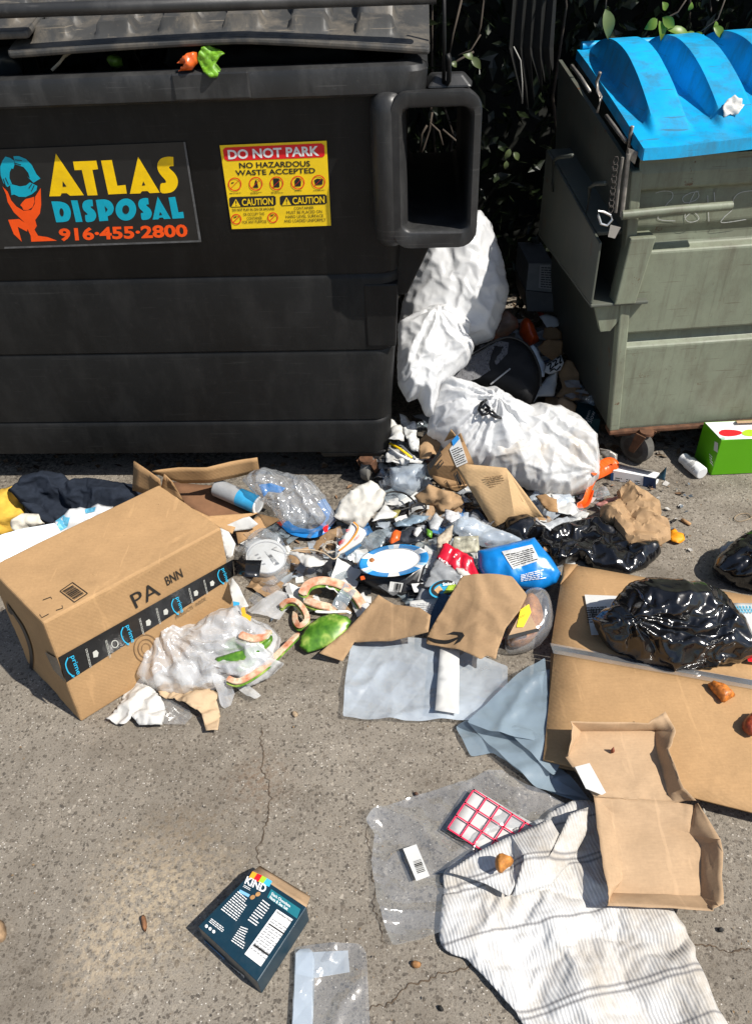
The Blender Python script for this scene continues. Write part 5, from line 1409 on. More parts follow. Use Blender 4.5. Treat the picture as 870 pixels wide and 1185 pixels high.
dbb = puff('bag', [(600, 476), (622, 470), (645, 472), (668, 484), (688, 506), (691, 530), (688, 552), (676, 568), (655, 574), (625, 570), (590, 556), (560, 545), (548, 520), (570, 490)], rp_, M['wstain'], db, .085, .09, .0075, .10, .012, 7, (690, 550), .03, 10, 34, 0, .004, 18, .5, fac=.024, ffr=6)
soft(dbb, .07, .3, .5)
M['draw'] = bagmat('orange_drawstring', (.85, .13, .015), .35, .2, 20, .4)
sweep('drawstring', [(684, 548, .10), (692, 540, .085), (705, 533, .07), (712, 538, .055), (700, 546, .04), (688, 552, .05), (683, 562, .04), (676, 580, .02), (668, 586, .012), (678, 584, .01), (684, 568, .02)], .028, .004, M['draw'], db, (0, -.6, .8), 1.2)
# black mesh hamper
mh = thing('mesh_hamper', 'collapsed black mesh hamper with a wire rim between the white bags', 'hamper', onz(580, 480))
hp = Plane(V((.42, 2.28, .20)), (.0, -.55, .8))
puff('hamper', ZN([(300, 600), (360, 530), (440, 460), (500, 462), (545, 490), (578, 550), (584, 610), (570, 660), (545, 690), (515, 690), (470, 660), (420, 640), (350, 630)]), hp, plain('black_mesh', (.008, .008, .009), .7, .4, 300, .3, .4, 500), mh, .05, .08, .012, .05, .018, 6, seed=35)
meshm = film('mesh_panel', (.10, .10, .11), .75, .5, .3, 300, .2)
sheet('mesh_panel', ZN([(232, 608), (300, 545), (440, 462), (475, 470), (470, 510), (420, 560), (370, 595), (300, 612)]), Plane(V((.42, 2.24, .25)), (.0, -.55, .8)), meshm, mh, .0008, .012, .015, 7, lowfloor=False, seed=4)
hw = MB(); hw.tube([Plane(V((.42, 2.22, .255)), (.0, -.55, .8)).at(*q) for q in curve(ZN([(232, 612), (255, 580), (330, 520), (440, 458), (500, 455), (550, 490), (582, 560), (586, 620)]), 5)], .004, 6)
hw.build('wire_rim', M['ink'], mh, True)
hs = MB(); hs.tube([hp.at(*ZN([q])[0], .07) for q in ((412, 615), (440, 592), (480, 560))], .003, 6); hs.build('rod', plain('pale_rod', (.4, .4, .4), .4, .1, 20), mh, True)
# ------------------------------------------------------------------ shaded litter by the green dumpster
def crump(name, px, plane, mat, lab, cat, hf=.03, hb=.01, seed=1, res=.008, fold=.012, fsc=18, cr=.006, csc=40, **k):
    k.setdefault('fac', fold*1.3); k.setdefault('ffr', 12); fold *= .35; cr *= .4
    if cat in ('bin liner', 'trash bag', 'snack bag', 'plastic bag') or k.pop('solid', 0):
        o = puff(name, px, plane, mat, None, hf, hb, res, None, fold, fsc, None, 0, 9, seed, 0, cr, csc, .5, **k)
    else:                                            # thin crumpled sheet with raised middle and turned-up edges
        pl = flat(plane) if isinstance(plane, (int, float)) else plane
        o = sheet(name, px, pl, mat, None, .0012, res, hf*.3, 14, lift=hf*.6, seed=seed, fac=max(.008, hf*.75), ffr=11, fn=6, lowfloor=False, ridge=hf*.15, rsc=22,
                  hf=lambda u, v, q, d: .5*hf*noise.noise(q*26+V((seed, 0, 0)))*math.exp(-d/.03)*2)
        if res <= .008: soft(o, .07, .2, .5, sub=0)
        b_ = o.location; mw = min(v.co.z for v in o.data.vertices)+b_.z
        if mw < .002: o.location.z += .002-mw
    if lab: T(o, lab, cat)
    return o
def yp(y, z, x=.6, n=(0, -.6, .8)): return Plane(V((x, y, z)), n)
M['chip'] = plain('orange_foil', (.55, .07, .012), .3, .3, 20, .5, .4, 40)
crump('snack_bag', ZP([(255, 215), (285, 175), (330, 200), (360, 250), (380, 300), (395, 340), (340, 372), (290, 340), (250, 280)]), yp(2.62, .14), M['chip'], 'orange foil snack bag in the shade beside the black hamper', 'snack bag', .04, .03, 1)
crump('snack_bag', ZP([(40, 300), (100, 170), (160, 120), (240, 190), (250, 240), (170, 300), (100, 330), (50, 340)]), yp(2.58, .16), plain('grey_orange_foil', (.26, .17, .12), .35, .6, 10, .5, .4, 40, .9, (.5, .08, .02), 9), 'grey and orange crumpled snack bag beneath the tall white bag', 'snack bag', .04, .03, 2)
# cartons in the shade
def carton(name, lab, cat, px4, z, h, mat, tops=None, dep=None):
    """a box from its four upper corners in pixels (turning the same way) at height z, h tall"""
    t = [onz(*p, z) for p in px4]; b_ = [p-V((0, 0, h)) for p in t]
    k = MB(); k.hexa(b_, t); o = k.build(name, mat); recalc(o); bevel(o, .002, 2)
    if lab: T(o, lab, cat)
    return o
bp_ = yp(2.95, .35, .8, (-.1, -.9, .35))
cr_ = thing('crate', 'grey plastic crate with a printed white panel standing in the dark by the hedge', 'crate', (.72, 2.98, 0))
k = MB(); F4 = [bp_.at(*ZN([p])[0]) for p in ((535, 290), (637, 300), (630, 195), (545, 195))]; bk_ = V((0, .25, .0))
k.hexa([F4[0], F4[1], F4[1]+bk_, F4[0]+bk_], [F4[3], F4[2], F4[2]+bk_, F4[3]+bk_]); k.build('crate_box', plain('grey_plastic', (.16, .16, .155), .5, .2, 20), cr_)
k = MB(); F5 = [bp_.at(*ZN([p])[0], .012) for p in ((540, 360), (640, 362), (638, 300), (533, 290))]
k.hexa([F5[0], F5[1], F5[1]+bk_, F5[0]+bk_], [F5[3], F5[2], F5[2]+bk_, F5[3]+bk_]); k.build('crate_base', plain('dark_grey_plastic', (.06, .06, .058), .5, .2, 20), cr_)
pn_ = marks('printed_panel', [ZN([(583, 200), (628, 200), (632, 285), (578, 280)])], bp_, plain('grey_panel', (.26, .26, .25), .5, .1, 10), cr_, .002)
bars('panel_print', [(tuple(ZN([(586, 278), (628, 282), (624, 206), (588, 205)])), 9, 2.5)], bp_, M['ink'], pn_, .003)
for i, (px, y, z, mat, lab, cat) in enumerate([
    (ZP([(395, 165), (450, 150), (520, 165), (545, 195), (530, 240), (450, 255), (425, 220)]), 2.72, .16, M['paper'], 'crumpled white paper with dark print high in the shaded litter', 'paper'),
    (ZP([(430, 250), (520, 235), (555, 270), (555, 330), (470, 345), (420, 310)]), 2.66, .12, M['card2'], 'dull brown card scrap under the crumpled white paper', 'cardboard'),
    (ZP([(380, 390), (440, 340), (560, 340), (560, 430), (500, 480), (420, 440)]), 2.55, .12, M['card2'], 'brown cardboard piece lying in the shade above the scribbled packet', 'cardboard'),
    (ZP([(310, 395), (350, 370), (400, 440), (440, 520), (430, 600), (390, 600), (380, 500)]), 2.45, .15, M['mailer'], 'pale blue plastic wrap edge tucked behind the black hamper', 'plastic wrap'),
    (ZP([(530, 560), (590, 480), (640, 500), (680, 580), (695, 760), (640, 770), (510, 740), (560, 680)]), 2.44, .09, M['kraft'], 'crumpled brown paper bag leaning against the green dumpster side', 'paper bag'),
    (ZP([(400, 672), (450, 600), (520, 560), (525, 640), (500, 735), (380, 745), (350, 790)]), 2.38, .10, M['paper'], 'white paper sheet folded in the shade under the scribbled packet', 'paper'),
    (ZP([(520, 760), (560, 755), (640, 770), (665, 800), (640, 880), (560, 830), (520, 820)]), 2.30, .05, M['kraft2'], 'stained tan paper scrap beside the dark teal carton', 'paper')]):
    crump('paper' if cat == 'paper' else cat.replace(' ', '_'), px, yp(y, z), mat, lab, cat, .015, .01, 50+i, .010, .012, 15, .005, 30)
spk = yp(2.40, .15)
sk_ = crump('packet', ZP([(435, 560), (450, 510), (550, 445), (566, 500), (545, 550), (470, 575)]), spk, M['paper'], 'white packet scrap covered in black lettering in the shaded litter', 'packet', .006, .004, 61, .008, .003)
simulate()
marks('packet_lettering', [z for st in ([(452, 520), (480, 500), (470, 545), (500, 520)], [(490, 495), (520, 480), (505, 520), (530, 500)], [(520, 470), (548, 456), (540, 500), (556, 490)], [(470, 560), (500, 540), (520, 550), (545, 520)]) for z in strokep(ZP(curve(st, 4)), 1.6)], Surf(sk_), M['ink'], sk_, .002)
tc = carton('carton', 'dark teal carton with white lettering against the green dumpster corner', 'carton', ZP([(672, 775), (782, 795), (835, 905), (650, 900)]), .07, .06, plain('carton_teal', (.012, .055, .065), .5, .2, 20))
text('carton_lettering', [('Slow',)+tuple(ZP([(770, 935), (800, 850), (770, 838), (740, 920)])), ('Ceeen',)+tuple(ZP([(735, 930), (765, 842), (745, 836), (712, 918)]))], flat(.07), M['white'], tc, .002)
carton('carton', 'small torn beige carton beside the stained tan paper', 'carton', ZP([(440, 740), (530, 745), (530, 830), (440, 800)]), .09, .06, M['kraft'])
# ------------------------------------------------------------------ around the green dumpster's front
gbx = thing('juice_carton', 'bright green and white carton with fruit pictures under the green dumpster', 'carton', onz(840, 545))
gt = .145
t4 = [onz(*p, gt) for p in ZO([(675, 795), (745, 868), (900, 860), (900, 780)])]; t4[2] = t4[1]+(onz(*ZO([(870, 862)])[0], gt)-t4[1])*2; t4[3] = t4[0]+(t4[2]-t4[1])
k = MB(); b4 = [V((p.x, p.y, .002)) for p in t4]; k.hexa(b4, t4); o = k.build('carton', plain('apple_green', (.10, .36, .004), .4, .05, 10, .4), gbx); recalc(o); bevel(o, .002)
gtp = flat(gt)
sdp = Plane(t4[0], (t4[1]-t4[0]).cross(V((0, 0, 1))))
marks('top_panel', [ZO([(680, 797), (746, 866), (1100, 854), (1060, 780)])], gtp, M['white'], gbx, .001)
for lab_, pts, mm in (('fruit_picture', curve([(735, 835), (750, 826), (790, 826), (822, 832), (826, 842), (800, 850), (765, 852), (740, 845), (735, 835)], 4), M['red']), ('fruit_picture', curve([(828, 835), (850, 825), (880, 828), (900, 845), (860, 852), (832, 846), (828, 835)], 4), plain('pear_green', (.38, .55, .02), .5, .1, 20))):
    marks(lab_, [ZO(pts[:-1])], gtp, mm, gbx, .002)
marks('seal_picture', [ZO(ell(752, 860, 10, 5, 12))], gtp, plain('seal_green', (.35, .5, .4), .5, .1, 20), gbx, .002)
sl_ = marks('side_label', [ZO([(718, 872), (732, 880), (730, 918), (714, 908)])], sdp, M['paper'], gbx, .001)
bars('side_print', [(tuple(ZO([(700, 960), (712, 975), (708, 930), (696, 918)])), 4, 4)], sdp, M['white'], gbx, .001)
k = MB(); k.hexa([onz(*p, gt) for p in ZO([(810, 800), (940, 795), (940, 785), (805, 790)])], [onz(*p, gt+.012) for p in ZO([(810, 800), (940, 795), (940, 785), (805, 790)])]); k.build('top_flap', M['kraft2'], gbx)
pb_c = onz(*ZO([(632, 975)])[0], .022)
pa, pe = onz(*ZO([(598, 945)])[0], .022), onz(*ZO([(668, 1002)])[0], .022); d_ = (pe-pa)
pbt = thing('pill_bottle', 'small white plastic pill bottle lying beside the bright green carton', 'bottle', V((pb_c.x, pb_c.y, 0)))
k = MB(); L_ = d_.length; k.lathe(pa, d_, [(.0, .019), (L_*.2, .020), (L_*.24, .0225), (L_*.95, .0225), (L_, .020)], 24); k.build('bottle', M['white'], pbt, True, ang=40)
k = MB(); k.lathe(pa-d_*.12, d_, [(0, .017), (.002, .0195), (L_*.14, .0195)], 24); k.build('cap', M['white'], pbt, True, ang=40)
k = MB(); k.lathe(pe, d_, [(0, .0185), (.0006, .0185)], 22); k.build('base_disc', plain('bottle_base', (.6, .6, .6), .5, .1, 10), pbt)
pl_ = Plane(pb_c+V((0, 0, .0235)), (.1, -.35, 1)); bars('label_print', [(tuple(ZO([(618, 978), (650, 955), (640, 945), (605, 965)])), 5, 3), (tuple(ZO([(628, 995), (655, 972), (650, 962), (620, 984)])), 3, 3)], pl_, M['ink'], pbt, .0)
# blue and white carton, grey tray
wc = thing('medicine_carton', 'torn open white and navy carton lying by the caster', 'carton', onz(735, 570))
tp4 = [onz(*p, .042) for p in ZO([(310, 990), (480, 1020), (500, 1000), (335, 965)])]
k = MB(); f4 = [V((p.x, p.y, .002)) for p in tp4]; k.hexa(f4, tp4); o = k.build('carton', M['white'], wc); recalc(o)
fpw = Plane(tp4[0], (tp4[1]-tp4[0]).cross(V((0, 0, 1))))
marks('navy_panel', [ZO([(432, 1012), (482, 1024), (482, 1082), (428, 1070)])], fpw, plain('panel_navy', (.012, .035, .10), .4, .2, 30), wc, .001)
marks('blue_band', [ZO([(300, 1000), (312, 1000), (308, 1062), (298, 1060)])], fpw, plain('band_blue', (.02, .09, .25), .4, .2, 30), wc, .001)
bars('fine_print', [(tuple(ZO([(318, 1048), (345, 1052), (345, 1020), (318, 1016)])), 4, 5), (tuple(ZO([(362, 1055), (385, 1060), (385, 1026), (362, 1022)])), 4, 5), (tuple(ZO([(396, 1062), (418, 1066), (418, 1030), (396, 1028)])), 4, 5)], fpw, M['ink'], wc, .001)
pm('flap', [(*ZO([p])[0], z) for p, z in (((482, 1022), .042), ((500, 1000), .042), ((524, 975), .065), ((518, 1030), .05))], [(0, 1, 2, 3)], M['navy'], wc, 2, .002, 20, .0012)
pm('flap', [(*ZO([p])[0], z) for p, z in (((335, 965), .042), ((480, 990), .042), ((470, 995), .06), ((330, 962), .062))], [(0, 1, 2, 3)], M['galv'], wc, 2, .003, 20, .0012)
o = pm('foil_tray', [(*ZO([p])[0], z) for p, z in (((245, 915), .05), ((300, 910), .05), ((328, 925), .04), ((325, 955), .02), ((285, 945), .02), ((255, 900), .07))], [(0, 1, 2, 3, 4), (0, 5, 1)], M['galv'], None, 2, .004, 20, .001); T(o, 'crumpled grey foil tray against the caster fork', 'tray')
# crumpled paper bag, peel and butts
pbg = puff('paper_bag', ZE([(262, 305), (300, 290), (330, 262), (325, 240), (370, 212), (400, 235), (440, 250), (495, 290), (500, 340), (530, 360), (535, 430), (480, 460), (380, 468), (350, 440), (310, 375), (260, 345)]), pl3((700, 620, .03), (770, 625, .03), (735, 575, .07)), M['kraft'], None, .026, .02, .0065, .03, .004, 14, None, .0, 9, 41, 0, .001, 26, .45, fac=.036, ffr=8, ang=20)
soft(pbg, .07, .3, 1.2, ang=24, sub=0)
T(pbg, 'crumpled brown paper bag on top of the flat black plastic bag', 'paper bag')
fbp = puff('plastic_bag', ZE([(-30, 300), (10, 390), (60, 400), (130, 380), (250, 370), (330, 420), (380, 468), (500, 462), (495, 500), (430, 535), (370, 555), (250, 540), (180, 520), (90, 530), (20, 470), (-60, 400), (-90, 350), (-100, 330), (-60, 320)]), flat(.018), M['bbag'], None, .024, .016, .0085, .03, .010, 9, None, 0, 9, 42, 0, .003, 22, .5, fac=.018, ffr=8)
soft(fbp, .18, .25, .1)
T(fbp, 'flat shiny black plastic bag under the crumpled brown paper bag', 'plastic bag')
rb = puff('trash_bag', ZE([(745, 575), (725, 545), (740, 510), (790, 465), (850, 420), (900, 400), (960, 430), (980, 560), (920, 640), (850, 632), (790, 605)]), pl3((840, 670, .02), (880, 672, .02), (860, 640, .07)), M['bbag'], None, .06, .05, .009, .06, .010, 9, (870, 640), .018, 10, 43, 0, .004, 22, .5, fac=.024, ffr=9)
soft(rb, .16, .25, .1)
T(rb, 'small shiny black trash bag cut off by the right edge', 'trash bag')
o = crump('carton', ZE([(742, 470), (790, 435), (840, 430), (830, 465), (790, 490), (745, 490)]), flat(.05), plain('grey_card', (.36, .38, .40), .6, .2, 30), 'crumpled grey and navy carton beside the black bag at the right edge', 'carton', .02, .02, 44, .007)
crump('fruit_peel', ZE([(535, 400), (555, 392), (570, 405), (590, 415), (595, 435), (570, 450), (540, 440)]), flat(.008), plain('orange_peel', (.80, .30, .01), .5, .2, 60, .4, .3, 200), 'bright orange fruit peel on the ground beside the crumpled paper bag', 'fruit peel', .018, .006, 45, .006, .004)
k = MB(); k.tube([onz(*ZE([(585, 352)])[0], .006), onz(*ZE([(620, 372)])[0], .006)], .0055, 8); T(k.build('cigarette_butt', plain('butt', (.42, .24, .11), .8, .3, 90), None, True), 'brown cigarette butt on the concrete above the orange peel', 'cigarette butt')
k = MB(); k.tube([onz(*p, .004) for p in ZE(curve([(868, 345), (850, 328), (815, 332), (797, 348), (815, 360), (850, 352), (885, 335)], 5))], .0015, 5); T(k.build('wire_loop', plain('wire_tan', (.30, .22, .14), .6, .3, 90), None, True), 'thin tan wire loop on the ground near the right edge', 'wire')
# ------------------------------------------------------------------ middle heap
o = crump('clear_bag', ZR([(125, 440), (200, 425), (330, 405), (395, 425), (390, 500), (350, 590), (290, 640), (200, 620), (140, 590)]), pl3((470, 570, .03), (490, 572, .03), (475, 535, .10)), M['milk'], 'puffed clear plastic bag beside the dumpster caster', 'plastic bag', .04, .03, 71, .008, .012, 16)
for i, (px, z, mat, lab, cat) in enumerate([
    ([(135, 120), (180, 130), (220, 180), (230, 260), (180, 270), (125, 260)], .16, M['tissue'], 'white tissue wad wedged at the black dumpster corner', 'tissue'),
    ([(200, 90), (240, 80), (290, 110), (320, 180), (340, 270), (330, 345), (280, 310), (240, 210)], .15, plain('newsprint', (.62, .62, .60), .7, .5, 60, .2, .3, 60), 'twisted white paper with dark print beside the cardboard carton', 'paper'),
    ([(330, 240), (380, 225), (480, 230), (510, 260), (470, 320), (410, 380), (350, 370)], .13, M['kraft'], 'crumpled brown and white paper wad behind the printed carton', 'paper'),
    ([(110, 310), (240, 330), (380, 395), (350, 415), (150, 430), (105, 415)], .11, M['tissue'], 'white cloth scrap under the yellow and white pens', 'cloth')]):
    crump(cat, ZR(px), flat(z), mat, lab, cat, .03, .03, 72+i, .008, .014, 16, .006, 40)
for i, (p, col, lab) in enumerate([([(130, 268), (200, 305), (290, 372)], (.85, .55, .01), 'yellow pen lying across the white scraps'), ([(126, 300), (190, 345), (268, 385)], (.75, .74, .72), 'white pen lying just below the yellow pen'), ([(140, 262), (220, 290), (310, 380)], (.12, .13, .14), 'dark grey pen lying just above the yellow pen')]):
    k = MB(); k.tube([onz(*q, .145) for q in ZR(p)], .0042, 8); o = k.build('pen', plain('pen_%d' % i, col, .35, .05, 10), None, True); T(o, lab, 'pen')
# printed carton (open box) and the pale board
cbx_ = thing('carton', 'small brown cardboard carton with printed arrows and a white label standing open', 'box', onz(540, 590))
q = lambda x, y, z: (*ZR([(x, y)])[0], z)
pv = [q(398, 425, .15), q(610, 215, .24), q(690, 430, .15), q(505, 585, .07), q(520, 250, .19), q(570, 165, .27), q(735, 415, .13), q(640, 195, .255), q(410, 490, .11), q(610, 620, .04), q(690, 560, .07)]
pm('front_panel', [pv[0], pv[1], pv[2], pv[10], pv[3], pv[8]], [(0, 1, 2, 3, 4, 5)], M['card2'], cbx_, 3, .002, 12, .003)
pm('side_panel', [pv[3], pv[10], q(680, 575, .05), pv[9]], [(0, 1, 2, 3)], M['card2'], cbx_, 3, .002, 12, .003)
pm('back_flap', [pv[4], pv[5], pv[1]], [(0, 1, 2)], M['card'], cbx_, 2, .002, 12, .003)
pm('side_panel', [pv[1], pv[7], pv[6], pv[2]], [(0, 1, 2, 3)], M['card2'], cbx_, 3, .002, 12, .003)
A_, B_, C_ = onz(*pv[0]), onz(*pv[1]), onz(*pv[2]); cpl = Plane(A_, (B_-A_).cross(C_-A_))
lab_ = marks('shipping_label', [ZR([(558, 310), (628, 218), (690, 405), (610, 440)])], cpl, M['paper'], cbx_, .004)
bars('label_print', [(tuple(ZR([(612, 430), (682, 398), (640, 280), (570, 312)])), 8, 2)], cpl, M['ink'], lab_, .005)
marks('blue_corner', [ZR([(575, 250), (615, 205), (632, 235), (585, 290)])], cpl, plain('label_blue', (.02, .22, .55), .5, .1, 10), cbx_, .005)
ar = []
for st in ([(405, 430), (490, 315), (502, 350), (415, 460), (405, 430)], [(460, 435), (505, 385), (515, 405), (475, 452), (460, 435)], [(475, 440), (485, 415)], [(590, 490), (610, 470), (665, 570), (630, 590), (590, 490)]): ar += strokep(ZR(st), 1.1)
ar += [ZR([(412, 432), (492, 322), (498, 340), (420, 448)]), ZR([(600, 500), (612, 482), (650, 560), (632, 575)])]
marks('printed_symbol', ar, cpl, M['ink'], cbx_, .004)
bdp = [(*ZC([p])[0], z) for p, z in (((392, 368), .17), ((430, 352), .19), ((600, 368), .19), ((755, 572), .06), ((720, 576), .055), ((635, 572), .075), ((545, 620), .03), ((450, 460), .115), ((505, 490), .125))]
bd_ = thing('cardboard_sheet', 'pale brown cardboard sheet with faint printed lines leaning on the heap', 'cardboard', onz(575, 600))
pm('board', [bdp[0], bdp[1], bdp[2], bdp[3], bdp[4], bdp[5], bdp[6], bdp[7]], [(0, 1, 2, 3, 4, 5, 6, 7)], cardboard('pale_board', (.50, .33, .17), .2), bd_, 3, .003, 10, .003, 7)
A_, B_, C_ = onz(*bdp[1]), onz(*bdp[2]), onz(*bdp[4]); bpl = Plane(A_, (B_-A_).cross(C_-A_))
bars('board_print', [(tuple(ZC([(580, 540), (660, 530), (580, 395), (505, 405)])), 14, 1.6), (tuple(ZC([(690, 560), (700, 555), (585, 375), (578, 380)])), 1, 1)], bpl, plain('faint_ink', (.24, .15, .07), .8, .1, 20), bd_, .006)
crump('paper_wad', ZR([(310, 650), (380, 600), (410, 560), (480, 590), (580, 615), (640, 650), (660, 690), (600, 740), (500, 750), (460, 720), (350, 700)]), pl3((480, 585, .05), (530, 585, .05), (500, 565, .10)), M['kraft'], 'torn crumpled brown paper below the printed carton', 'paper', .03, .02, 81, .007, .016, 16)
# black cable loops
k = MB(); k.tube([onz(*p, .06) for p in ZR(curve([(95, 630), (160, 615), (240, 630), (300, 680), (310, 710), (250, 735), (180, 755)], 6))], .003, 6)
k.tube([onz(*p, .06) for p in ZR(curve([(280, 760), (285, 720), (320, 700), (380, 705), (385, 740), (330, 770)], 6))], .003, 6)
T(k.build('cable', M['ink'], None, True), 'black cable looped over the clear plastic left of the brown paper', 'cable')
# crushed white container
o = crump('paper_plate', ZB([(545, 340), (570, 280), (620, 235), (690, 198), (715, 212), (750, 250), (735, 300), (690, 350), (660, 388), (600, 370)]), pl3((400, 608, .05), (425, 608, .05), (415, 565, .13)), plain('foam_white', (.56, .54, .49), .6, .1, 20, .3, .3, 40, .5, (.36, .27, .18), 14), 'crushed dirty white paper plate standing on edge in front of the caster', 'plate', .022, .015, 82, .007, .010, 14, .003)
crump('paper', ZB([(700, 360), (745, 290), (795, 330), (780, 345), (730, 350)]), flat(.07), M['paper'], 'white folded paper corner right of the crushed plate', 'paper', .006, .004, 83, .008, .003)
# leaflet with orange stripe
lfp = pl3((395, 650, .035), (420, 640, .05), (405, 610, .09))
lt = thing('leaflet', 'folded white leaflet with orange and red print below the crushed plate', 'leaflet', onz(405, 645))
sheet('sheet', ZS([(90, 95), (130, 20), (205, 65), (212, 85), (185, 130), (90, 190), (45, 205), (40, 190)]), lfp, M['paper'], lt, .0015, .01, .004, 10, seed=84, lowfloor=False)
marks('orange_stripe', strokep(ZS(curve([(140, 20), (165, 48), (150, 90), (110, 140), (60, 180)], 5)), 2), lfp, plain('stripe_orange', (.7, .25, .03), .5, .1, 10), lt, .010)
marks('blue_band', [ZS([(90, 192), (180, 140), (186, 152), (100, 210)])], lfp, plain('band_steel', (.03, .11, .22), .5, .1, 10), lt, .010)
bars('red_print', [(tuple(ZS([(100, 75), (125, 72), (120, 55), (98, 60)])), 2, 4), (tuple(ZS([(155, 120), (180, 95), (176, 85), (150, 108)])), 2, 4), (tuple(ZS([(60, 150), (95, 130), (92, 110), (58, 130)])), 5, 3)], lfp, M['red'], lt, .010)
# oval paper plate over the black tray
pp_ = pl3((420, 665, .075), (490, 660, .085), (455, 632, .10))
pt_ = thing('paper_plate', 'oval paper plate with blue and white patterned rim', 'plate', onz(457, 655))
c0 = ZS([(365, 235)])[0]
def oval(k, h, n=36): return [pp_.at(c0[0]+40.5*k*math.cos(2*math.pi*i/n), c0[1]+(18.5*k)*math.sin(2*math.pi*i/n)-.10*40*k*math.cos(2*math.pi*i/n), h+.004*math.sin(6*math.pi*i/n)) for i in range(n)]
vs = oval(.72, .0)+oval(.76, .006)+oval(.95, .020)+oval(1.0, .019); n = 36; fs = [tuple(range(n))]; fm_ = [0]
for r_ in range(3):
    for j in range(n): fs.append((r_*n+j, r_*n+(j+1) % n, (r_+1)*n+(j+1) % n, (r_+1)*n+j)); fm_.append(1 if (r_ > 0 and (j//2) % 3 != 1) else (2 if r_ > 0 and (j % 4 == 2) else 0))
o = obj('plate', vs, fs, None, pt_, True, [plain('plate_white', (.74, .73, .70), .55, .06, 20, .3, .1, 60, .2, (.5, .42, .3), 20), plain('rim_blue', (.02, .22, .52), .45, .2, 40), plain('rim_pale', (.35, .55, .72), .45, .2, 40)], fm_, 60); recalc(o); solid(o, .0015, -1)
T(crump('food_scrap', ZS([(228, 228), (245, 220), (258, 232), (246, 245), (232, 243)]), pp_, plain('scrap_brown', (.33, .12, .03), .6, .4, 60), None, None, .006, .002, 85, .004), 'small orange-brown scrap on the left of the oval plate', 'food scrap')
# black food tray with phone-like keypad label
bt_ = thing('food_tray', 'black plastic food tray with a small white label under the oval plate', 'tray', onz(455, 680))
q = lambda x, y, z: (*ZS([(x, y)])[0], z)
pm('tray', [q(150, 345, .045), q(330, 320, .06), q(470, 300, .06), q(560, 215, .075), q(500, 390, .03), q(400, 435, .015), q(330, 425, .015), q(200, 375, .02)], [(0, 1, 6, 7), (1, 2, 5, 6), (2, 3, 4, 5)], plain('tray_black', (.012, .012, .013), .3, .2, 20), bt_, 3, .003, 14, .003)
pm('tray_back', [q(150, 345, .045), q(180, 310, .06), q(350, 320, .07), q(330, 340, .05)], [(0, 1, 2, 3)], M['ink'], bt_, 2, .002, 14, .003)
tpl = pl3((*ZS([(330, 420)])[0], .02), (*ZS([(440, 400)])[0], .025), (*ZS([(380, 330)])[0], .06))
tl_ = marks('label', [ZS([(335, 408), (345, 352), (418, 362), (404, 412)])], tpl, M['paper'], bt_, .008)
barcode('barcode', tuple(ZS([(362, 408), (402, 410), (412, 366), (372, 360)])), tpl, M['ink'], tl_, 10, .010)
marks('orange_spot', [ZS([(178, 325), (200, 318), (206, 340), (182, 345)])], tpl, M['draw'], bt_, .012)
# coloured packets of the heap
def packet(px, zz, plane, col, lab, cat='packet', hf=.012, hb=.008, seed=1, rough=.3, name='packet', mat=None):
    return crump(name, zz(px), plane, mat or plain('packet_%d' % seed, col, rough, .25, 40, .5, .4, 50), lab, cat, hf, hb, seed, .0075, .008, 18, .004, 45)
rpl = pl3((515, 655, .06), (548, 665, .055), (530, 632, .09))
rpk = packet([(640, 145), (660, 140), (720, 175), (800, 215), (820, 275), (865, 345), (858, 372), (790, 335), (700, 285), (610, 220)], ZS, rpl, (.62, .012, .035), 'red foil snack packet with white lettering', hf=.006, seed=91)
simulate()
text('packet_lettering', [('SKIPS',)+tuple(ZS([(612, 238), (680, 285), (690, 262), (622, 218)]))+(.03,)], Surf(rpk), M['white'], rpk, .005)
marks('packet_stripe', [ZS([(672, 192), (684, 172), (690, 176), (678, 196)]), ZS([(700, 218), (712, 200), (718, 204), (706, 222)]), ZS([(722, 236), (734, 218), (738, 222), (728, 240)])], Surf(rpk), M['white'], rpk, .002, True)
packet([(700, 270), (760, 285), (810, 325), (850, 360), (780, 345), (720, 310)], ZS, rpl, (.70, .66, .60), 'white printed edge of packaging under the red packet', 'packaging', .016, .006, 92)
gpl = pl3((495, 690, .04), (530, 680, .045), (505, 640, .075))
packet([(490, 450), (560, 330), (610, 215), (700, 290), (780, 360), (740, 440), (640, 470), (560, 455)], ZS, gpl, (.27, .28, .29), 'grey plastic pouch beneath the red foil packet', 'pouch', .010, .01, 93)
rs = thing('sticker_label', 'round blue and green food label on the grey pouch', 'label', onz(512, 685))
spl_ = pl3((505, 695, .065), (525, 690, .066), (510, 675, .078))
marks('label_disc', [ZS(ell(640, 395, 78, 50, 24, -.2))], spl_, plain('label_sky', (.03, .32, .52), .4, .15, 30), rs, .004)
marks('label_ring', [ZS(p) for p in ringp(645, 390, 72, 45, 16, 22, -.2)], spl_, M['ink'], rs, .006)
marks('label_picture', [ZS([(640, 420), (680, 360), (715, 370), (690, 410)])], spl_, plain('lime', (.30, .42, .03), .5, .5, 60), rs, .007)
marks('label_picture', [ZS([(590, 400), (620, 375), (640, 400), (610, 420)])], spl_, plain('peach', (.55, .32, .15), .5, .4, 60), rs, .007)
text('label_lettering', [('Salad',)+tuple(ZS([(640, 378), (705, 368), (700, 352), (636, 360)]))+(.02,)], spl_, M['white'], rs, .009)
rc = sheet('receipt', ZS([(452, 465), (620, 445), (575, 560), (560, 590), (465, 575)]), pl3((475, 715, .02), (500, 715, .025), (490, 695, .04)), M['paper'], None, .0006, .012, .006, 10, seed=94)
T(rc, 'white printed receipt between the brown paper bag and the brown mailer', 'receipt')
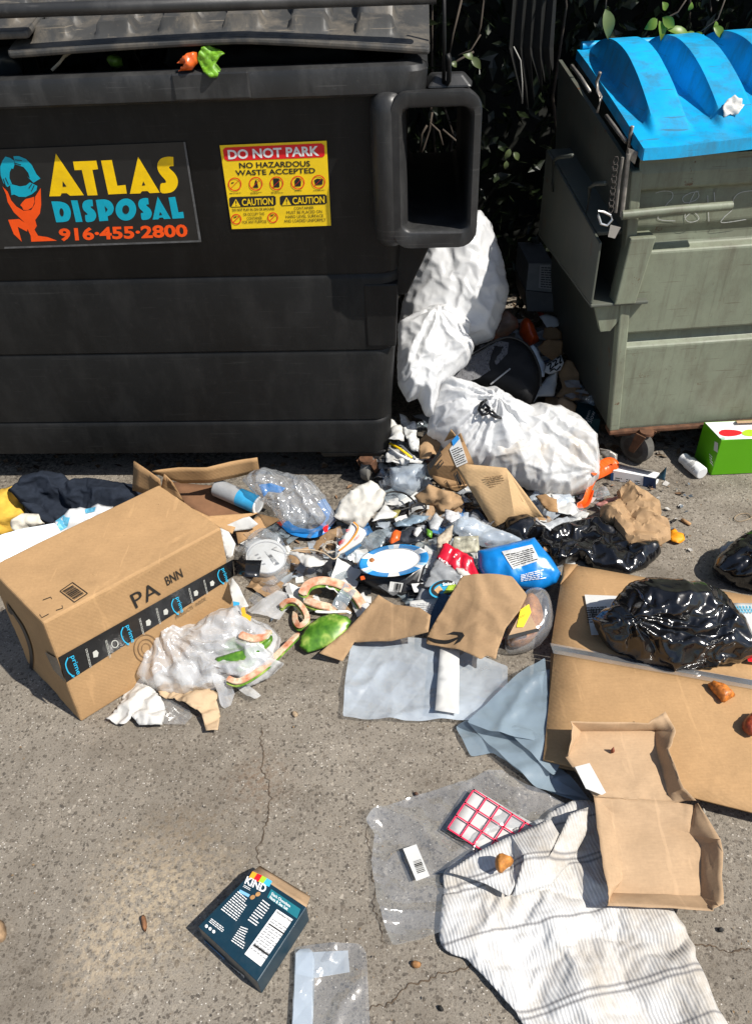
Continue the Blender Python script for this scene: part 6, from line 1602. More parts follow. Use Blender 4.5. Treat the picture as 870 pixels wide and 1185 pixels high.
rpp = pl3((475, 715, .03), (500, 715, .035), (490, 695, .05)); bars('receipt_print', [(tuple(ZS([(468, 570), (558, 578), (605, 460), (460, 478)])), 9, 1.6)], rpp, plain('grey_ink', (.3, .3, .32), .7, .1, 10), rc, .001)
sweep('cloth_strip', [(*ZS([(655, 425)])[0], .075), (*ZS([(625, 490)])[0], .06), (*ZS([(590, 570)])[0], .045), (*ZS([(565, 600)])[0], .03)], .032, .006, plain('denim_blue', (.045, .085, .14), .85, .3, 90, .1, .4, 200)); T(bpy.data.objects['cloth_strip'], 'dark blue cloth strip beside the printed receipt', 'cloth')
bpp = pl3((560, 672, .05), (640, 672, .05), (600, 635, .10))
bpk = puff('pouch', ZD([(535, 240), (600, 225), (740, 192), (765, 225), (800, 265), (835, 320), (820, 355), (750, 388), (690, 375), (565, 355), (538, 300)]), bpp, plain('pouch_blue', (.006, .20, .58), .32, .2, 30, .5, .4, 40), None, .035, .02, .008, None, .010, 14, None, 0, 9, 95, 0, .002, 40, .5, fac=.012, ffr=9)
T(bpk, 'bright blue plastic pouch with a white label at the flattened box corner', 'pouch')
bp2 = Surf(bpk)
lb_ = marks('label', [ZD([(622, 245), (730, 220), (758, 275), (662, 308)])], bp2, M['paper'], bpk, .002)
bars('label_print', [(tuple(ZD([(664, 300), (750, 274), (730, 232), (634, 254)])), 7, 1.6)], bp2, M['ink'], lb_, .004)
bars('pouch_print', [(tuple(ZD([(690, 350), (780, 340), (770, 305), (690, 325)])), 5, 1.6)], bp2, M['white'], bpk, .003)

simulate()
# ------------------------------------------------------------------ watermelon, grocery bag, napkins
M['rind'] = None
def rindmat():
    m, nt, bs, N, L = nodes('melon_rind'); co = coord(N, L)
    wn = noi(N, L, 16, 3, .6, co); n2 = noi(N, L, 60, 4, .7, co)
    c = ramp(N, L, wn.outputs[0], [(.35, (.035, .12, .010)), (.5, (.09, .22, .02)), (.62, (.32, .42, .09))])
    c = mixc(N, L, .35, c, ramp(N, L, n2.outputs[0], [(.35, .3), (.65, .65)]), 'OVERLAY')
    L.new(c, bs.inputs['Base Color']); bs.inputs['Roughness'].default_value = .35; return m
def fleshmat():
    m, nt, bs, N, L = nodes('melon_flesh'); co = coord(N, L)
    wn = noi(N, L, 30, 4, .6, co); n2 = noi(N, L, 120, 4, .7, co)
    c = ramp(N, L, wn.outputs[0], [(.35, (.50, .16, .08)), (.47, (.60, .32, .20)), (.6, (.66, .53, .38)), (.72, (.45, .18, .07))])
    L.new(c, bs.inputs['Base Color']); bs.inputs['Roughness'].default_value = .4; bump(N, L, bs, n2.outputs[0], .3, .003); return m
M['rind'] = rindmat(); M['flesh'] = fleshmat()
ml = thing('melon_rind', 'wide green watermelon rind wedge lying face down by the brown paper bag', 'melon rind', onz(375, 732))
puff('rind', ZG([(662, 248), (666, 215), (690, 178), (730, 150), (775, 138), (820, 150), (832, 165), (815, 200), (780, 235), (730, 256), (690, 268)]), pl3((350, 750, .02), (385, 750, .025), (380, 715, .05)), M['rind'], ml, .013, .006, .006, None, .001, 9, seed=101, rnd=0, crumple=.0, power=1.0, fac=.003)
def rindstrip(pts, w_, lab, seed):
    r_ = thing('melon_rind', lab, 'melon rind', onz(pts[0][0], pts[0][1]))
    sweep('flesh', pts, w_*.74, .008, M['flesh'], r_, (0, -.3, 1), .4)
    sweep('rind', [(x, y+3, max(.006, z-.009)) for x, y, z in pts], w_*.82, .006, M['rind'], r_, (0, -.3, 1), .4)
b_ = lambda lst, zz: [(*zz([(x, y)])[0], z) for x, y, z in lst]
rindstrip(b_([(415, 655, .04), (440, 615, .055), (490, 598, .06), (560, 610, .055), (620, 645, .04), (655, 690, .03), (668, 715, .02)], ZB), .038, 'long curved strip of pink watermelon rind arching over the concrete', 1)
rindstrip(b_([(682, 95, .03), (720, 110, .035), (760, 120, .03), (780, 135, .02)], ZG), .034, 'short pale pink watermelon rind piece above the white spoon', 2)
rindstrip(b_([(602, 118, .03), (625, 100, .045), (655, 102, .05), (680, 130, .045), (688, 160, .035), (665, 180, .025), (650, 160, .02), (652, 130, .02)], ZG), .022, 'small curled loop of watermelon rind beside the clear wrap', 3)
sw = sweep('spoon_body', b_([(715, 134, .05), (760, 136, .048), (800, 134, .046), (818, 134, .044), (830, 140, .042)], ZG), .008, .004, M['white'], None); sw.name = 'spoon'; T(sw, 'white plastic spoon lying on the watermelon rind', 'spoon')
gbag = thing('grocery_bag', 'translucent white grocery bag spilling green watermelon rinds by the big box', 'plastic bag', onz(250, 760))
gpl_ = pl3((215, 785, .03), (290, 785, .03), (250, 720, .10))
gbb = puff('bag', ZG([(150, 345), (165, 290), (200, 220), (260, 180), (340, 165), (420, 130), (475, 120), (500, 150), (555, 180), (590, 215), (580, 280), (600, 300), (540, 345), (500, 375), (440, 372), (400, 390), (300, 395), (215, 385)]), gpl_, M['grocery'], gbag, .055, .04, .008, .06, .010, 8, (190, 730), .03, 13, 102, 0, .003, 20, .5, fac=.022, ffr=8)
soft(gbb, .16, .25, .15)
sheet('handle', ZG([(380, 330), (430, 350), (455, 400), (440, 440), (420, 450), (405, 430), (395, 390)]), pl3((250, 810, .02), (270, 815, .02), (255, 780, .08)), M['grocery'], gbag, 0, .007, .012, 16, seed=103, fac=.01, ffr=14, lowfloor=False)
sheet('handle', ZG([(445, 375), (500, 375), (540, 410), (520, 425), (495, 410)]), flat(.02), M['grocery'], gbag, 0, .007, .012, 16, seed=104, fac=.01, ffr=14)
marks('orange_print', [ZG([(474, 122), (486, 118), (490, 140), (508, 150), (505, 165), (478, 150)])], Plane(gpl_.p+gpl_.n*.05, gpl_.n), plain('print_orange', (.85, .38, .02), .5, .1, 10), gbag, .012)
def slice_(px, zz, z, lab, seed, pl=None):
    o = puff('melon_rind', zz(px), pl or flat(z), M['rind'], None, .008, .006, .005, .008, .001, 9, seed=seed, crumple=0); T(o, lab, 'melon rind')
hp2 = Plane(gpl_.p+gpl_.n*.044, gpl_.n)
slice_([(415, 240), (440, 215), (500, 215), (530, 232), (480, 255), (420, 270)], ZG, 0, 'dark green watermelon rind deepest in the open grocery bag', 111, hp2)
slice_([(385, 285), (420, 275), (500, 250), (560, 225), (575, 205), (578, 235), (540, 270), (470, 300), (400, 308)], ZG, 0, 'long striped watermelon rind crossing the mouth of the grocery bag', 112, Plane(gpl_.p+gpl_.n*.056, gpl_.n))
slice_([(445, 325), (490, 290), (530, 280), (520, 310), (480, 335)], ZG, 0, 'short pale green watermelon rind between two longer rinds in the bag', 113, Plane(gpl_.p+gpl_.n*.050, gpl_.n))
rindstrip(b_([(430, 350, .075), (470, 360, .075), (540, 320, .08), (600, 265, .075), (660, 205, .05)], ZG), .022, 'long thin rind strip reaching out of the grocery bag towards the wedge', 4)
rindstrip(b_([(470, 208, .135), (510, 222, .135), (545, 215, .13), (565, 195, .125)], ZG), .03, 'pink watermelon flesh strip at the back of the open grocery bag', 5)
def napkin(px, zz, z, mat, lab, seed, hf=.03, name='napkin'):
    o = sheet(name, zz(px), z, mat, None, .0012, .006, .006, 12, seed=seed, fac=hf*.7, ffr=9, fn=6, hf=lambda u, v, q, d: hf*max(0, 1-(u*u+v*v)/.006)*(.6+.5*noise.noise(q*22)))
    soft(o, .10, .2, .4, sub=0); T(o, lab, 'napkin')
napkin([(42, 490), (75, 455), (100, 395), (155, 355), (178, 385), (225, 440), (232, 470), (220, 510), (190, 515), (150, 512), (130, 490), (100, 512)], ZG, .003, M['tissue'], 'crumpled white paper napkin in front of the big box corner', 121, .035)
napkin([(205, 385), (230, 365), (320, 385), (400, 410), (395, 430), (405, 475), (400, 525), (365, 525), (350, 475), (270, 430), (215, 410)], ZG, .012, plain('tan_napkin', (.52, .38, .24), .85, .1, 20, .1, .4, 90, trans=.1), 'crumpled tan paper napkin under the grocery bag', 122, .024)
k = MB(); 
o = sheet('plastic_cup', ZG([(170, 375), (230, 395), (300, 440), (318, 475), (295, 505), (225, 500), (190, 450)]), .008, M['film'], None, 0, .01, .012, 14, seed=123, fac=.006); T(o, 'flattened clear plastic cup between the white and tan napkins', 'cup')
# ------------------------------------------------------------------ left: clothes, mailer, cleaning wipes, open box
M['navycloth'] = plain('navy_cloth', (.020, .025, .036), .95, .3, 40, .05, .5, 220)
jk = thing('jacket', 'dark navy jacket crumpled between the dumpster and the big box', 'jacket', onz(90, 590))
jp = pl3((40, 615, .04), (140, 600, .04), (90, 565, .13))
jkc = puff('cloth', ZA([(50, 205), (95, 160), (150, 145), (205, 150), (230, 168), (290, 170), (340, 175), (420, 185), (450, 190), (470, 230), (430, 270), (330, 320), (200, 330), (160, 310), (110, 260)]), jp, M['navycloth'], jk, .035, .05, .007, .05, .028, 7, None, 0, 9, 131, 0, .006, 25, .5, fac=.045, ffr=6)
soft(jkc, .22, .15, .5)
jks = puff('sleeve', ZA([(52, 205), (85, 195), (130, 240), (180, 290), (175, 308), (140, 295), (90, 250)]), pl3((30, 600, .08), (60, 605, .08), (30, 575, .13)), M['navycloth'], jk, .03, .02, .008, .03, .006, 9, seed=132, fac=.010)
soft(jks, .15, .2, .4)
k = MB(); q_ = Plane(jp.p+jp.n*.06, jp.n); k.lathe(q_.at(*ZA([(338, 190)])[0]), q_.n, [(0, .006), (.003, .006), (.004, .004)], 12); k.build('button', M['galv'], jk, True)
o = crump('cloth', ZA([(-30, 200), (0, 195), (45, 185), (65, 210), (80, 240), (90, 275), (60, 310), (20, 345), (-30, 340)]), pl3((0, 615, .05), (30, 610, .05), (10, 570, .14)), plain('mustard', (.62, .38, .06), .9, .2, 30, .05, .4, 150), 'mustard yellow cloth bundle at the left edge beside the navy jacket', 'cloth', .04, .03, 133, .008, .018, 10)
crump('cloth', ZA([(40, 320), (50, 290), (75, 275), (125, 280), (150, 305), (110, 325), (60, 335)]), pl3((20, 615, .10), (50, 613, .10), (35, 598, .14)), plain('cream_cloth', (.60, .56, .48), .9, .1, 30, .05, .4, 150), 'cream cloth scrap between the yellow bundle and the white mailer', 'cloth', .03, .02, 134, .007, .012, 16)
mlp = pl3((0, 650, .14), (60, 620, .16), (0, 615, .20))
wm = thing('plastic_mailer', 'white plastic mailer with a black strip behind the big box', 'mailer', onz(20, 640))
wenv = sheet('envelope', ZA([(-60, 370), (60, 330), (185, 310), (215, 360), (160, 420), (60, 470), (-40, 520), (-80, 520)]), mlp, M['mailer'], wm, .004, .009, .010, 8, .02, 8, .003, 14, seed=135, fac=.008, ffr=7, lowfloor=False)
soft(wenv, .04, .15, 1.5); simulate()
marks('black_strip', strokep(ZA([(124, 315), (140, 335), (143, 370)]), 2.6), Surf(wenv), M['ink'], wm, .001)
wpk = crump('wipes_pack', ZA([(185, 305), (220, 275), (270, 255), (330, 245), (378, 250), (370, 290), (280, 350), (200, 340)]), pl3((70, 620, .15), (120, 608, .15), (90, 590, .19)), plain('pack_white', (.62, .63, .64), .35, .06, 20, .4), 'white wipes packet with pale blue print leaning on the big box', 'packet', .03, .02, 136, .008, .006, 14)
simulate()
wpl = Plane(pl3((70, 620, .15), (120, 608, .15), (90, 590, .19)).p, pl3((70, 620, .15), (120, 608, .15), (90, 590, .19)).n)
marks('blue_print', [ZA([(190, 300), (218, 280), (238, 282), (228, 318), (205, 330), (190, 322)])], Surf(wpk), plain('print_sky', (.12, .42, .60), .5, .1, 10), wpk, .002)
marks('blue_print', [ZA([(285, 262), (325, 252), (320, 268), (288, 276)])], Surf(wpk), bpy.data.materials['print_sky'], wpk, .002)
# open cardboard box behind
ob = thing('open_box', 'open cardboard box with raised flaps behind the big closed box', 'box', onz(235, 590))
a3 = lambda lst: [(*ZA([(x, y)])[0], z) for x, y, z in lst]
pm('flap', a3([(450, 98, .25), (535, 160, .22), (545, 225, .13), (445, 195, .15)]), [(0, 1, 2, 3)], M['card2'], ob, 3, .003, 10, .004, 1)
pm('flap', a3([(553, 140, .22), (578, 165, .2), (620, 235, .10), (535, 210, .14)]), [(0, 1, 2, 3)], M['card2'], ob, 3, .002, 10, .004, 2)
pm('back_wall', a3([(510, 130, .19), (600, 118, .19), (695, 118, .19), (775, 98, .19), (864, 85, .19), (870, 128, .12), (790, 150, .12), (705, 168, .12), (610, 170, .12), (555, 150, .15)]), [(0, 1, 8, 9), (1, 2, 7, 8), (2, 3, 6, 7), (3, 4, 5, 6)], M['card'], ob, 3, .003, 12, .004, 3)
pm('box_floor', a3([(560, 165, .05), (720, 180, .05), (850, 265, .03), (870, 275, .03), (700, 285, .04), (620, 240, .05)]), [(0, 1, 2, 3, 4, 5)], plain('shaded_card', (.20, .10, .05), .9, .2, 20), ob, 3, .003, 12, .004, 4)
pm('flap', a3([(620, 245, .09), (700, 282, .07), (868, 270, .05), (800, 300, .045), (780, 340, .05), (740, 320, .06)]), [(0, 1, 2, 3, 4, 5)], M['card'], ob, 3, .003, 12, .004, 5)
pm('flap', [(*ZB([p])[0], z) for p, z in (((150, 400), .03), (250, 330) and ((250, 330), .04), ((330, 350), .02), ((160, 450), .012))], [(0, 1, 2, 3)], M['card2'], ob, 3, .003, 12, .004, 6)
c0_, c1_ = onz(*ZB([(70, 222)])[0], .085), onz(*ZB([(243, 296)])[0], .065)
dd = c1_-c0_
wc_ = thing('canister', 'white wipes canister with a blue end lying in the open cardboard box', 'canister', V((c0_.x, c0_.y, .03)))
k = MB(); k.lathe(c0_, dd, [(0, .026), (.004, .030), (dd.length*.72, .030)], 24); k.build('body', plain('canister_grey', (.30, .31, .32), .35, .15, 25), wc_, True, ang=40)
k = MB(); k.lathe(c0_+dd*.55, dd, [(0, .0302), (dd.length*.42, .0302)], 24); k.build('blue_label', plain('canister_blue', (.04, .32, .58), .35, .3, 14), wc_, True, ang=40)
k = MB(); k.lathe(c0_+dd*.97, dd, [(0, .0304), (dd.length*.02, .0308), (dd.length*.03, .029), (dd.length*.031, .024), (dd.length*.02, .0235), (dd.length*.02, .001)], 24); k.build('rim', M['white'], wc_, True, ang=30)
pr = sheet('paper_scroll', ZB([(90, 385), (180, 345), (205, 340), (240, 370), (210, 390), (140, 400)]), pl3((255, 615, .04), (295, 612, .04), (275, 600, .07)), M['paper'], None, .001, .008, .012, 14, seed=141, fac=.008, lowfloor=False); T(pr, 'curled white paper scrap in front of the open cardboard box', 'paper')
o = sheet('tissue', ZB([(85, 385), (120, 400), (148, 450), (140, 500), (115, 510), (95, 450)]), pl3((255, 640, .05), (270, 640, .05), (260, 615, .09)), M['tissue'], None, .001, .007, .012, 14, seed=142, fac=.012, lowfloor=False); T(o, 'white tissue beside the right end of the big box', 'tissue')
# clear bottle-pack wrap with a blue band
wr_ = thing('plastic_wrap', 'crinkled clear plastic wrap with a blue printed band by the open box', 'plastic wrap', onz(345, 590))
wpl_ = pl3((320, 615, .03), (385, 615, .03), (345, 570, .11))
wrf = puff('film', ZB([(195, 200), (230, 175), (275, 160), (340, 180), (430, 190), (470, 230), (510, 300), (535, 345), (500, 375), (440, 392), (380, 380), (345, 360), (310, 310), (260, 270)]), wpl_, film('crinkled_wrap', (.72, .75, .78), .16, .1, 1.0, 22), wr_, .05, .04, .007, .05, .012, 14, None, 0, 9, 143, 0, .004, 30, .5, fac=.024, ffr=12)
soft(wrf, .2, .2, .1)
bmat = plain('band_bright', (.015, .20, .55), .35, .1, 14)
sweep('blue_band', b_([(345, 365, .035), (380, 395, .03), (440, 408, .028), (490, 398, .03), (530, 352, .04), (515, 310, .06), (490, 275, .075)], ZB), .030, .004, bmat, wr_, (0, -.5, .8), 0)
sheet('blue_print', ZB([(240, 212), (290, 205), (350, 225), (330, 245), (280, 240), (262, 262)]), wpl_, bmat, wr_, .0005, .008, .01, 14, seed=144, lowfloor=False)
marks('red_spot', [ZB([(500, 385), (522, 368), (520, 400), (505, 405)])], flat(.055), M['red'], wr_, 0)
k = MB(); k.tube([onz(*ZB([p])[0], .075) for p in ((278, 150), (340, 170), (395, 186))], .006, 8); T(k.build('rod', M['ink'], None, True), 'short black rod behind the clear plastic wrap', 'rod')
# tub lid in a clear bag
tb_ = thing('tub', 'white round tub with printed lid inside a clear bag', 'tub', onz(315, 660))
tc_ = onz(*ZT([(300, 640)])[0], .05); tn = V((.12, -.30, 1)).normalized()
k = MB(); k.lathe(tc_-tn*.045, tn, [(0, .048), (.03, .056), (.045, .060), (.052, .0605), (.053, .056)], 36); k.build('tub_body', plain('tub_white', (.62, .62, .60), .45, .05, 10), tb_, True, ang=40)
tpl_ = Plane(tc_+tn*.0085, tn)
text('lid_lettering', [('Aristocrat',)+tuple(ZT([(350, 690), (378, 680), (300, 590), (282, 600)]))+(.01,)], tpl_, M['ink'], tb_, .001)
marks('lid_ring', [p for p in ringp(*ZT([(300, 640)])[0], 22.5, 18.5, .8, 34)], tpl_, plain('ring_grey', (.35, .35, .36), .5, .1, 10), tb_, .001)
bars('lid_print', [(tuple(ZT([(280, 690), (300, 685), (245, 610), (225, 620)])), 4, 2)], tpl_, plain('lid_grey', (.3, .3, .3), .5, .1, 10), tb_, .001)
o = puff('clear_bag', ZT([(150, 600), (200, 540), (300, 500), (400, 540), (440, 640), (440, 720), (360, 800), (260, 790), (170, 700)]), flat(.03), M['film'], None, .05, .02, .009, .05, .006, 12, seed=145, fac=.010, ffr=12); o.name = 'plastic_bag'; T(o, 'thin clear plastic bag wrapped round the white printed tub', 'plastic bag')
o = crump('glove', ZT([(335, 600), (370, 575), (400, 590), (440, 605), (520, 625), (640, 650), (660, 665), (560, 700), (530, 695), (480, 640), (430, 615), (370, 605)]), flat(.06), M['tissue'], 'twisted white tissue strip right of the printed tub', 'tissue', .012, .008, 146, .006, .008, 22); o.name = 'tissue'
k = MB(); k.tube([onz(*p, .045) for p in ZT(curve([(440, 600), (560, 595), (640, 615), (695, 650), (730, 620), (760, 560)], 6))], .0022, 6); T(k.build('straw', plain('straw_tan', (.50, .40, .28), .6, .2, 30), None, True), 'thin bent tan straw between the tub and the leaflet', 'straw')
k = MB()
rr = random.Random(9)
for i in range(16):
    c_ = ZT([(680, 580)])[0]; k.tube([onz(c_[0]+rr.uniform(9, 12)*math.cos(a_*.6+i)*(.7+.3*rr.random()), c_[1]+rr.uniform(5, 8)*math.sin(a_*.6+i), .03+.02*rr.random()) for a_ in range(8)], .0012, 4)
T(k.build('string_ball', plain('string', (.45, .40, .33), .9, .2, 30), None, True), 'tangle of pale string beside the orange striped leaflet', 'string')
# white rough packet left of melon + plastic scraps near the box end
o = sheet('mailer_scrap', ZG([(445, 25), (470, 60), (500, 120), (480, 125), (440, 115), (440, 60)]), .03, M['paper'], None, .001, .008, .01, 14, seed=147, fac=.008); T(o, 'white paper with blue print standing at the right end of the big box', 'paper')
marks('blue_mark', [ZG([(446, 100), (470, 104), (468, 118), (448, 116)])], flat(.052), plain('mark_blue', (.05, .35, .6), .5, .1, 10), o, 0)
o = sheet('plastic_scrap', ZG([(495, 130), (540, 105), (590, 66), (632, 80), (640, 110), (600, 165), (560, 150), (510, 145)]), .012, M['grocery'], None, 0, .008, .014, 14, seed=148, fac=.014, ffr=10); T(o, 'crinkled milky plastic scrap between the grocery bag and curled rind', 'plastic')
# ------------------------------------------------------------------ dense small wrappers in the middle of the heap
rr = random.Random(77)
M['wrapc'] = film('tinted_film', (.35, .42, .46), .35, .12, 1.0, 20)
wl = [([(205, 120), (240, 90), (300, 60), (355, 50), (340, 110), (310, 150), (250, 160), (215, 140)], M['wrapc'], .05, 'clear crumpled wrapper left of the oval plate', 'wrapper'),
      ([(340, 120), (375, 72), (405, 78), (395, 120), (350, 140)], plain('w_orange', (.70, .12, .02), .35, .3, 60), .075, 'small orange wrapper tag above the oval plate', 'wrapper'),
      ([(385, 90), (440, 55), (520, 40), (545, 90), (510, 140), (440, 140), (395, 130)], plain('w_dark', (.03, .035, .045), .3, .5, 50), .055, 'dark glossy wrapper with grey print above the oval plate', 'wrapper'),
      ([(485, 60), (515, 45), (520, 75), (495, 105), (475, 95)], M['paper'], .075, 'small white tag on the dark glossy wrapper', 'tag'),
      ([(545, 60), (580, 80), (575, 105), (550, 95)], plain('w_green', (.12, .30, .03), .35, .3, 60), .07, 'small green wrapper scrap right of the oval plate', 'wrapper'),
      ([(365, 20), (420, 0), (500, -20), (560, -15), (520, 25), (440, 45), (380, 50)], plain('w_steel', (.20, .27, .33), .3, .4, 40), .07, 'steel blue crumpled packet below the black cable', 'packet'),
      ([(300, -30), (360, -45), (400, -30), (380, 0), (320, 5)], plain('w_olive', (.28, .25, .08), .4, .6, 60), .06, 'olive and yellow wrapper under the black cable', 'wrapper'),
      ([(560, 20), (600, -20), (640, 10), (610, 60), (570, 60)], plain('w_grey', (.45, .46, .46), .3, .3, 40), .07, 'silver grey wrapper twist near the cardboard sheet', 'wrapper')]
for i, (px, mt, z, lab, cat) in enumerate(wl):
    crump(cat, ZS(px), flat(z), mt, lab, cat, .014, .010, 151+i, .0065, .012, 20)
o = puff('plastic_bag', ZC([(380, 590), (420, 570), (470, 580), (520, 610), (600, 640), (690, 680), (640, 700), (520, 710), (430, 660), (375, 640)]), pl3((530, 635, .03), (590, 635, .03), (550, 605, .07)), M['milk'], None, .03, .02, .008, None, .008, 12, seed=161, fac=.018, ffr=10); T(o, 'milky crumpled plastic bag below the pale cardboard sheet', 'plastic bag')
o = crump('packet', ZC([(385, 660), (480, 655), (485, 720), (400, 725), (370, 700)]), pl3((525, 640, .06), (550, 640, .06), (535, 622, .09)), plain('w_print', (.42, .40, .30), .35, .7, 50, .4), 'clear printed food packet behind the red foil packet', 'packet', .01, .008, 162, .007, .006)
crump('carton', ZC([(310, 660), (345, 630), (375, 612), (370, 660), (350, 720), (315, 725)]), pl3((505, 640, .05), (520, 640, .05), (510, 615, .09)), plain('w_cream', (.55, .46, .34), .6, .5, 60), 'cream and orange torn carton left of the clear food packet', 'carton', .01, .008, 163, .006, .008)
crump('wrapper', ZC([(345, 545), (400, 548), (405, 575), (370, 600), (345, 580)]), flat(.07), plain('w_white', (.55, .55, .56), .4, .4, 60), 'white and red wrapper right of the steel blue packet', 'wrapper', .012, .01, 164, .006, .010)
crump('bin_liner', ZC([(420, 480), (500, 470), (520, 560), (560, 620), (470, 590), (410, 560), (400, 510)]), flat(.015), M['bbag'], 'dark bin liner under the pale cardboard sheet', 'bin liner', .02, .01, 165, .009, .014, 12)
crump('bin_liner', ZC([(590, 580), (650, 560), (700, 575), (730, 620), (690, 660), (700, 700), (640, 650), (600, 640)]), flat(.05), M['bbag'], 'shiny black bin liner tip beside the blue pouch', 'bin liner', .025, .015, 166, .008, .018, 12)
# right of the cardboard sheet
crump('carton', ZE([(0, 255), (40, 250), (80, 275), (85, 330), (50, 320), (10, 270)]), flat(.05), M['card2'], 'small brown card scrap beside the white folded paper', 'cardboard', .01, .008, 171, .007, .006)
crump('paper', ZE([(60, 262), (100, 262), (150, 295), (210, 330), (200, 340), (90, 330)]), flat(.025), M['paper'], 'white folded paper scrap below the stained bag', 'paper', .012, .008, 172, .007, .006)
crump('paper', ZE([(95, 365), (130, 335), (180, 340), (178, 380), (110, 385)]), flat(.012), M['paper'], 'small white paper scrap with a brown edge above the black bag', 'paper', .01, .006, 173, .007, .006)
crump('cardboard', ZC([(690, 560), (740, 565), (790, 580), (770, 600), (700, 590)]), flat(.012), M['card2'], 'torn brown card shred under the tip of the cardboard sheet', 'cardboard', .01, .006, 174, .007, .006)
k = MB(); k.tube([onz(*ZE([(0, 355)])[0], .05), onz(*ZE([(95, 420)])[0], .035)], .004, 8); T(k.build('straw', M['white'], None, True), 'thin white straw lying on the flat black plastic bag', 'straw')
crump('paper', ZE([(240, 290), (290, 265), (340, 255), (330, 275), (280, 300)]), flat(.03), plain('w_redwhite', (.45, .2, .17), .5, .7, 60), 'small red and white wrapper behind the crumpled brown paper bag', 'wrapper', .01, .006, 175, .007, .006).name = 'wrapper'
# ------------------------------------------------------------------ on the rim and lids
def leafy(px, plane, mat, name, lab, cat, hf=.012, seed=1, **k):
    o = puff(name, px, plane, mat, None, hf, .004, .005, None, .006, 25, None, 0, 9, seed, 0, .003, 50, .5, **k); T(o, lab, cat); return o
ZV = zc(0, 0, 3.222)
rimpl = Plane(B(-.55, -.07, 1.29), -by+V((0, 0, .5)))
o = sheet('lettuce_leaf', ZV([(735, 220), (755, 180), (780, 170), (815, 180), (838, 200), (820, 212), (805, 235), (822, 255), (810, 285), (785, 292), (760, 270), (748, 245)]), rimpl, plain('lettuce', (.20, .44, .03), .42, .55, 70, .4, .6, 120, trans=.25), None, .0012, .005, .012, 30, seed=181, fac=.020, ffr=26, fn=6, lowfloor=False); T(o, 'bright green lettuce leaf hanging over the black dumpster rim', 'lettuce leaf')
o = leafy(ZV([(660, 235), (700, 200), (735, 195), (738, 235), (715, 262), (665, 265), (690, 240)]), rimpl, plain('orange_wrap', (.75, .13, .02), .3, .3, 40, .6), 'wrapper', 'orange wrapper tucked beside the lettuce leaf on the dumpster rim', 'wrapper', .015, 182, fac=.010, ffr=22)
inpl = Plane(B(-.7, .02, 1.27), -by+V((0, 0, .3)))
leafy(ZV([(400, 225), (410, 205), (430, 200), (455, 215), (460, 245), (440, 255), (415, 250)]), inpl, plain('dark_greens', (.06, .13, .015), .5, .5, 60), 'leafy_greens', 'clump of dark leafy greens inside the black dumpster under the lid', 'greens', .02, 183, fac=.014, ffr=25)
k = MB(); k.tube([inpl.at(*p) for p in ZV([(195, 262), (225, 232), (245, 205)])], .004, 6); k.tube([inpl.at(*p) for p in ZV([(243, 207), (258, 196), (266, 192)])], .0055, 6); T(k.build('plastic_fork', plain('fork_cream', (.55, .48, .38), .5, .1, 20), None, True), 'pale plastic fork sticking up inside the black dumpster', 'fork')
fill_ = MB()
bgs = crump('trash_bag', ZV([(600, 235), (640, 205), (720, 190), (860, 190), (1000, 195), (1300, 190), (1400, 250), (900, 280)]), Plane(B(-.4, .22, 1.15), (0, -.5, .8)), plain('dull_black', (.012, .012, .013), .7, .3, 20), 'dark trash bag heaped inside the black dumpster under the right lid', 'trash bag', .05, .05, 184, .014, .02, 8)
crump('trash_bag', ZV([(-60, 250), (20, 210), (80, 205), (80, 260), (0, 290)]), Plane(B(-.95, .10, 1.2), (0, -.5, .8)), plain('slate_bag', (.035, .045, .055), .3, .3, 10), 'slate coloured trash bag inside the black dumpster at the left', 'trash bag', .04, .05, 185, .012, .02, 9)
npl = Plane(G(.25, -.02, 1.01), V((0, -.5, .8)))
o = sheet('tissue', [(838, 134), (835, 125), (840, 117), (848, 113), (857, 115), (860, 123), (853, 133), (845, 131)], Plane(max((Surf(bluelid).at(x_, y_, .012) for x_, y_ in ((848, 125), (840, 130), (857, 130), (848, 116))), key=lambda q: q.z-.35*q.y), (0, -.5, .85)), M['tissue'], None, .001, .005, .008, 40, seed=186, fac=.022, ffr=24, lowfloor=False); T(o, 'small crumpled white tissue lying on the blue dumpster lid', 'tissue')
o = marks('paper_slip', [[(483, 262), (488, 256), (506, 257), (500, 263)]], Plane(B(.15, -.03, .871), (0, 0, 1)), M['paper'], None, .003); T(o, 'small white paper slip lying inside the black fork sleeve', 'paper')
# ------------------------------------------------------------------ sprigs in the light
def sprig(name, lab, y, leaves, mat, stem=None):
    pl = Plane((0, y, .5), (0, -1, 0)); t = thing(name, lab, 'branch', pl.at(*leaves[0][0]))
    lm = MB(); rr_ = random.Random(len(leaves)+int(y*100))
    for a, b, wpx in leaves:
        p, q = pl.at(*a), pl.at(*b); d = q-p; wv_ = (pl.at(a[0]+wpx, a[1])-p).length
        n_ = V((rr_.uniform(-.3, .7), -.8, rr_.uniform(.2, .8))).normalized(); s_ = d.cross(n_).normalized(); n_ = s_.cross(d).normalized()
        rows = []; K = 7
        for i in range(K+1):
            u = i/K; hw_ = wv_*.5*math.sin(math.pi*u**.8)*1.0; c_ = p+d*u+n_*(.12*d.length*math.sin(math.pi*u))
            rows.append((c_-s_*hw_+n_*hw_*.35, c_, c_+s_*hw_+n_*hw_*.35))
        vs = [v for r_ in rows for v in r_]; fs = []
        for i in range(K): fs += [(3*i, 3*i+1, 3*i+4, 3*i+3), (3*i+1, 3*i+2, 3*i+5, 3*i+4)]
        k = MB(); k.add(vs, fs); k.build('leaf', mat, t, True)
    if stem:
        k = MB(); 
        for s_ in stem: k.tube([pl.at(*q) for q in s_], .0025, 5)
        k.build('stem', M['twig'], t, True)
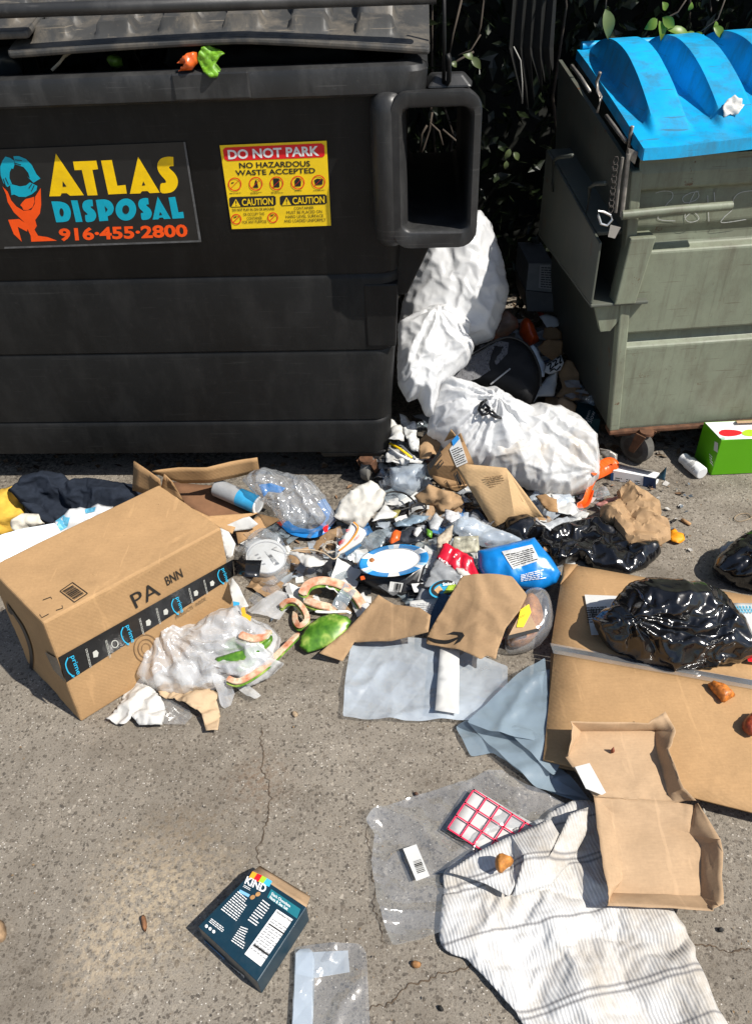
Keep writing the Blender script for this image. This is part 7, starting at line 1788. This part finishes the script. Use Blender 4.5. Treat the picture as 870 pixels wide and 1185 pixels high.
sprig('leafy_branch', 'bright yellow-green leafy sprig above the blue lid', 2.78, [((760, 22), (745, 34), 12), ((762, 24), (764, 48), 12), ((766, 20), (780, 32), 11), ((770, 34), (800, 48), 12), ((775, 38), (780, 50), 10), ((790, 40), (806, 50), 12), ((796, 12), (800, 2), 7), ((770, 12), (766, 2), 8), ((800, 44), (812, 38), 10), ((825, 30), (836, 46), 10), ((828, 24), (824, 34), 8)], M['leafy'], [[(800, -10), (784, 14), (768, 22), (764, 30)], [(840, -5), (830, 22), (800, 44)]])
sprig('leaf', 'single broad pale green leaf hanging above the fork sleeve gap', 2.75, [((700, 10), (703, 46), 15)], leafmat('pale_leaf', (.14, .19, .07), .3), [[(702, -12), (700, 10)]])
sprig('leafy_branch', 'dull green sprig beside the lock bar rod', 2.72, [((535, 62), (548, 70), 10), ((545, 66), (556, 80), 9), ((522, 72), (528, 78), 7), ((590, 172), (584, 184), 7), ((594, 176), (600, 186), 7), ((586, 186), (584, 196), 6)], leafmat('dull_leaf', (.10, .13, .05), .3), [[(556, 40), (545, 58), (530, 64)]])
# dry palm frond hanging in the dark
fr2 = thing('palm_frond', 'dry dark folded palm frond hanging in front of the hedge', 'palm frond', (.5, 2.95, 1.3))
k = MB(); fpl = Plane((0, 2.95, 1), (0, -1, 0))
for i in range(9):
    x0 = 592+i*5.6; tip = [(604, 118), (612, 132), (611, 128), (618, 118), (625, 100), (628, 108), (630, 96), (637, 100), (640, 92)][i]
    a, b, c_ = fpl.at(x0+8+(i*37%5), -70, 0), fpl.at(x0, 55, .006*(i % 2)), fpl.at(*tip)
    w_ = V((.011, .008*(-1)**i, 0)); k.add([a-w_*.5, a+w_*.5, b+w_, b-w_, c_], [(0, 1, 2, 3), (3, 2, 4)])
o = k.build('frond_blade', plain('dry_frond', (.006, .006, .005), .6, .4, 40), fr2); solid(o, .002)
k = MB(); k.tube([fpl.at(*q, .03) for q in ((594, 54), (602, 70), (604, 95), (604, 120))], .0022, 5); k.build('frond_edge', plain('pale_edge', (.35, .34, .31), .6, .1, 20), fr2, True)
# ------------------------------------------------------------------ bits on the ground
def bit(pxs, col, name, lab, cat, h=.008, seed=1):
    o = puff(name, pxs, flat(.004), plain('bit_%d' % seed, col, .8, .4, 120), None, h, .003, .004, None, .002, 60, seed=seed, crumple=.001, floor=.001); T(o, lab, cat)
bit([(163, 1060), (168, 1058), (171, 1070), (169, 1080), (164, 1074)], (.22, .10, .045), 'dry_leaf', 'small brown curled leaf on the concrete left of the snack carton', 'leaf', .008, 201)
bit([(-6, 1066), (4, 1064), (9, 1078), (6, 1090), (-6, 1092)], (.32, .21, .12), 'paper_scrap', 'brown paper scrap at the left edge of the concrete', 'paper', .02, 202)
bit([(474, 1114), (480, 1111), (488, 1114), (486, 1120), (478, 1121)], (.33, .16, .06), 'crumb', 'orange-brown crumb on the concrete above the long crack', 'crumb', .008, 203)
bit([(505, 1166), (509, 1162), (514, 1168), (511, 1172)], (.02, .018, .016), 'pebble', 'small black pebble at the bottom near the towel', 'pebble', .006, 204)
bit([(828, 1076), (833, 1072), (838, 1076), (834, 1080)], (.03, .028, .026), 'pebble', 'small dark pebble right of the paper tray corner', 'pebble', .006, 205)
bit([(336, 825), (342, 822), (346, 827), (341, 831)], (.34, .25, .16), 'dry_leaf', 'pale tan flake on the concrete right of the tan napkin', 'leaf', .004, 206)
bit([(808, 938), (812, 935), (817, 939), (814, 944)], (.4, .36, .3), 'pebble', 'pale pebble under the edge of the flattened box', 'pebble', .008, 207)
bit([(478, 918), (482, 916), (485, 920), (480, 922)], (.10, .05, .03), 'pebble', 'tiny brown pebble above the large clear bag', 'pebble', .005, 208)
# loose grit and leaf litter: uncountable
def litter(name, n, areas, cols, smin, smax, seed, hz=.004):
    rr_ = random.Random(seed); k = MB()
    for i in range(n):
        x0, y0, x1, y1 = rr_.choice(areas); p = onz(rr_.uniform(x0, x1), rr_.uniform(y0, y1)); s_ = rr_.uniform(smin, smax)
        a = rr_.uniform(0, 6.28); d = V((math.cos(a), math.sin(a), rr_.uniform(-.3, .5)))*s_; e_ = V((-math.sin(a), math.cos(a), rr_.uniform(-.4, .4)))*s_*rr_.uniform(.3, .8)
        p.z = hz+rr_.uniform(0, .006)
        k.add([p-d, p+e_+V((0, 0, s_*.3)), p+d, p-e_], [(0, 1, 2), (0, 2, 3)], rr_.randrange(len(cols)))
    o = k.build(name, None, None, False, cols); o['kind'] = 'stuff'; return o
litter('leaf_litter', 900, [(-100, 500, 460, 545), (440, 520, 520, 600), (560, 330, 700, 480), (690, 490, 870, 530)], [plain('lit_a', (.05, .03, .018), .9, .4, 60), plain('lit_b', (.10, .06, .03), .9, .4, 60), plain('lit_c', (.16, .12, .08), .9, .4, 60)], .006, .022, 5)
litter('trash_crumbs', 300, [(280, 560, 640, 720), (300, 600, 560, 690), (640, 560, 800, 640)], [plain('cr_a', (.04, .035, .03), .9, .4, 60), plain('cr_b', (.45, .43, .40), .8, .3, 60), plain('cr_c', (.22, .13, .07), .9, .4, 60), plain('cr_d', (.10, .12, .14), .5, .4, 60)], .003, .016, 6)
def tangle():
    rr_ = random.Random(12); k = MB(); cols = [M['paper'], M['film'], M['wrapc'], plain('tg_blue', (.04, .14, .32), .35, .4, 50), plain('tg_dark', (.02, .02, .022), .3, .4, 50), plain('tg_tan', (.30, .19, .10), .7, .4, 50), plain('tg_red', (.45, .05, .03), .35, .4, 50), plain('tg_grey', (.36, .38, .40), .35, .4, 50), M['milk']]
    wts = [7, 9, 6, 1, 3, 4, .6, 3, 6]
    zones = [((285, 600, 420, 660), 34, .02), ((390, 600, 560, 700), 90, .045), ((440, 545, 560, 620), 50, .05), ((560, 600, 660, 650), 22, .02), ((620, 560, 700, 620), 16, .02), ((440, 480, 520, 560), 26, .05), ((540, 560, 640, 610), 16, .03), ((560, 350, 690, 490), 90, .16), ((300, 650, 420, 700), 16, .008), ((560, 690, 640, 760), 12, .01)]
    for (x0, y0, x1, y1), n, zb in zones:
        for _ in range(n):
            p = onz(rr_.uniform(x0, x1), rr_.uniform(y0, y1), zb*.6); p.z = rr_.uniform(.3, 1.0)*zb
            a = rr_.uniform(0, 6.28); s_ = rr_.uniform(.016, .062)*(1 if rr_.random() < .75 else .5); as_ = rr_.uniform(.35, 1)
            e1_ = V((math.cos(a), math.sin(a), rr_.uniform(-.3, .3))); e2_ = V((-math.sin(a), math.cos(a), rr_.uniform(-.5, .5)))
            sd = rr_.randrange(999); vs = []; m_ = 6
            for j in range(m_+1):
                for i in range(m_+1):
                    u = i/m_*2-1; v = j/m_*2-1
                    q = p+e1_*u*s_*(1+.25*noise.noise(V((j, sd, 0))))+e2_*v*s_*as_*(1+.25*noise.noise(V((i, sd, 5))))
                    q.z += s_*.30*facet(q*1.0, 22, 4, sd % 50)+s_*.3*noise.noise(q*30+V((sd, 0, 0)))
                    q.z = max(.002, q.z); vs.append(q)
            n_ = m_+1
            k.add(vs, [(j*n_+i, j*n_+i+1, (j+1)*n_+i+1, (j+1)*n_+i) for j in range(m_) for i in range(m_)], rr_.choices(range(len(cols)), wts)[0])
    o = k.build('wrapper_tangle', None, None, True, cols, 30); o['kind'] = 'stuff'
tangle()
litter('grit', 420, [(0, 840, 870, 1185), (720, 540, 870, 660)], [plain('gr_a', (.40, .36, .30), .9, .3, 60), plain('gr_b', (.06, .05, .04), .9, .3, 60), plain('gr_c', (.25, .16, .08), .9, .3, 60)], .0012, .0035, 7, .002)

simulate()
S.frame_set(1)
